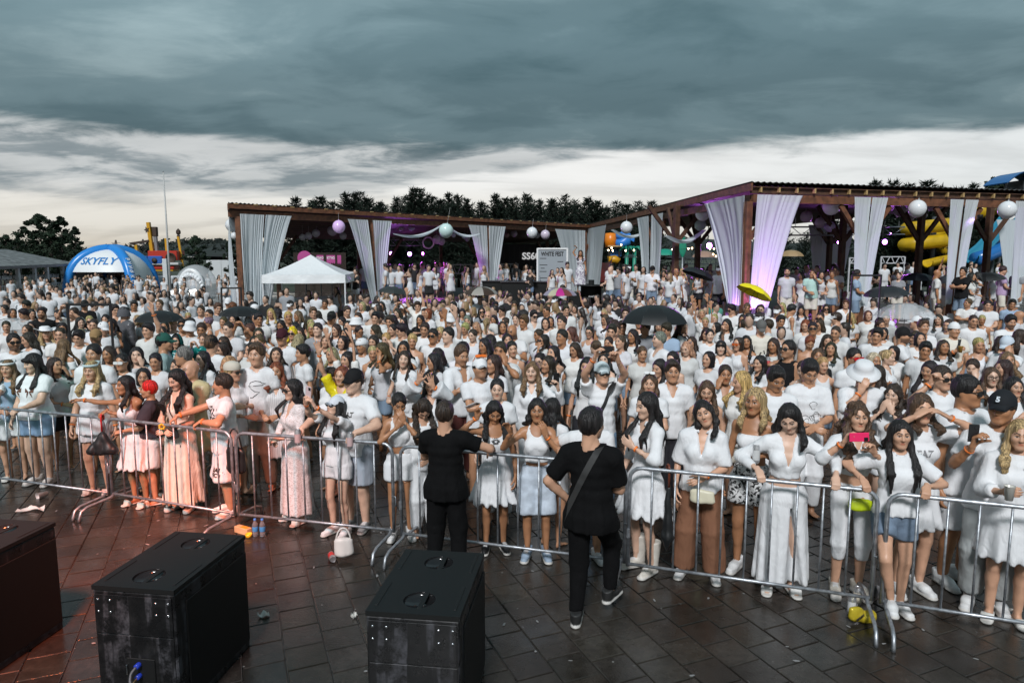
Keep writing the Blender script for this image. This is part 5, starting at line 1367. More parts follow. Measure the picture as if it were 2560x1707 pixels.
def speaker(loc, rz, label, conn=True):
 W, D, H = .57, .87, .88
 t = empty('bass_speaker', loc, rz, label, 'speaker', 'black bass speakers in front of the barrier')
 # shell: four sides and bottom
 MB().box((0, 0, (H - .022) / 2), (W, D, H - .022), bev=.008).build('cabinet', MAT['scuffed_black_paint'], t)
 # lid with two round hand holes
 z = H + .012; w, d = W / 2 + .004, D / 2 + .004
 outer = [Vector((-w, -d, 0)), Vector((w, -d, 0)), Vector((w, d, 0)), Vector((-w, d, 0))]
 holes = []; cen = ((.0, -.27), (.0, .25)); K = 24
 for cx, cy in cen: holes.append([Vector((cx + .10 * math.cos(2 * math.pi * k / K), cy + .10 * math.sin(2 * math.pi * k / K), 0)) for k in range(K)])
 from mathutils.geometry import tessellate_polygon
 tri = tessellate_polygon([outer] + holes); flat = outer + holes[0] + holes[1]
 m = MB(); m.add([(p.x, p.y, z) for p in flat], [tuple(f) for f in tri])
 vs = [(p.x, p.y, z) for p in outer] + [(p.x, p.y, z - .03) for p in outer]; m.add(vs, [(i, i + 4, (i + 1) % 4 + 4, (i + 1) % 4) for i in range(4)])
 me_l = m.build('lid', MAT['textured_black'], t)
 bm = bmesh.new(); bm.from_mesh(me_l.data); bmesh.ops.recalc_face_normals(bm, faces=bm.faces); bm.to_mesh(me_l.data); bm.free()
 for cx, cy in cen:
  MB().lathe([(.10, z), (.099, z - .012), (.09, z - .027), (.002, z - .029)], 24, (cx, cy, 0)).build('handle_cup', MAT['glossblack'], t, True)
  MB().box((cx + .025, cy, z - .004), (.032, .192, .008), bev=.002).build('handle_bar', MAT['textured_black'], t)
 for sx in (-1, 1):
  for cy in (-.22, .27): MB().box((sx * (w - .045), cy, z + .001), (.018, .30, .006), bev=.002).build('skid_strip', MAT['textured_black'], t)
 # front (facing the stage): two panels, screws
 MB().box((0, -D / 2 - .004, H * .80), (W - .03, .008, H * .30), bev=.002).build('front_panel', MAT['scuffed_black_paint'], t)
 MB().box((0, -D / 2 - .003, H * .36), (W - .03, .006, H * .56), bev=.002).build('front_panel', MAT['scuffed_black_paint'], t)
 sc = MB().lathe([(.009, 0), (.008, .004), (.002, .005)], 8); sc.xf(Matrix.Rotation(math.pi / 2, 4, 'X')); ms = mkmesh('screw', np.array(sc.v), sc.f, True); ms.materials.append(chrome_m)
 for x in (-.245, -.16, .16, .245):
  for zz in (.80, .72): o = link('screw', ms, None, t); o.location = (x, -D / 2 - .008, zz)
 for sx in (-1, 1): MB().box((sx * (W / 2 + .004), .05, H * .47), (.010, D * .86, H * .80), bev=.003).build('side_panel', MAT['textured_black'], t)
 if conn:
  pm = mat('blue_plastic', (.02, .05, .45), .3)
  MB().box((.03, -D / 2 - .010, .335), (.20, .008, .16), bev=.003).build('connector_plate', MAT['textured_black'], t)
  for zz in (.375, .30):
   q = MB().lathe([(.018, 0), (.018, .03), (.012, .034), (.002, .034)], 12); q.xf(Matrix.Translation((.02, -D / 2 - .014, zz)) @ Matrix.Rotation(math.pi / 2, 4, 'X')); q.build('connector', pm, t, True)
  MB().box((-.06, -D / 2 - .02, .34), (.008, .02, .07), bev=.002).build('latch', chrome_m, t)
 return t
def box_from(nl, nr, fl, fr, z):
 P = [on_z(*p, z) for p in (nl, nr, fl, fr)]; c = sum(P, Vector()) / 4; e = ((P[1] - P[0]) + (P[3] - P[2])); return Vector((c.x, c.y, 0)), math.atan2(e.y, e.x)
c, a = box_from((230, 1460), (425, 1474), (444, 1330), (614, 1340), .89); SPK2 = (c, a); speaker(c, a, 'black bass speaker with blue connectors, second from the left')
c, a = box_from((895, 1527), (1134, 1545), (1031, 1372), (1222, 1381), .89); SPK3 = (c, a); speaker(c, a, 'black bass speaker streaked with drips, nearest the middle')
q = on_z(120, 1301, .89); speaker(Vector((q.x - .285 * math.cos(SPK2[1]) + .02, q.y - .43, 0)), SPK2[1], 'black bass speaker cut by the left edge')
def cable(pts, r, mt, name, label):
 P = [Vector(p) for p in pts]; out = []
 for i in range(len(P) - 1):
  p0, p1, p2, p3 = P[max(i - 1, 0)], P[i], P[i + 1], P[min(i + 2, len(P) - 1)]
  for k in range(6):
   t = k / 6; out.append(.5 * ((2 * p1) + (p2 - p0) * t + (2 * p0 - 5 * p1 + 4 * p2 - p3) * t * t + (3 * p1 - p0 - 3 * p2 + p3) * t ** 3))
 out.append(P[-1]); tag(MB().tube(out, r, 7).build(name, mt, smooth=True), label, 'cable')
M2 = Matrix.Translation(SPK2[0]) @ Matrix.Rotation(SPK2[1], 4, 'Z')
def s2(x, y, z): return M2 @ Vector((x, y, z))
cable([s2(.02, -.48, .375), s2(.01, -.52, .34), s2(.06, -.56, .28), s2(.30, -.62, .16), s2(.7, -.78, .02), s2(1.2, -.95, .012), s2(1.9, -1.15, .012)], .009, mat('grey_cable', (.09, .09, .10), .45), 'power_cable', 'dark grey cable drooping from the blue-connector speaker to the floor')
cable([s2(.02, -.48, .30), s2(.01, -.51, .26), s2(.0, -.53, .12), s2(.01, -.56, .012), s2(-.2, -.9, .01)], .006, mat('tan_cable', (.35, .22, .10), .5), 'speaker_cable', 'thin tan cable hanging straight down from the blue-connector speaker')
# ---------------------------------------------------------------- litter on the paving
glass_m = mat('clear_plastic', (.75, .85, .95), .08, Transmission_Weight=.85, IOR=1.2)
wpl = mat('white_paper', (.70, .68, .64), .8, bump=(30, .6, .01))
def litter():
 def cup(px, py, rz, label):
  p = on_z(px, py); m = MB().lathe([(.001, .002), (.03, .002), (.042, .12), (.045, .122), (.041, .118), (.029, .008), (.001, .006)], 16)
  m.xf(Matrix.Translation((p.x, p.y, .042)) @ Matrix.Rotation(rz, 4, 'Z') @ Matrix.Rotation(1.63, 4, 'X')); tag(m.build('plastic_cup', mat('frosted_plastic', (.6, .57, .55), .3), smooth=True), label, 'cup')
 cup(120, 1240, -.5, 'empty plastic cup lying on the wet paving at left')
 def scrap(px, py, sx, sy, rz, label, name='paper_napkin', mt=wpl):
  p = on_z(px, py); r = random.Random(label); ph = [r.uniform(0, 6) for _ in range(4)]
  vs, fs = grid_mesh(lambda u, v: ((u - .5) * sx * (1 - .3 * v), (v - .5) * sy * (.7 + .4 * math.sin(u * 5 + ph[0])), .012 + .022 * (1 + math.sin(u * 9 + ph[1] + 3 * v)) * (.4 + math.sin(v * 7 + ph[2]) ** 2) * .8), 12, 8)
  n = len(vs); m = MB().add(vs, fs).add([(x, y, max(.002, z - .006)) for x, y, z in vs], [tuple(reversed(f)) for f in fs])
  m.xf(Matrix.Translation((p.x, p.y, 0)) @ Matrix.Rotation(rz, 4, 'Z')); tag(m.build(name, mt, smooth=True), label, 'litter')
 scrap(82, 1275, .30, .16, .2, 'crumpled white napkin on the paving above the left speaker')
 scrap(660, 1541, .10, .05, .2, 'small curled white paper scrap right of the second speaker')
 scrap(885, 1545, .05, .04, .9, 'tiny white paper scrap beside the drip-streaked speaker')
 scrap(700, 1318 - 100, .09, .05, .1, 'scrap of paper trodden flat behind the barrier')
 def bottle(px, py, label):
  p = on_z(px, py); t = empty('water_bottle', (p.x, p.y, 0), .3, label, 'bottle', 'small water bottles by the barrier')
  MB().lathe([(.001, .003), (.026, .003), (.030, .012), (.030, .05), (.0275, .055), (.030, .06), (.030, .13), (.022, .155), (.0125, .17), (.0125, .185)], 16).build('bottle_body', glass_m, t, True)
  MB().lathe([(.0305, .06), (.0312, .062), (.0312, .112), (.0305, .114)], 16).build('paper_label', mat('blue_label', (.05, .25, .55), .4), t, True)
  MB().lathe([(.0145, .182), (.0145, .2), (.001, .201)], 12).build('cap', mat('blue_cap', (.04, .2, .6), .4), t, True)
 bottle(639, 1340, 'blue capped water bottle, left of the pair by the barrier'); bottle(657, 1340, 'blue capped water bottle, right of the pair by the barrier')
 p = on_z(608, 1332); t = empty('juice_carton', (p.x, p.y, 0), -.5, 'orange and cream carton lying by the water bottles', 'carton')
 MB().box((0, 0, .036), (.20, .07, .07), bev=.004).build('carton_body', mat('cream_card', (.55, .40, .22), .6, var=(8, .8, 1.1)), t); MB().box((.03, 0, .0725), (.10, .05, .003)).build('printed_panel', mat('orange_print', (.65, .30, .03), .5), t)
 p = on_z(622, 1343); tag(MB().lathe([(.001, .002), (.03, .004), (.036, .045), (.034, .045), (.028, .008), (.001, .006)], 12, (p.x, p.y, 0)).build('yellow_cup', mat('yellow_plastic', (.75, .5, .02), .4), smooth=True), 'squashed yellow cup in front of the cream carton', 'cup')
litter()
def can_mesh():
 m = MB().lathe([(.001, .004), (.024, .0), (.0285, .006), (.033, .014), (.033, .150), (.027, .164), (.0275, .168), (.026, .168), (.0255, .163), (.001, .162)], 18); me = mkmesh('can_body', np.array(m.v), m.f, True); me.set_sharp_from_angle(angle=.7); me.materials.append(mat('can_aluminium', (.62, .62, .64), .3, .85)); return me
CAN = can_mesh(); _cl = MB().lathe([(.0335, .03), (.0337, .032), (.0337, .12), (.0335, .122)], 18); CANL = mkmesh('can_print', np.array(_cl.v), _cl.f, True); CANL.materials.append(mat('print', rough=.35, objcol=True))
def can(loc, label, col=(.56, .40, .40), rot=(0, 0, 0)):
 t = empty('drink_can', loc, 0, label, 'can', 'drink cans'); t.rotation_euler = rot; link('can_body', CAN, None, t); link('printed_sleeve', CANL, None, t, col); return t
q = on_z(2128, 1535); can((q.x, q.y, 0), 'silver drink can standing left of the yellow snack bag', (.6, .6, .6)); q = on_z(2142, 1512); can((q.x, q.y, 0), 'gold rimmed drink can standing behind another can by the barrier', (.55, .5, .4))
q = on_z(832, 1392); can((q.x - .02, q.y, .034), 'crushed red and silver can lying by the white handbag', (.6, .03, .03), (1.5, 0, .4))
def snack():
 p = on_z(2150, 1556); t = empty('snack_bag', (p.x, p.y, 0), .2, 'yellow snack bag slumped against the barrier foot', 'bag')
 v = Vol((-.14, -.08, 0), (.14, .08, .17), .012); v.cone((-.05, 0, .06), (-.04, 0, .12), (.06, .035), (.055, .02), u=(1, 0, 0), k=.02); v.cone((.02, 0, .05), (.09, 0, .045), (.045, .05), k=.03); v.warp(folds(.008, 3)); v.plane((0, 0, .001), (0, 0, 1))
 V, Q = v.mesh(); link('foil', mkmesh('foil', V, Q), mat('yellow_foil', (.55, .42, .03), .25, .3, bump=(25, .6, .01)), t)
 sq = MB().tube([(-.085 + .07 * q / 40, -.062, .06 + .045 * q / 40 + .016 * math.sin(q * .9)) for q in range(41)], .0025, 5); sq.build('scribble_print', mat('black_print', (.02, .015, .01), .5), t, True)
snack()
def sack(name, P, dims, col, mt, label, cat, rz=0, strap=None, h=.014):
 t = empty(name, P, rz, label, cat); a, b, c = dims; v = Vol((-a, -b, -c), (a, b, c), h)
 v.cone((0, 0, -c * .45), (0, 0, c * .5), (a * .85, b * .9), (a * .75, b * .6), u=(1, 0, 0), k=0, rw=c * .3); v.warp(folds(.005, 2)); V, Q = v.mesh(); link('bag_body', mkmesh('bag_body', V, Q), mt, t, col)
 if strap:
  pts = [(-a * .7, 0, c * .5)] + [(-a * .6 * math.cos(k * math.pi / 8), 0, c * .6 + strap * math.sin(k * math.pi / 8)) for k in range(1, 8)] + [(a * .7, 0, c * .5)]
  MB().tube(pts, .009, 6).build('strap', mt, t, True, col)
 return t
leather = mat('leather', rough=.4, objcol=True, bump=(40, .3, .004))
p = on_z(860, 1398); sack('handbag', (p.x, p.y, .13), (.11, .07, .13), (.66, .65, .62), leather, 'white handbag with bow resting on the paving at the barrier', 'bag', .2, .12)
# ---------------------------------------------------------------- umbrellas
def umbrella(px, py, wpx, label, col=(.012, .012, .013), R=.52, tilt=(0, 0), cols=None, Z=None, mt='umbrella_cloth', n=8, flat=.42, hand=1.0, deckz=0):
 mat('umbrella_cloth', rough=.45, objcol=True, spec=.4)
 Y = Z or (2 * R * F / wpx); P = at_y(px, py, Y)
 t = empty('umbrella', P, 0, label, 'umbrella', 'open umbrellas in the crowd'); t.rotation_euler = (tilt[0], tilt[1], .2)
 rings = 5; groups = {}
 for k in range(n):
  m = MB(); vs = []; fs = []; S = 4
  for j in range(rings + 1):
   rr = j / rings
   for i in range(S + 1):
    a = 2 * math.pi * (k + i / S) / n; u = abs(i / S - .5) * 2
    dip = 1 - .055 * (1 - u * u) * rr
    vs.append((R * math.sin(rr * 1.25) / math.sin(1.25) * math.cos(a) * dip, R * math.sin(rr * 1.25) / math.sin(1.25) * math.sin(a) * dip, -R * flat * (1 - math.cos(rr * 1.25)) / (1 - math.cos(1.25)) - .012 * rr * (1 - u * u)))
  for j in range(rings):
   for i in range(S): b = j * (S + 1) + i; fs.append((b, b + S + 1, b + S + 2, b + 1))
  m.add(vs, fs); c = cols[k % len(cols)] if cols else col
  m.build('panel', MAT[mt], t, True, c)
 rib = mat('umbrella_rib', (.10, .10, .10), .4, .6)
 for k in range(n):
  a = 2 * math.pi * k / n
  MB().tube([(R * math.sin(q * 1.25) / math.sin(1.25) * math.cos(a) * 1.004, R * math.sin(q * 1.25) / math.sin(1.25) * math.sin(a) * 1.004, -R * flat * (1 - math.cos(q * 1.25)) / (1 - math.cos(1.25)) - .006) for q in (0, .25, .5, .75, 1.)], .004, 4).build('rib', rib, t)
 MB().tube([(0, 0, .05), (0, 0, -.78 * hand)], .006, 6).build('shaft', rib, t, True); MB().tube([(0, 0, -.70 * hand), (0, 0, -.84 * hand)], .014, 7).build('handle', MAT['textured_black'], t, True)
 return t
def clear_mat():
 m = mat('clear_film', (.8, .82, .84), .12, objcol=False); t = m.node_tree; b = t.nodes['Principled BSDF']; tr = N('ShaderNodeBsdfTransparent', t); mx = N('ShaderNodeMixShader', t); mx.inputs[0].default_value = .62
 t.links.new(b.outputs[0], mx.inputs[1]); t.links.new(tr.outputs[0], mx.inputs[2]); t.links.new(mx.outputs[0], t.nodes['Material Output'].inputs[0])
clear_mat()
K_ = (.012, .013, .014)
UMB = [dict(px=398, py=776, wpx=118, label='black umbrella over the crowd right of the black photo frame', col=K_), dict(px=601, py=765, wpx=106, label='black umbrella in the crowd left of the white canopy tent', col=K_),
    dict(px=985, py=716, wpx=76, label='dark grey umbrella below the curtain right of the canopy tent', col=(.03, .035, .035), tilt=(0, .12)), dict(px=1203, py=716, wpx=84, label='brown umbrella with white pattern beneath the middle curtains', cols=[(.05, .03, .02), (.3, .28, .25)], tilt=(.05, 0)),
    dict(px=1400, py=719, wpx=86, label='umbrella striped magenta, cream and grey in the crowd centre', cols=[(.45, .02, .22), (.16, .05, .04), (.30, .27, .35), (.45, .42, .30)], n=12), dict(px=1750, py=672, wpx=84, label='dark umbrella held on the deck left of the big corner post', col=(.015, .018, .02), R=.52, tilt=(0, .35)),
    dict(px=1893, py=716, wpx=84, Z=16.6, R=.45, label='bright yellow umbrella tipped beside the big corner post', col=(.80, .68, .01), tilt=(0, .48)), dict(px=1637, py=762, wpx=170, label='large wet black umbrella in front of the side post', col=K_, R=.66, flat=.5),
    dict(px=2264, py=757, wpx=140, label='clear umbrella with dark ribs among the crowd at right', mt='clear_film', R=.6, flat=.5), dict(px=2215, py=715, wpx=104, label='dark umbrella behind the clear one at right', col=(.02, .022, .025), tilt=(0, -.1)),
    dict(px=2292, py=682, wpx=84, label='navy patterned umbrella on the deck before the yellow slides', cols=[(.02, .025, .035), (.05, .06, .075)], R=.58), dict(px=2465, py=681, wpx=84, label='black umbrella held flat on the deck at far right', col=K_, tilt=(0, -.1)),
    dict(px=28, py=795, wpx=116, label='clear umbrella with blue ribs at the left edge of the crowd', mt='clear_film', R=.55), dict(px=1576, py=636, wpx=40, label='clear umbrella on the deck in front of the play area', mt='clear_film', R=.5), dict(px=397, py=686, wpx=30, label='distant black umbrella right of the blue inflatable tent', col=K_, R=.5)]
for u in UMB: umbrella(**u)
# folded umbrellas hung on the barrier
def folded(px, py, L, label, hookcol, wide=.05, puff=0.0):
 x = (px - 1280) / F * 7; p = on_z(px, py, 1.10); t = empty('folded_umbrella', (p.x, p.y - .035, 1.10), .1, label, 'umbrella')
 hm = mat('handle_wood', rough=.35, objcol=True)
 MB().tube([(.0, .05, -.03), (.0, .055, .02), (.0, .03, .045), (.0, .0, .045), (.0, -.012, .02), (0, -.012, -.16)], .011, 8).build('handle', hm, t, True, hookcol)
 v = Vol((-.3, -.14, -L - .2), (.3, .14, -.12), .014); v.cone((0, -.012, -.16), (0, -.012, -L), (.016, .016), (wide, wide * .8), u=(1, 0, 0), k=.02)
 if puff:
  for sg in (-1, -.3, .4, 1): v.cone((0, -.012, -L * .6), (sg * puff, -.03, -L - .02), .03, .055, k=.03)
 else: v.cone((0, -.012, -L), (0, -.012, -L - .12), wide, .008, k=.02)
 v.warp(folds(.008, 4)); V, Q = v.mesh(); link('canopy', mkmesh('canopy', V, Q), MAT['umbrella_cloth'], t, K_); return t
folded(258, 1044, .36, 'black folding umbrella hanging loosely open on the left barriers', (.55, .02, .02), .06, .12)
folded(1670, 1172, .62, 'long black umbrella with wooden crook hooked on the barrier', (.14, .03, .012), .055)
# ---------------------------------------------------------------- black photo frames standing in the crowd
def photo_frame(p0, p1, zt, Y, label):
 a = at_y(*p0, Y); b = at_y(*p1, Y); a.z = b.z = 0; t = empty('metal_frame', a, math.atan2(b.y - a.y, b.x - a.x), label, 'frame', 'black metal frames in the crowd'); L = (b - a).length; m = mat('black_steel', (.012, .012, .013), .4)
 for x in (0, L): MB().box((x, 0, zt / 2), (.035, .035, zt), bev=.004).build('upright', m, t)
 MB().box((L / 2, 0, zt - .02), (L - .04, .034, .04), bev=.004).build('top_bar', m, t)
 for x in (0, L): MB().box((x, 0, .012), (.06, .5, .02)).build('foot', m, t)
photo_frame((168, 765), (275, 760), 2.2, 11.6, 'black metal frame rising from the crowd at left'); photo_frame((553, 718), (602, 716), 2.2, 17.6, 'black metal frame in the crowd before the left curtain'); photo_frame((2131, 686), (2203, 688), 2.6, 14.9, 'black metal frame in the crowd before the right pavilion')
# ---------------------------------------------------------------- white pop-up canopy
def canopy_tent():
 Y = 25.0; c = at_y(779, 700, Y + 1.4); s = 1.48; ze = 2.32; zv = 2.02; zp = 3.05
 t = empty('canopy_tent', (c.x, c.y, 0), .10, 'white pop-up canopy tent standing in the crowd before the left pavilion', 'tent')
 cm = mat('white_pvc', (.74, .76, .77), .45, bump=(5, .5, .05)); lm = mat('white_tube', (.66, .68, .70), .4)
 cor = [(-s, -s), (s, -s), (s, s), (-s, s)]
 for k in range(4):
  a, b = Vector((*cor[k], ze)), Vector((*cor[(k + 1) % 4], ze)); p = Vector((0, 0, zp))
  def fn(u, v, a=a, b=b, p=p):
   q = a.lerp(b, u).lerp(p, v); q.z = ze + (zp - ze) * (v ** 1.28) - .03 * math.sin(u * math.pi) * (1 - v); return tuple(q)
  vs, fs = grid_mesh(fn, 10, 10); MB().add(vs, fs).build('roof_panel', cm, t, True)
  def fv(u, v, a=a, b=b):
   q = a.lerp(b, u); n = Vector((q.x, q.y, 0)).normalized(); w = .02 * math.sin(u * 17 + k) * v + .03 * v; return (q.x + n.x * w, q.y + n.y * w, ze - (ze - zv) * v - .012 * math.sin(u * math.pi) * v)
  vs, fs = grid_mesh(fv, 24, 5); MB().add(vs, fs).build('valance', cm, t, True)
 for x, y in cor: MB().box((x * .985, y * .985, ze / 2), (.045, .045, ze), bev=.005).build('leg', lm, t)
canopy_tent()
# ---------------------------------------------------------------- blue inflatable tent
def inflatable():
 Y0 = 50.5; c = at_y(284, 700, Y0); Hh = 3.75; R = 2.85
 t = empty('inflatable_tent', (c.x, c.y, 0), .0, 'blue and white inflatable arch tent reading SKYFLY at left', 'tent')
 bm = mat('blue_inflatable', (.02, .22, .62), .3); wm = mat('white_inflatable', (.72, .74, .75), .45); nm = mat('navy_print', (.012, .03, .09), .4)
 legs = []
 for k in (-142, -38, 48, 132): legs.append(math.radians(k))
 def arm(a, v):   # v 0 at the top .. 1 at the ground
  th = v * 1.75; return Vector((math.cos(a) * R * math.sin(min(th, 1.57)) * (1 + .08 * max(0, th - 1.2)), math.sin(a) * R * math.sin(min(th, 1.57)) * (1 + .08 * max(0, th - 1.2)), Hh * (1 - (v ** 1.9)) - .25 * (1 - v)))
 for a in legs:
  pts = [arm(a, v / 14) for v in range(15)]; MB().tube(pts, [.36 - .06 * (v / 14) for v in range(15)], 12).build('arch_tube', bm, t, True)
 for k in range(4):
  a0, a1 = legs[k], legs[k + 1] if k < 3 else legs[0] + 2 * math.pi; vend = .68 if k == 0 else .95
  def fn(u, v):
   a = a0 + (a1 - a0) * u; p = arm(a, .12 + (vend - .12) * v); s = 1 - .16 * math.sin(u * math.pi); return (p.x * s, p.y * s, p.z)
  vs, fs = grid_mesh(fn, 12, 8); pn = MB().add(vs, fs).build('side_panel', wm, t, True)
  if k == 0: pan = bvh_of(pn)
 # lettering on the front panel and on the arch tubes, laid on the surface
 P0 = arm((legs[0] + legs[1]) / 2, .42);
 blue = mat('blue_print', (.02, .19, .50), .4)
 a = (legs[0] + legs[1]) / 2; f = Vector((math.cos(a), math.sin(a), 0));
 n = Vector((f.x, f.y, 1.)).normalized(); x = Vector((-f.y, f.x, 0)); y = n.cross(x)
 M = Matrix.Identity(4); M.col[0][:3] = x; M.col[1][:3] = y; M.col[2][:3] = n
 M.translation = Vector((f.x * 1.78, f.y * 1.78, 2.68)) + n * .30; M.translation.x += 0
 me = text_mesh('SKYFLY', .80, .016, .15, .95)
 for v in me.vertices:
  q = x * v.co.x + Vector((0, 0, 2.62 + v.co.y * .85)); ht = pan.ray_cast(q + f * 6, -f)[0]
  v.co = (ht if ht is not None else q + f * 1.9) + f * .04
 me.materials.clear(); link('lettering', me, blue, t)
 for k, (ai, txt, mt) in enumerate(((0, 'MYSKYFLY.RU', nm), (1, 'РУИФКСВС', nm))):
  a = legs[ai];
  for i, ch in enumerate(txt):
   v = .95 - .44 * i / (len(txt) - 1) if ai == 0 else .52 + .42 * i / (len(txt) - 1)
   p = arm(a, v); q = arm(a, v - .02); tdir = (q - p).normalized(); side = Vector((-math.sin(a), math.cos(a), 0)); nn = tdir.cross(side) if ai == 0 else tdir.cross(side)
   if nn.y > 0: nn = -nn
   # read upwards on the left leg, downwards on the right
   xx = tdir if ai == 0 else -tdir; yy = nn.cross(xx); off = nn * (.355 - .05 * v)
   m_ = Matrix.Identity(4); m_.col[0][:3] = xx; m_.col[1][:3] = yy; m_.col[2][:3] = nn; m_.translation = p + off * 1.06
   text_obj(ch, .34, mat('pale_print', (.65, .70, .75), .4), t, m_, bold=.012)
inflatable()
# ---------------------------------------------------------------- clear bubble tent with balloon arch
def bubble():
 Y = 46; c = at_y(492, 735, Y); t = empty('bubble_tent', (c.x, c.y, 0), 0, 'clear bubble dome with white balloon arch beside the flagpole', 'tent'); R = 1.32
 m = MB().lathe([(max(.01, R * math.cos(a)), .95 + R * 1.12 * math.sin(a)) for a in np.linspace(-.6, 1.57, 14)], 28); m.build('dome', MAT['clear_film'], t, True)
 MB().tube([(R * 1.0 * math.cos(a) * .55 + .25, -R * .93, .95 + R * .85 * math.sin(a)) for a in np.linspace(0, math.pi, 14)], .15, 10).build('door_ring', mat('white_vinyl', (.74, .75, .76), .3), t, True)
 r = random.Random(2); bmt = MAT['balloon_latex']
 for k in range(16):
  a = k / 15 * math.pi * 1.02; rr = R * .62; p = (.25 + rr * math.cos(a), -R * 1.0, .55 + rr * 1.5 * math.sin(a)); s = r.uniform(.13, .2)
  MB().lathe([(max(.002, s * math.sin(q)), -s * math.cos(q)) for q in np.linspace(0, math.pi, 8)], 10, p).build('balloon', bmt, t, True, (.7, .72, .74))
 for k in range(16):
  s = r.uniform(.16, .26); p = (-1.3 + k * .17, -R * 1.15 - r.uniform(0, .3), s + r.uniform(.1, .5))
  MB().lathe([(max(.002, s * math.sin(q)), -s * math.cos(q)) for q in np.linspace(0, math.pi, 8)], 10, p).build('balloon', bmt, t, True, (.72, .73, .74))
 em = mat('neon_white', (1, .98, .92)); b = em.node_tree.nodes['Principled BSDF']; b.inputs['Emission Color'].default_value = (1, .97, .9, 1); b.inputs['Emission Strength'].default_value = 3
 for x in (-.45, .55): MB().tube([(x - .35, -R * 1.5, .35), (x - .2, -R * 1.5, .75), (x + .3, -R * 1.5, .85), (x + .45, -R * 1.5, .5)], .03, 6).build('neon_tube', em, t, True)
bubble()
# ---------------------------------------------------------------- flagpole
P = on_z(428, 752); ft = empty('flagpole', (P.x, P.y, 0), 0, 'tall thin white flagpole without a flag at left', 'flagpole'); zt = at_y(401, 430, P.y).z
MB().tube([(0, 0, 0), (0, 0, zt * .5), (0, 0, zt)], [.075, .06, .035], 10).build('pole', mat('pole_paint', (.45, .45, .44), .4), ft, True); MB().lathe([(.0, zt + .06), (.05, zt + .03), (.05, zt), (.0, zt - .01)], 10).build('finial', chrome_m, ft, True); MB().box((0, 0, .05), (.4, .4, .1), bev=.01).build('base_plate', galv_m, ft)
# ---------------------------------------------------------------- weathered pergola with planters and balustrade (left)
def pergola():
 t = empty('pergola', (0, 0, 0), 0, 'weathered white pergola bar with board roof and balustrade at the left edge', 'pergola')
 wm = mat('white_painted_wood', (.50, .50, .52), .6, var=(4, .8, 1.1)); gm = mat('grey_boards', (.16, .17, .17), .75, var=(3, .6, 1.3), bump=(14, .5, .02, (.3, 3, 1)))
 A = at_y(-70, 672, 40.5); B = at_y(190, 656, 50); A.z = 2.30; B.z = 2.45
 e = (B - A).normalized(); bk = Vector((-e.y, e.x, 0)); bk = bk if bk.x < 0 else -bk
 A2 = A + bk * 5 + Vector((0, 0, 1.05)); B2 = B + bk * 5 + Vector((0, 0, 1.0)); nb = 22
 for k in range(nb):
  u0, u1 = k / nb, (k + .96) / nb; P = [A.lerp(A2, u0), B.lerp(B2, u0), B.lerp(B2, u1), A.lerp(A2, u1)]
  vs = [tuple(p + Vector((0, 0, .03 + .006 * (k % 2)))) for p in P] + [tuple(p) for p in P]
  MB().add(vs, [(0, 1, 2, 3), (7, 6, 5, 4), (0, 4, 5, 1), (1, 5, 6, 2), (2, 6, 7, 3), (3, 7, 4, 0)]).build('roof_board', gm, t)
 MB().bar(A + Vector((0, 0, -.08)), B + Vector((0, 0, -.08)), .06, .16).build('fascia', mat('dull_lilac_wood', (.20, .18, .19), .7), t)
 cols = []
 for px in (2, 60, 101, 132, 171):
  k = (px - 1280) / F; fa = A.x - k * A.y; fb = B.x - k * B.y; p = A + (B - A) * (fa / (fa - fb)); p = p + bk * .25; cols.append(p)
  MB().box((p.x, p.y, (p.z - .1) / 2), (.2, .2, p.z - .1), math.atan2(e.y, e.x), .01).build('column', wm, t)
 for i in range(len(cols) - 1):
  a, b = cols[i], cols[i + 1]; L = (b - a).length
  for z in (.42, 1.12): MB().bar((a.x, a.y, z), (b.x, b.y, z), .07, .06).build('rail', wm, t)
  n = int(L / .17)
  m = MB().box((0, 0, .77), (.04, .04, .66)); me = mkmesh('baluster', np.array(m.v), m.f, False); me.materials.append(wm)
  for k in range(1, n):
   p = a + (b - a) * (k / n); o = link('baluster', me, None, t); o.location = (p.x, p.y, 0)
 r = random.Random(4)
 for i in range(4):
  for f in (.3, .68):
   p = cols[i].lerp(cols[i + 1], f) + bk * .3
   pl = MB().box((p.x, p.y, 1.62), (.75, .2, .26), math.atan2(e.y, e.x), .01).build('planter', wm, t)
   V = []; Fc = []; o = 0
   for k in range(160):
    c = np.array([p.x + r.gauss(0, .28), p.y + r.gauss(0, .1), 1.72 + abs(r.gauss(0, .22)) - (.3 if r.random() < .25 else 0)]); u = np.array([r.gauss(0, 1) for _ in range(3)]); u /= np.linalg.norm(u); w = np.cross(u, (.3, .4, .8)); V += [c, c + u * .07 + w * .04, c + u * .14, c + u * .07 - w * .04]; Fc.append((o, o + 1, o + 2, o + 3)); o += 4
   link('foliage', mkmesh('foliage', np.array(V), np.array(Fc), False), leaf2_m, pl);
   for sx in (-.3, .3): MB().tube([(p.x + e.x * sx, p.y + e.y * sx, 1.74), (p.x + e.x * sx, p.y + e.y * sx, 2.3)], .008, 4).build('hanger', wm, pl)
pergola()
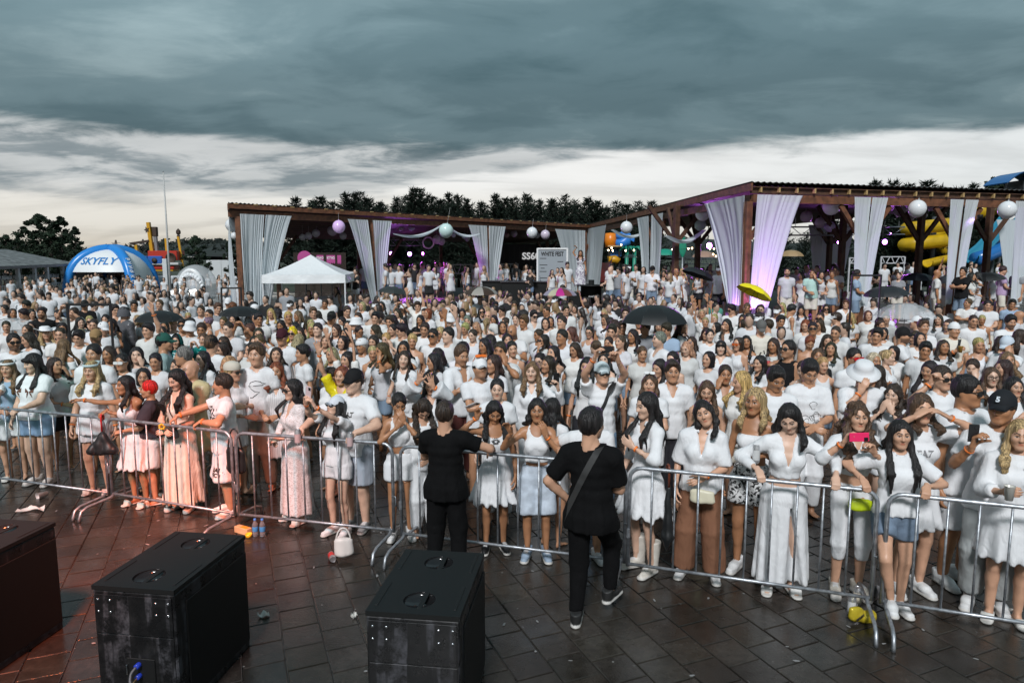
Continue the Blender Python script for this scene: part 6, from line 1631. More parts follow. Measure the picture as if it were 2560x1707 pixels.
# ---------------------------------------------------------------- play ship and white site walls behind the left crowd
def play_ship():
 Y = 66; c = at_y(395, 700, Y); t = empty('play_ship', (c.x, c.y, 0), 0, 'yellow, red and blue playground ship with masts behind the flagpole', 'playground')
 yl = mat('yellow_plastic_post', (.55, .28, .01), .4); rd = mat('red_plastic', (.42, .03, .015), .4); bl = mat('blue_plastic2', (.02, .10, .38), .4); dk = mat('dark_wood2', (.05, .03, .02), .7); gy = mat('grey_metal2', (.2, .2, .21), .5)
 def X(px): return at_y(px, 650, Y).x - c.x
 def Zp(py): return at_y(395, py, Y).z
 def post(p0, p1, w=.22, m=yl): MB().bar((X(p0[0]), 0, max(0, Zp(p0[1]))), (X(p1[0]), 0, Zp(p1[1])), w).build('post', m, t)
 post((386, 690), (377, 556), .3); post((347, 690), (343, 612), .24); post((459, 690), (449, 590), .2); post((420, 690), (418, 596), .2)
 MB().lathe([(.0, 0), (.18, .06), (.1, .2), (.22, .3), (.22, .55), (.1, .7), (.0, .8)], 8, (X(450), 0, Zp(592))).build('lantern', dk, t)
 MB().bar((X(331), 0, Zp(609)), (X(378), 0, Zp(602)), .5, .18).build('boom_roof', dk, t); MB().box((X(387), .3, Zp(579)), (.5, .4, .9), bev=.03).build('crow_nest', dk, t); MB().bar((X(388), .3, Zp(590)), (X(390), .3, Zp(650)), .28).build('mast', gy, t)
 MB().box((X(417), 0, Zp(639)), (X(458) - X(386), 1.6, .9), bev=.05).build('red_cabin', rd, t)
 ar = MB().lathe([(.0, 0), (.5, 0), (.5, .06), (.4, .06), (.4, .02), (.0, .02)], 16); ar.xf(Matrix.Translation((X(438), -.83, Zp(645))) @ Matrix.Rotation(math.pi / 2, 4, 'X')); ar.build('porthole', dk, t, True)
 for x in (364, 400):
  MB().box((X(x), -.5, Zp(650)), (1.35, 1.0, .75), bev=.08).build('blue_panel', bl, t); q = MB().lathe([(.0, .0), (.22, 0), (.26, .05), (.0, .06)], 12); q.xf(Matrix.Translation((X(x), -1.02, Zp(651))) @ Matrix.Rotation(math.pi / 2, 4, 'X')); q.build('window_ring', dk, t, True)
 MB().box((X(400), 0, Zp(659)), (X(462) - X(348), 1.9, .22), bev=.03).build('deck_edge', mat('white_rope', (.5, .5, .5), .7), t); MB().box((X(405), 0, Zp(668)), (X(455) - X(380), 1.4, .35), bev=.03).build('red_keel', rd, t); MB().box((X(410), 0, Zp(674)), (2.2, 1.2, .3), bev=.03).build('yellow_keel', yl, t)
 st = MB(); K = 10
 vs = [(X(374) + .28 * (1 if k % 2 else .45) * math.cos(k * math.pi / 5), -.2, Zp(575) + .3 * (1 if k % 2 else .45) * math.sin(k * math.pi / 5)) for k in range(K)]; st.add(vs + [(x, y + .08, z) for x, y, z in vs], [tuple(reversed(range(K))), tuple(range(K, 2 * K))] + [(i, (i + 1) % K, (i + 1) % K + K, i + K) for i in range(K)]); st.build('star', dk, t)
 w = mat('white_sheeting', (.55, .57, .58), .7, bump=(2, .4, .1))
 def panel(px0, px1, py0, Yp, label, name='hoarding'):
  a = at_y(px0, 700, Yp); b = at_y(px1, 700, Yp); z = at_y(px0, py0, Yp).z; t2 = empty(name, ((a.x + b.x) / 2, Yp, 0), 0, label, 'wall'); L = b.x - a.x; n = max(2, int(L / 1.9))
  for k in range(n): MB().box((-L / 2 + L * (k + .5) / n, 0, z / 2), (L / n - .03, .05, z), bev=.004).build('panel', w, t2)
  for k in range(n + 1): MB().box((-L / 2 + L * k / n, .06, z / 2), (.06, .06, z)).build('post', galv_m, t2)
 panel(372, 450, 689, 54, 'white sheeted hoarding behind the flagpole'); panel(518, 592, 650, 75, 'long white site wall left of the curtained pavilion')
 a = at_y(416, 700, 51); MB_ = MB().box((a.x, 51, 1.4), (.32, .32, 2.8), bev=.01).build('white_column', w); tag(MB_, 'square white column just left of the flagpole foot', 'column')
play_ship()
# ---------------------------------------------------------------- water slides, play area and shades on the right
def tube_path(pts, r, name, mt, parent, n=12, half=False):
 P = [Vector(p) for p in pts]
 if not half: MB().tube(P, r, n).build(name, mt, parent, True); return
 m = MB(); vs = []; fs = []; K = 9
 for i, p in enumerate(P):
  d = (P[min(i + 1, len(P) - 1)] - P[max(i - 1, 0)]).normalized(); s = Vector((-d.y, d.x, 0)).normalized(); u = s.cross(d) * -1
  u = u if u.z > 0 else -u
  for ro in (r, r - .05):
   for k in range(K): a = math.pi * k / (K - 1); vs.append(tuple(p + s * (ro * math.cos(a)) - u * (ro * math.sin(a))))
 for i in range(len(P) - 1):
  for k in range(K - 1):
   a = i * 2 * K + k; b = a + 2 * K; fs += [(a, a + 1, b + 1, b), (a + K + 1, a + K, b + K, b + K + 1)]
  a = i * 2 * K; b = a + 2 * K; fs += [(a, b, b + K, a + K), (a + K - 1, a + 2 * K - 1, b + 2 * K - 1, b + K - 1)]
 m.add(vs, fs).build(name, mt, parent, True)
def slides():
 ym = mat('yellow_slide', (.52, .33, .01), .3, var=(1.5, .75, 1.1)); bm = mat('blue_slide', (.015, .13, .38), .25); tm = mat('teal_slide', (.03, .22, .33), .3); gm = mat('slide_steel', (.10, .11, .12), .5, .5)
 Y = 44; c = at_y(2330, 700, Y); t = empty('yellow_water_slide', (c.x, c.y, 0), 0, 'yellow spiral water slide seen through the right pavilion', 'slide')
 def L(px, py, dy=0): p = at_y(px, py, Y + dy); return (p.x - c.x, p.y - c.y, p.z)
 for k, (a, b) in enumerate((((2268, 572), (2385, 560)), ((2262, 612), (2390, 598)))):
  pts = [L(a[0] + 22 * (1 - math.cos(q)) * .5 - 2, a[1] + 3 * math.sin(q), 2.2 * math.sin(q)) for q in np.linspace(2.6, 1.2, 4)] + [L(a[0] + (b[0] - a[0]) * q, a[1] + (b[1] - a[1]) * q, -.3 * math.sin(q * 3)) for q in np.linspace(0, 1, 7)]
  tube_path(pts, .42, 'slide_tube', ym, t);
 tube_path([L(2270, 590, 1.5), L(2330, 588, 2.2), L(2390, 595, 2.4)], .40, 'slide_tube', ym, t); tube_path([L(2350, 628, 2), L(2395, 618, 2)], .36, 'slide_tube', ym, t)
 tube_path([L(2318, 652, -1.), L(2340, 647, -.8), L(2365, 641, -.4), L(2400, 634, 0)], .45, 'slide_chute', ym, t, half=True)
 tube_path([L(2440, 530, 3), L(2480, 522, 4)], .5, 'slide_tube', ym, t)
 for px in (2330, 2385): p = L(px, 640, 1); MB().tube([(p[0], p[1], 0), (p[0], p[1], L(px, 540)[2])], .16, 8).build('support', gm, t, True)
 c2 = at_y(2470, 700, 42); t2 = empty('blue_water_slide', (c2.x, c2.y, 0), 0, 'pair of blue water slides descending behind the right curtains', 'slide')
 def L2(px, py, dy=0): p = at_y(px, py, 42 + dy); return (p.x - c2.x, p.y - c2.y, p.z)
 tube_path([L2(2520, 540, 3), L2(2490, 580, 2), L2(2460, 612, 1), L2(2425, 640, 0)], .5, 'slide_chute', tm, t2, half=True)
 tube_path([L2(2530, 605, 2), L2(2500, 625, 1), L2(2465, 640, .3), L2(2438, 648, 0)], .42, 'slide_tube', bm, t2)
 for px in (2500, 2470): p = L2(px, 620, 1); MB().tube([(p[0], p[1] + .6, 0), (p[0], p[1] + .6, p[2])], .12, 8).build('support', gm, t2, True)
 c3 = at_y(2545, 500, 46); t3 = empty('slide_tower', (c3.x, c3.y, 0), 0, 'slide tower with curved blue roof above the right pavilion', 'tower'); zr = at_y(2540, 432, 46).z
 vs, fs = grid_mesh(lambda u, v: ((u - .5) * 3.2, (v - .5) * 2.4, zr - .9 * (2 * u - .9) ** 2), 14, 2); n = len(vs); MB().add(vs, fs).add([(x, y, z - .05) for x, y, z in vs], [tuple(reversed(f)) for f in fs]).build('roof', bm, t3, True)
 for x in (-.9, 1.2): MB().bar((x, 0, 0), (x, 0, zr - .5), .12).build('post', gm, t3)
 MB().box((.7, .3, zr - 1.15), (1.5, 1.5, 1.3), bev=.02).build('cabin', mat('dark_cabin', (.04, .045, .05), .6), t3)
 for k in range(5): MB().bar((-.9, 0, zr - 1.6 + k * .16), (.0, 0, zr - 1.6 + k * .16), .03).build('railing', gm, t3)
 MB().tube([(1.2 + .6 * math.cos(a), -.6, zr - 2.2 + .6 * math.sin(a)) for a in np.linspace(0, 3.14, 8)], .22, 8).build('slide_mouth', bm, t3, True)
slides()
def play_area():
 Y = 50; c = at_y(1560, 660, Y); t = empty('play_tower', (c.x, c.y, 0), 0, 'colourful playground tower seen right of the inner corner curtain', 'playground')
 def L(px, py, dy=0): p = at_y(px, py, Y + dy); return (p.x - c.x, p.y - c.y, p.z)
 om = mat('orange_plastic', (.70, .20, .01), .35); bl = mat('sky_plastic', (.03, .20, .60), .35); gn = mat('green_plastic', (.01, .22, .14), .4); tn = mat('tan_plastic', (.45, .30, .14), .5); rd = MAT['red_plastic']
 p = L(1526, 601); MB().lathe([(.0, -.55), (.38, -.5), (.44, 0), (.38, .5), (.0, .55)], 14, p).build('orange_barrel', om, t, True)
 pts = [L(1537, 605), L(1552, 609), L(1566, 602), L(1566, 593), L(1556, 589), L(1540, 590)]; MB().tube(pts, [.22, .36, .42, .40, .32, .16], 12).build('blue_whale', bl, t, True); q = L(1573, 598); MB().add([(q[0], q[1], q[2]), (q[0] + .35, q[1], q[2] + .25), (q[0] + .4, q[1] + .05, q[2]), (q[0] + .35, q[1], q[2] - .2)], [(0, 1, 2), (0, 2, 3), (0, 3, 1), (1, 3, 2)]).build('whale_tail', bl, t)
 q = L(1535, 616); MB().box((q[0], q[1], q[2]), (1.0, .9, .12), bev=.03).build('platform', tn, t)
 for px in (1524, 1548): q = L(px, 616); MB().bar((q[0], q[1], 0), (q[0], q[1], q[2]), .12).build('post', mat('black_steel', (.012, .012, .013)), t)
 for px in (1566, 1585):
  q = L(px, 622); MB().tube([(q[0], q[1], 0), (q[0] + .05, q[1], q[2])], .14, 7).build('palm_trunk', gn, t, True)
  for k in range(7): a = 2 * math.pi * k / 7; MB().tube([(q[0], q[1], q[2]), (q[0] + .35 * math.cos(a), q[1] + .35 * math.sin(a), q[2] + .12), (q[0] + .62 * math.cos(a), q[1] + .6 * math.sin(a), q[2] - .16)], [.06, .10, .02], 5).build('palm_frond', gn, t, True)
 q = L(1540, 640); MB().tube([L(1520, 650), L(1538, 648), L(1546, 654)], .28, 8).build('yellow_slide', MAT['yellow_plastic_post'], t, True); MB().box((q[0], q[1] + .5, q[2] + .2), (.9, .5, .5), bev=.05).build('blue_cabin', bl, t)
 tube_path([L(1512, 642, -6), L(1507, 665, -7), L(1505, 690, -8)], .5, 'red_slide', rd, t, half=True)
 for px, py, w, col, lb in ((1662, 622, 46, (.01, .25, .17), 'green beach parasol behind the side curtains'), (1760, 627, 42, (.32, .20, .15), 'tan beach parasol left of the big corner curtain'), (1978, 625, 34, (.34, .23, .12), 'tan beach parasol right of the big corner curtain'), (2215, 620, 36, (.34, .24, .13), 'tan parasol behind the second front curtain at right')):
  umb = umbrella(px, py, w, lb, col=col, R=.9, Z=min(50, 1.8 * F / w), flat=.5, hand=2.6); umb['group'] = 'beach parasols beyond the pavilion'
 P = at_y(1707, 620, 48); g = MB(); vs, fs = grid_mesh(lambda u, v: (P.x + .5 * math.sin(v * math.pi) ** .7 * (u - .5), P.y + .06 * math.sin(u * math.pi), P.z - .7 + 1.6 * v), 6, 10); vs2, fs2 = grid_mesh(lambda u, v: (P.x + .5 * math.sin(v * math.pi) ** .7 * (u - .5), P.y - .06 * math.sin(u * math.pi), P.z - .7 + 1.6 * v), 6, 10)
 bt = empty('surfboard', (0, 0, 0), 0, 'upright green surfboard shape standing in the play area', 'surfboard'); g.add(vs, fs).add(vs2, fs2).build('board', gn, bt, True); MB().tube([(P.x, P.y, 0), (P.x, P.y, P.z - .6)], .05, 6).build('stand', galv_m, bt, True)
 for k, (px, py, w) in enumerate(((1740, 615, 34), (1555, 622, 30))):
  pass
 # white lattice fences
 wm = MAT['white_painted_wood']
 def lattice(px0, px1, py0, py1, Y, label):
  a = at_y(px0, py0, Y); b = at_y(px1, py0, Y); zt = a.z; zb = at_y(px0, py1, Y).z; Lx = b.x - a.x; tt = empty('lattice_fence', (a.x, Y, 0), 0, label, 'fence', 'white lattice fences behind the decks')
  for z in (zt, zb): MB().box((Lx / 2, 0, z), (Lx, .06, .06)).build('rail', wm, tt)
  n = max(3, int(Lx / .28));
  for k in range(n):
   x = Lx * (k + .5) / n; s = .10 if k % 2 else -.10; MB().bar((x - s, 0, zb), (x + s, 0, zt), .04).build('slat', wm, tt)
  for x in (0, Lx): MB().box((x, 0, zt / 2), (.08, .08, zt)).build('post', wm, tt)
 for a in ((1130, 1180, 662, 684, 42, 'white lattice fence left of the middle curtain'), (1253, 1295, 660, 682, 43, 'white lattice fence right of the middle curtain'), (972, 1005, 674, 690, 42, 'white lattice fence right of the canopy curtain'), (862, 905, 680, 692, 40, 'white lattice fence behind the canopy tent'),
     (1711, 1796, 645, 660, 44, 'white lattice fence behind the large side curtain'), (1606, 1625, 650, 664, 44, 'white lattice fence beside the play area'), (2124, 2140, 645, 658, 42, 'short white lattice fence behind the right curtains'), (2203, 2262, 642, 658, 43, 'white lattice fence before the yellow slides')): lattice(*a)
play_area()
# ---------------------------------------------------------------- signs
def signs():
 bk = mat('sign_black', (.012, .012, .013), .5); wl = mat('white_letters', (.75, .75, .75), .5)
 X90 = Matrix.Rotation(math.pi / 2, 4, 'X')
 # programme board
 Y = 36; a = at_y(1351, 622, Y); b = at_y(1410, 720, Y); w = 1.55; h = a.z - .85; t = empty('programme_board', ((a.x + b.x) / 2, Y, 0), -.05, 'tall white programme board headed WHITE FEST beside the dancer', 'board')
 MB().box((0, 0, .85 + h / 2), (w, .10, h), bev=.01).build('board', mat('board_grey', (.30, .33, .36), .5), t)
 for x in (-w / 2, w / 2): MB().box((x, -.02, .85 + h / 2), (.09, .16, h + .06), bev=.008).build('frame', wl, t)
 MB().box((0, -.02, .85 + h), (w, .15, .09), bev=.008).build('frame', wl, t)
 text_obj('WHITE FEST', .30, bk, t, Matrix.Translation((.0, -.056, .85 + h - .28)) @ X90, bold=.012, xs=.72)
 for k, (xx, ww) in enumerate(((-.48, .34), (.42, .3), (-.46, .4), (-.5, .2), (-.48, .36), (.4, .3), (-.46, .38))): MB().box((xx, -.053, .85 + h - .5 - .17 * k), (ww, .004, .035)).build('print_line', bk, t)
 # 60 degrees sign on a dark kiosk
 Y = 46; c = at_y(1330, 650, Y); t = empty('dark_kiosk', (c.x, Y + 1, 0), 0, 'dark kiosk with a white 60 degree sign under the left roof', 'kiosk'); MB().box((0, 0, 1.9), (4.6, 1.6, 3.8), bev=.02).build('wall', mat('kiosk_dark', (.02, .021, .022), .7), t)
 for k in range(14): MB().box((-2.2 + k * .34, -.82, 2.9), (.05, .04, 1.5)).build('slat', mat('kiosk_slat', (.03, .032, .033), .6), t)
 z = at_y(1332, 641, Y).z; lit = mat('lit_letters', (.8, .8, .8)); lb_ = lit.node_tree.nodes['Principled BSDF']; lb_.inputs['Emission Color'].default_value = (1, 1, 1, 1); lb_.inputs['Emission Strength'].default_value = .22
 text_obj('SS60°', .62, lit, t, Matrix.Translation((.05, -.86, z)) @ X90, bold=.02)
 # pink letter banners
 Y = 40; pk = mat('pink_sign', (.42, .06, .24), .6)
 t = empty('pink_letter_sign', (0, 0, 0), 0, 'row of pink sign boards with white letters behind the canopy tent', 'sign')
 for px0, px1, txt in ((791, 809, 'ЮФО'), (816, 838, 'КТЭНО'), (843, 853, '')):
  a = at_y(px0, 638, Y); b = at_y(px1, 657, Y); r = random.Random(px0); n = 9; vs = [(a.x, Y, a.z), (b.x, Y, a.z)] + [(b.x + (a.x - b.x) * k / n, Y, b.z - (.12 if k % 2 else -.02) * r.uniform(.4, 1.3)) for k in range(n + 1)]; K = len(vs)
  MB().add(vs + [(x, y + .04, zz) for x, y, zz in vs], [tuple(reversed(range(K))), tuple(range(K, 2 * K))] + [(i, (i + 1) % K, (i + 1) % K + K, i + K) for i in range(K)]).build('sign_panel', pk, t)
  if txt: text_obj(txt, .20, wl, t, Matrix.Translation(((a.x + b.x) / 2, Y - .012, a.z - .17)) @ X90, bold=.006, xs=(b.x - a.x) / (.125 * len(txt) + .08) * .9)
  MB().tube([((a.x + b.x) / 2, Y + .05, 0), ((a.x + b.x) / 2, Y + .05, a.z)], .03, 5).build('stake', bk, t)
 p = at_y(762, 645, Y + .5); m = MB().lathe([(.0, 0), (.42, 0), (.42, .05), (.0, .05)], 24); m.xf(Matrix.Translation((p.x, p.y, p.z)) @ X90); m.build('round_panel', pk, t); MB().tube([(p.x, p.y + .06, 0), (p.x, p.y + .06, p.z)], .04, 5).build('stake', bk, t)
 n = 46; m = MB().box((0, 0, 1.6), (.05, .03, 3.2)); me = mkmesh('fence_slat', np.array(m.v), m.f, False); me.materials.append(mat('dark_slat', (.035, .022, .016), .8))
 tf = empty('slat_fence', (0, 0, 0), 0, 'dark upright slat fence behind the pink signs', 'fence'); x0 = at_y(735, 640, 41.5).x; x1 = at_y(866, 640, 41.5).x
 for k in range(n): o = link('fence_slat', me, None, tf); o.location = (x0 + (x1 - x0) * k / n, 41.5, 0)
signs()
# ---------------------------------------------------------------- stage lamps, truss, string lights
def lamp_disc(px, py, d, Y, col, label, spot=None, power=0, ell=1.):
 P = at_y(px, py, Y); r = d * Y / F / 2; t = empty('stage_lamp', P, 0, label, 'lamp', 'purple stage lamps under the roofs')
 q = MB().lathe([(.001, 0), (r * 1.05, 0), (r * 1.1, .12), (r * .8, .3), (r * .5, .36), (.001, .36)], 14); q.xf(Matrix.Rotation(-math.pi / 2, 4, 'X') @ Matrix.Translation((0, 0, .02))); q.build('housing', MAT['textured_black'], t, True)
 key = 'lamp_%02x%02x%02x' % tuple(int(c * 99) for c in col); em = mat(key, col); b = em.node_tree.nodes['Principled BSDF']; b.inputs['Emission Color'].default_value = (*col, 1); b.inputs['Emission Strength'].default_value = 14
 q = MB().lathe([(.001, .02), (r * .7, .012), (r, .0), (.001, -.001)], 16, sx=ell); q.xf(Matrix.Rotation(math.pi / 2, 4, 'X')); q.build('lens', em, t, True)
 MB().tube([(0, .2, 0), (0, .2, EH - .5 - P.z)], .02, 5).build('hanger', MAT['black_steel'], t)
 if power:
  ld = bpy.data.lights.new('stage_spot', 'SPOT'); ld.energy = power; ld.color = col; ld.spot_size = math.radians(70); ld.spot_blend = .8; ld.shadow_soft_size = .1; lo = bpy.data.objects.new('stage_spot', ld); C.objects.link(lo); lo.parent = t; lo.location = (0, -.1, 0)
  dv = Vector(spot) - P; lo.rotation_euler = dv.to_track_quat('-Z', 'Y').to_euler()
PU = (.62, .16, 1.)
lamp_disc(978, 634, 9, 38, PU, 'leftmost purple stage lamp under the left roof', at_y(1030, 690, 33), 350); lamp_disc(1024, 635, 10, 38, PU, 'middle purple stage lamp under the left roof', at_y(1020, 690, 34), 350); lamp_disc(1057, 634, 8, 38, (.75, .12, .9), 'right purple stage lamp below the round ring', at_y(1115, 680, 35), 450, .6)
lamp_disc(1773, 614, 14, 30, PU, 'bright violet lamp left of the big corner curtain', at_y(1800, 690, 22), 300); lamp_disc(2095, 606, 7, 30, PU, 'small violet lamp hung from the inner post', at_y(2060, 690, 25), 200, .6); lamp_disc(2212, 605, 12, 31, PU, 'bright violet lamp before the slides', at_y(2280, 690, 24), 300)
def uplight(px, Y, z, col, power, aim, label):
 P = at_y(px, 760, Y); P.z = z; t = empty('floor_uplight', P, 0, label, 'lamp', 'uplights at the curtain feet'); MB().lathe([(.001, -.06), (.07, -.06), (.08, .05), (.07, .06), (.001, .045)], 12).build('housing', MAT['textured_black'], t, True)
 ld = bpy.data.lights.new('uplight', 'SPOT'); ld.energy = power; ld.color = col; ld.spot_size = math.radians(75); ld.spot_blend = 1; ld.shadow_soft_size = .06; lo = bpy.data.objects.new('uplight', ld); C.objects.link(lo); lo.parent = t; lo.location = (0, 0, .08); lo.rotation_euler = (Vector(aim) - P).to_track_quat('-Z', 'Y').to_euler()
a = on_line(1850, E2, E1); uplight(1846, a.y - .35, DECK + .07, (.70, .22, 1.), 240, (a.x + .15, a.y + .1, 3.2), 'small uplight at the foot of the left corner curtain'); b = on_line(1905, E2, E3); uplight(1906, b.y - .45, DECK + .07, (.70, .22, 1.), 240, (b.x, b.y, 3.2), 'small uplight at the foot of the right corner curtain')
c = on_line(2430, E2, E3); uplight(2432, c.y - .28, EH - .75, (.66, .40, 1.), 30, (c.x, c.y + .3, 3.2), 'small violet lamp under the eave shining on a curtain')
def truss(p0, p1, Y, label, ring=None):
 a = at_y(*p0, Y); b = at_y(*p1, Y); t = empty('lighting_truss', a, math.atan2(b.y - a.y, b.x - a.x), label, 'truss'); L = (b - a).length; m = mat('truss_alloy', (.35, .36, .38), .35, .8); h = .32
 for y, z in ((0, 0), (0, h), (.3, 0), (.3, h)): MB().tube([(0, y, z), (L, y, z)], .025, 6).build('chord', m, t, True)
 n = int(L / .35)
 for k in range(n): MB().tube([(L * k / n, 0, 0 if k % 2 else h), (L * (k + 1) / n, 0, h if k % 2 else 0)], .014, 5).build('diagonal', m, t, True)
 for x in (.2, L - .2): MB().tube([(x, .15, h), (x, .15, max(h + .1, EH - .4 - a.z))], .012, 4).build('hanger', m, t)
 if ring: MB().tube([(L + .35 + .3 * math.cos(q), -.05, .15 + .3 * math.sin(q)) for q in np.linspace(0, 6.28, 17)[:-1]], .045, 6, closed=True).build('ring', mat('white_letters', (.75, .75, .75)), t, True)
truss((975, 614), (1055, 613), 38, 'silver lighting truss with a round ring under the left roof', True); truss((1978, 588), (2134, 588), 27, 'dark lighting truss under the right roof'); truss((2203, 586), (2262, 586), 30, 'pale lighting truss before the yellow slides')
em = mat('bulb', (1, .75, .45)); bb = em.node_tree.nodes['Principled BSDF']; bb.inputs['Emission Color'].default_value = (1, .72, .42, 1); bb.inputs['Emission Strength'].default_value = 9
def string(pts, Y, label):
 P = [at_y(x, y, Y) for x, y in pts]; t = empty('string_lights', P[0], 0, label, 'lights'); R = [p - P[0] for p in P]
 MB().tube(R, .012, 4).build('wire', MAT['black_steel'], t)
 m = MB().lathe([(.001, -.055), (.045, -.02), (.05, .02), (.02, .06), (.001, .06)], 8); me = mkmesh('bulb', np.array(m.v), m.f, True); me.materials.append(em)
 for p in R: o = link('bulb', me, None, t); o.location = p
 for k in (0, -1): MB().tube([R[k], (R[k].x, R[k].y, -P[0].z)], .03, 5).build('pole', MAT['black_steel'], t)
string([(1521, 626), (1529, 620), (1532, 627), (1553, 612), (1564, 627), (1585, 626), (1604, 631)], 47, 'string of warm bulbs across the play area'); string([(1681, 624), (1692, 624), (1721, 622), (1730, 621), (1740, 610), (1739, 622), (1775, 622), (1785, 622), (1783, 636), (1790, 641)], 46, 'string of warm bulbs left of the big corner curtain')
# dark bar counters, podium
def bar_counter(px, py, Y, w, label):
 p = at_y(px, py, Y); t = empty('bar_counter', (p.x, Y, DECK), 0, label, 'bar', 'dark bar counters on the left deck'); MB().box((0, 0, .5), (w, .7, 1.0), bev=.02).build('front', MAT['textured_black'], t); MB().box((0, -.02, 1.03), (w + .1, .8, .05), bev=.01).build('counter_top', mat('counter_top', (.05, .045, .05), .25), t)
 r = random.Random(px)
 for k in range(5):
  x = -w / 2 + w * (k + .5) / 5
  MB().lathe([(.001, 1.06), (.035, 1.06), (.04, 1.18), (.012, 1.2), (.012, 1.3), (.001, 1.3)] if r.random() < .5 else [(.001, 1.06), (.05, 1.06), (.06, 1.17), (.055, 1.17), (.045, 1.075), (.001, 1.07)], 10, (x, -.1, 0)).build('glass', glass_m, t, True)
bar_counter(1262, 715, 31, 2.0, 'black bar counter left of the person in black on the deck'); bar_counter(1322, 718, 30, 2.4, 'black bar counter behind the raised camera')
P = at_y(1478, 715, 27.5); t = empty('podium_bin', (P.x, 27.5, DECK), 0, 'black round drum table standing right of the dancer', 'table'); MB().lathe([(.001, 0), (.42, 0), (.42, .95), (.58, .96), (.58, 1.0), (.12, 1.0), (.12, 1.2), (.001, 1.2)], 20).build('drum', MAT['textured_black'], t, True); text_obj('WHITE', .10, MAT['white_letters'], t, Matrix.Translation((0, -.43, .55)) @ Matrix.Rotation(math.pi / 2, 4, 'X'))
P = at_y(1450, 745, 28.0); POD = (P.x, 28.0); t = empty('dance_podium', (P.x, 28.0, DECK), 0, 'low dark podium under the dancer in the patterned dress', 'podium'); MB().box((0, 0, .33), (1.0, 1.0, .66), bev=.02).build('block', MAT['textured_black'], t)
# ---------------------------------------------------------------- prints, straps and things held
def child(root, pref):
 for c in root.children:
  if c.name.split('.')[0] == pref: return c
def chest_print(root, pref, me, cx, cz, front=True, mt=None, name='print', rot=0, dirv=None):
 g = child(root, pref)
 if g is None: return
 b = bvh_of(g); sg = -1 if front else 1; n = 0
 ca, sa = math.cos(rot), math.sin(rot)
 for v in me.vertices:
  x = v.co.x * ca - v.co.y * sa; z = v.co.x * sa + v.co.y * ca
  X = cx + x * (1 if front else -1); Z = cz + z
  hit = b.ray_cast(Vector((X, sg * 1.2, Z)), Vector((0, -sg, 0)))
  v.co = (X, (hit[0].y if hit[0] is not None else sg * .13) + sg * .004, Z)
 me.materials.clear(); link(name, me, mt or MAT['black_print'], g)
def strap(root, pref, sg, col=(.012, .012, .013), w=.03, hz=.95, sz=1.46, J=None, name='bag_strap', hx=.17):
 g = child(root, pref); s = J['s']; b = bvh_of(g)
 a = np.array(J['U']((sg * .075, 0, sz))); h = np.array(J['U']((-sg * hx, 0, hz))); c = (a + h) / 2; u = (a - h); u /= np.linalg.norm(u); v = np.array([0, 1., 0]); n = np.cross(u, v)
 vs = []; fs = []; K = 40
 for k in range(K):
  t = 2 * math.pi * k / K; d = math.cos(t) * u + math.sin(t) * v
  for o in (-w / 2, w / 2):
   p0 = c + n * o; L = .62; hit = b.ray_cast(Vector(p0 + d * L), Vector(-d))
   q = np.array(hit[0]) + d * .011 if hit[0] is not None else p0 + d * .2
   vs.append(tuple(q))
 for k in range(K):
  i, j = 2 * k, 2 * ((k + 1) % K); fs.append((i, i + 1, j + 1, j))
 n0 = len(vs);
 link(name, mkmesh(name, np.array(vs), fs, True), mat('strap_web', rough=.7, objcol=True), root, col)
def sub(P, J, k, d=.055, f=.02): return J['W' + k] + J['D' + k] * d - J['B' + k] / (np.linalg.norm(J['B' + k]) + 1e-9) * f
def phone(loc, rot, label, col=(.015, .015, .016), scr=True):
 t = empty('phone', loc, 0, label, 'phone'); t.rotation_euler = rot
 MB().box((0, 0, 0), (.074, .009, .152), bev=.003).build('phone_case', mat('phone_shell', rough=.3, objcol=True), t, col=col)
 MB().box((0, .0052, 0), (.066, .001, .142)).build('screen', MAT['glossblack'], t); MB().box((.018, -.0062, .052), (.03, .003, .032), bev=.001).build('camera_block', MAT['glossblack'], t); return t
def cup(loc, label, col=(.62, .60, .55)):
 t = empty('plastic_cup', loc, 0, label, 'cup', 'plastic cups in hands'); MB().lathe([(.001, 0), (.028, 0), (.038, .11), (.04, .112), (.036, .108), (.026, .005), (.001, .004)], 14).build('cup_wall', mat('cup_plastic', rough=.2, objcol=True), t, True, col); return t
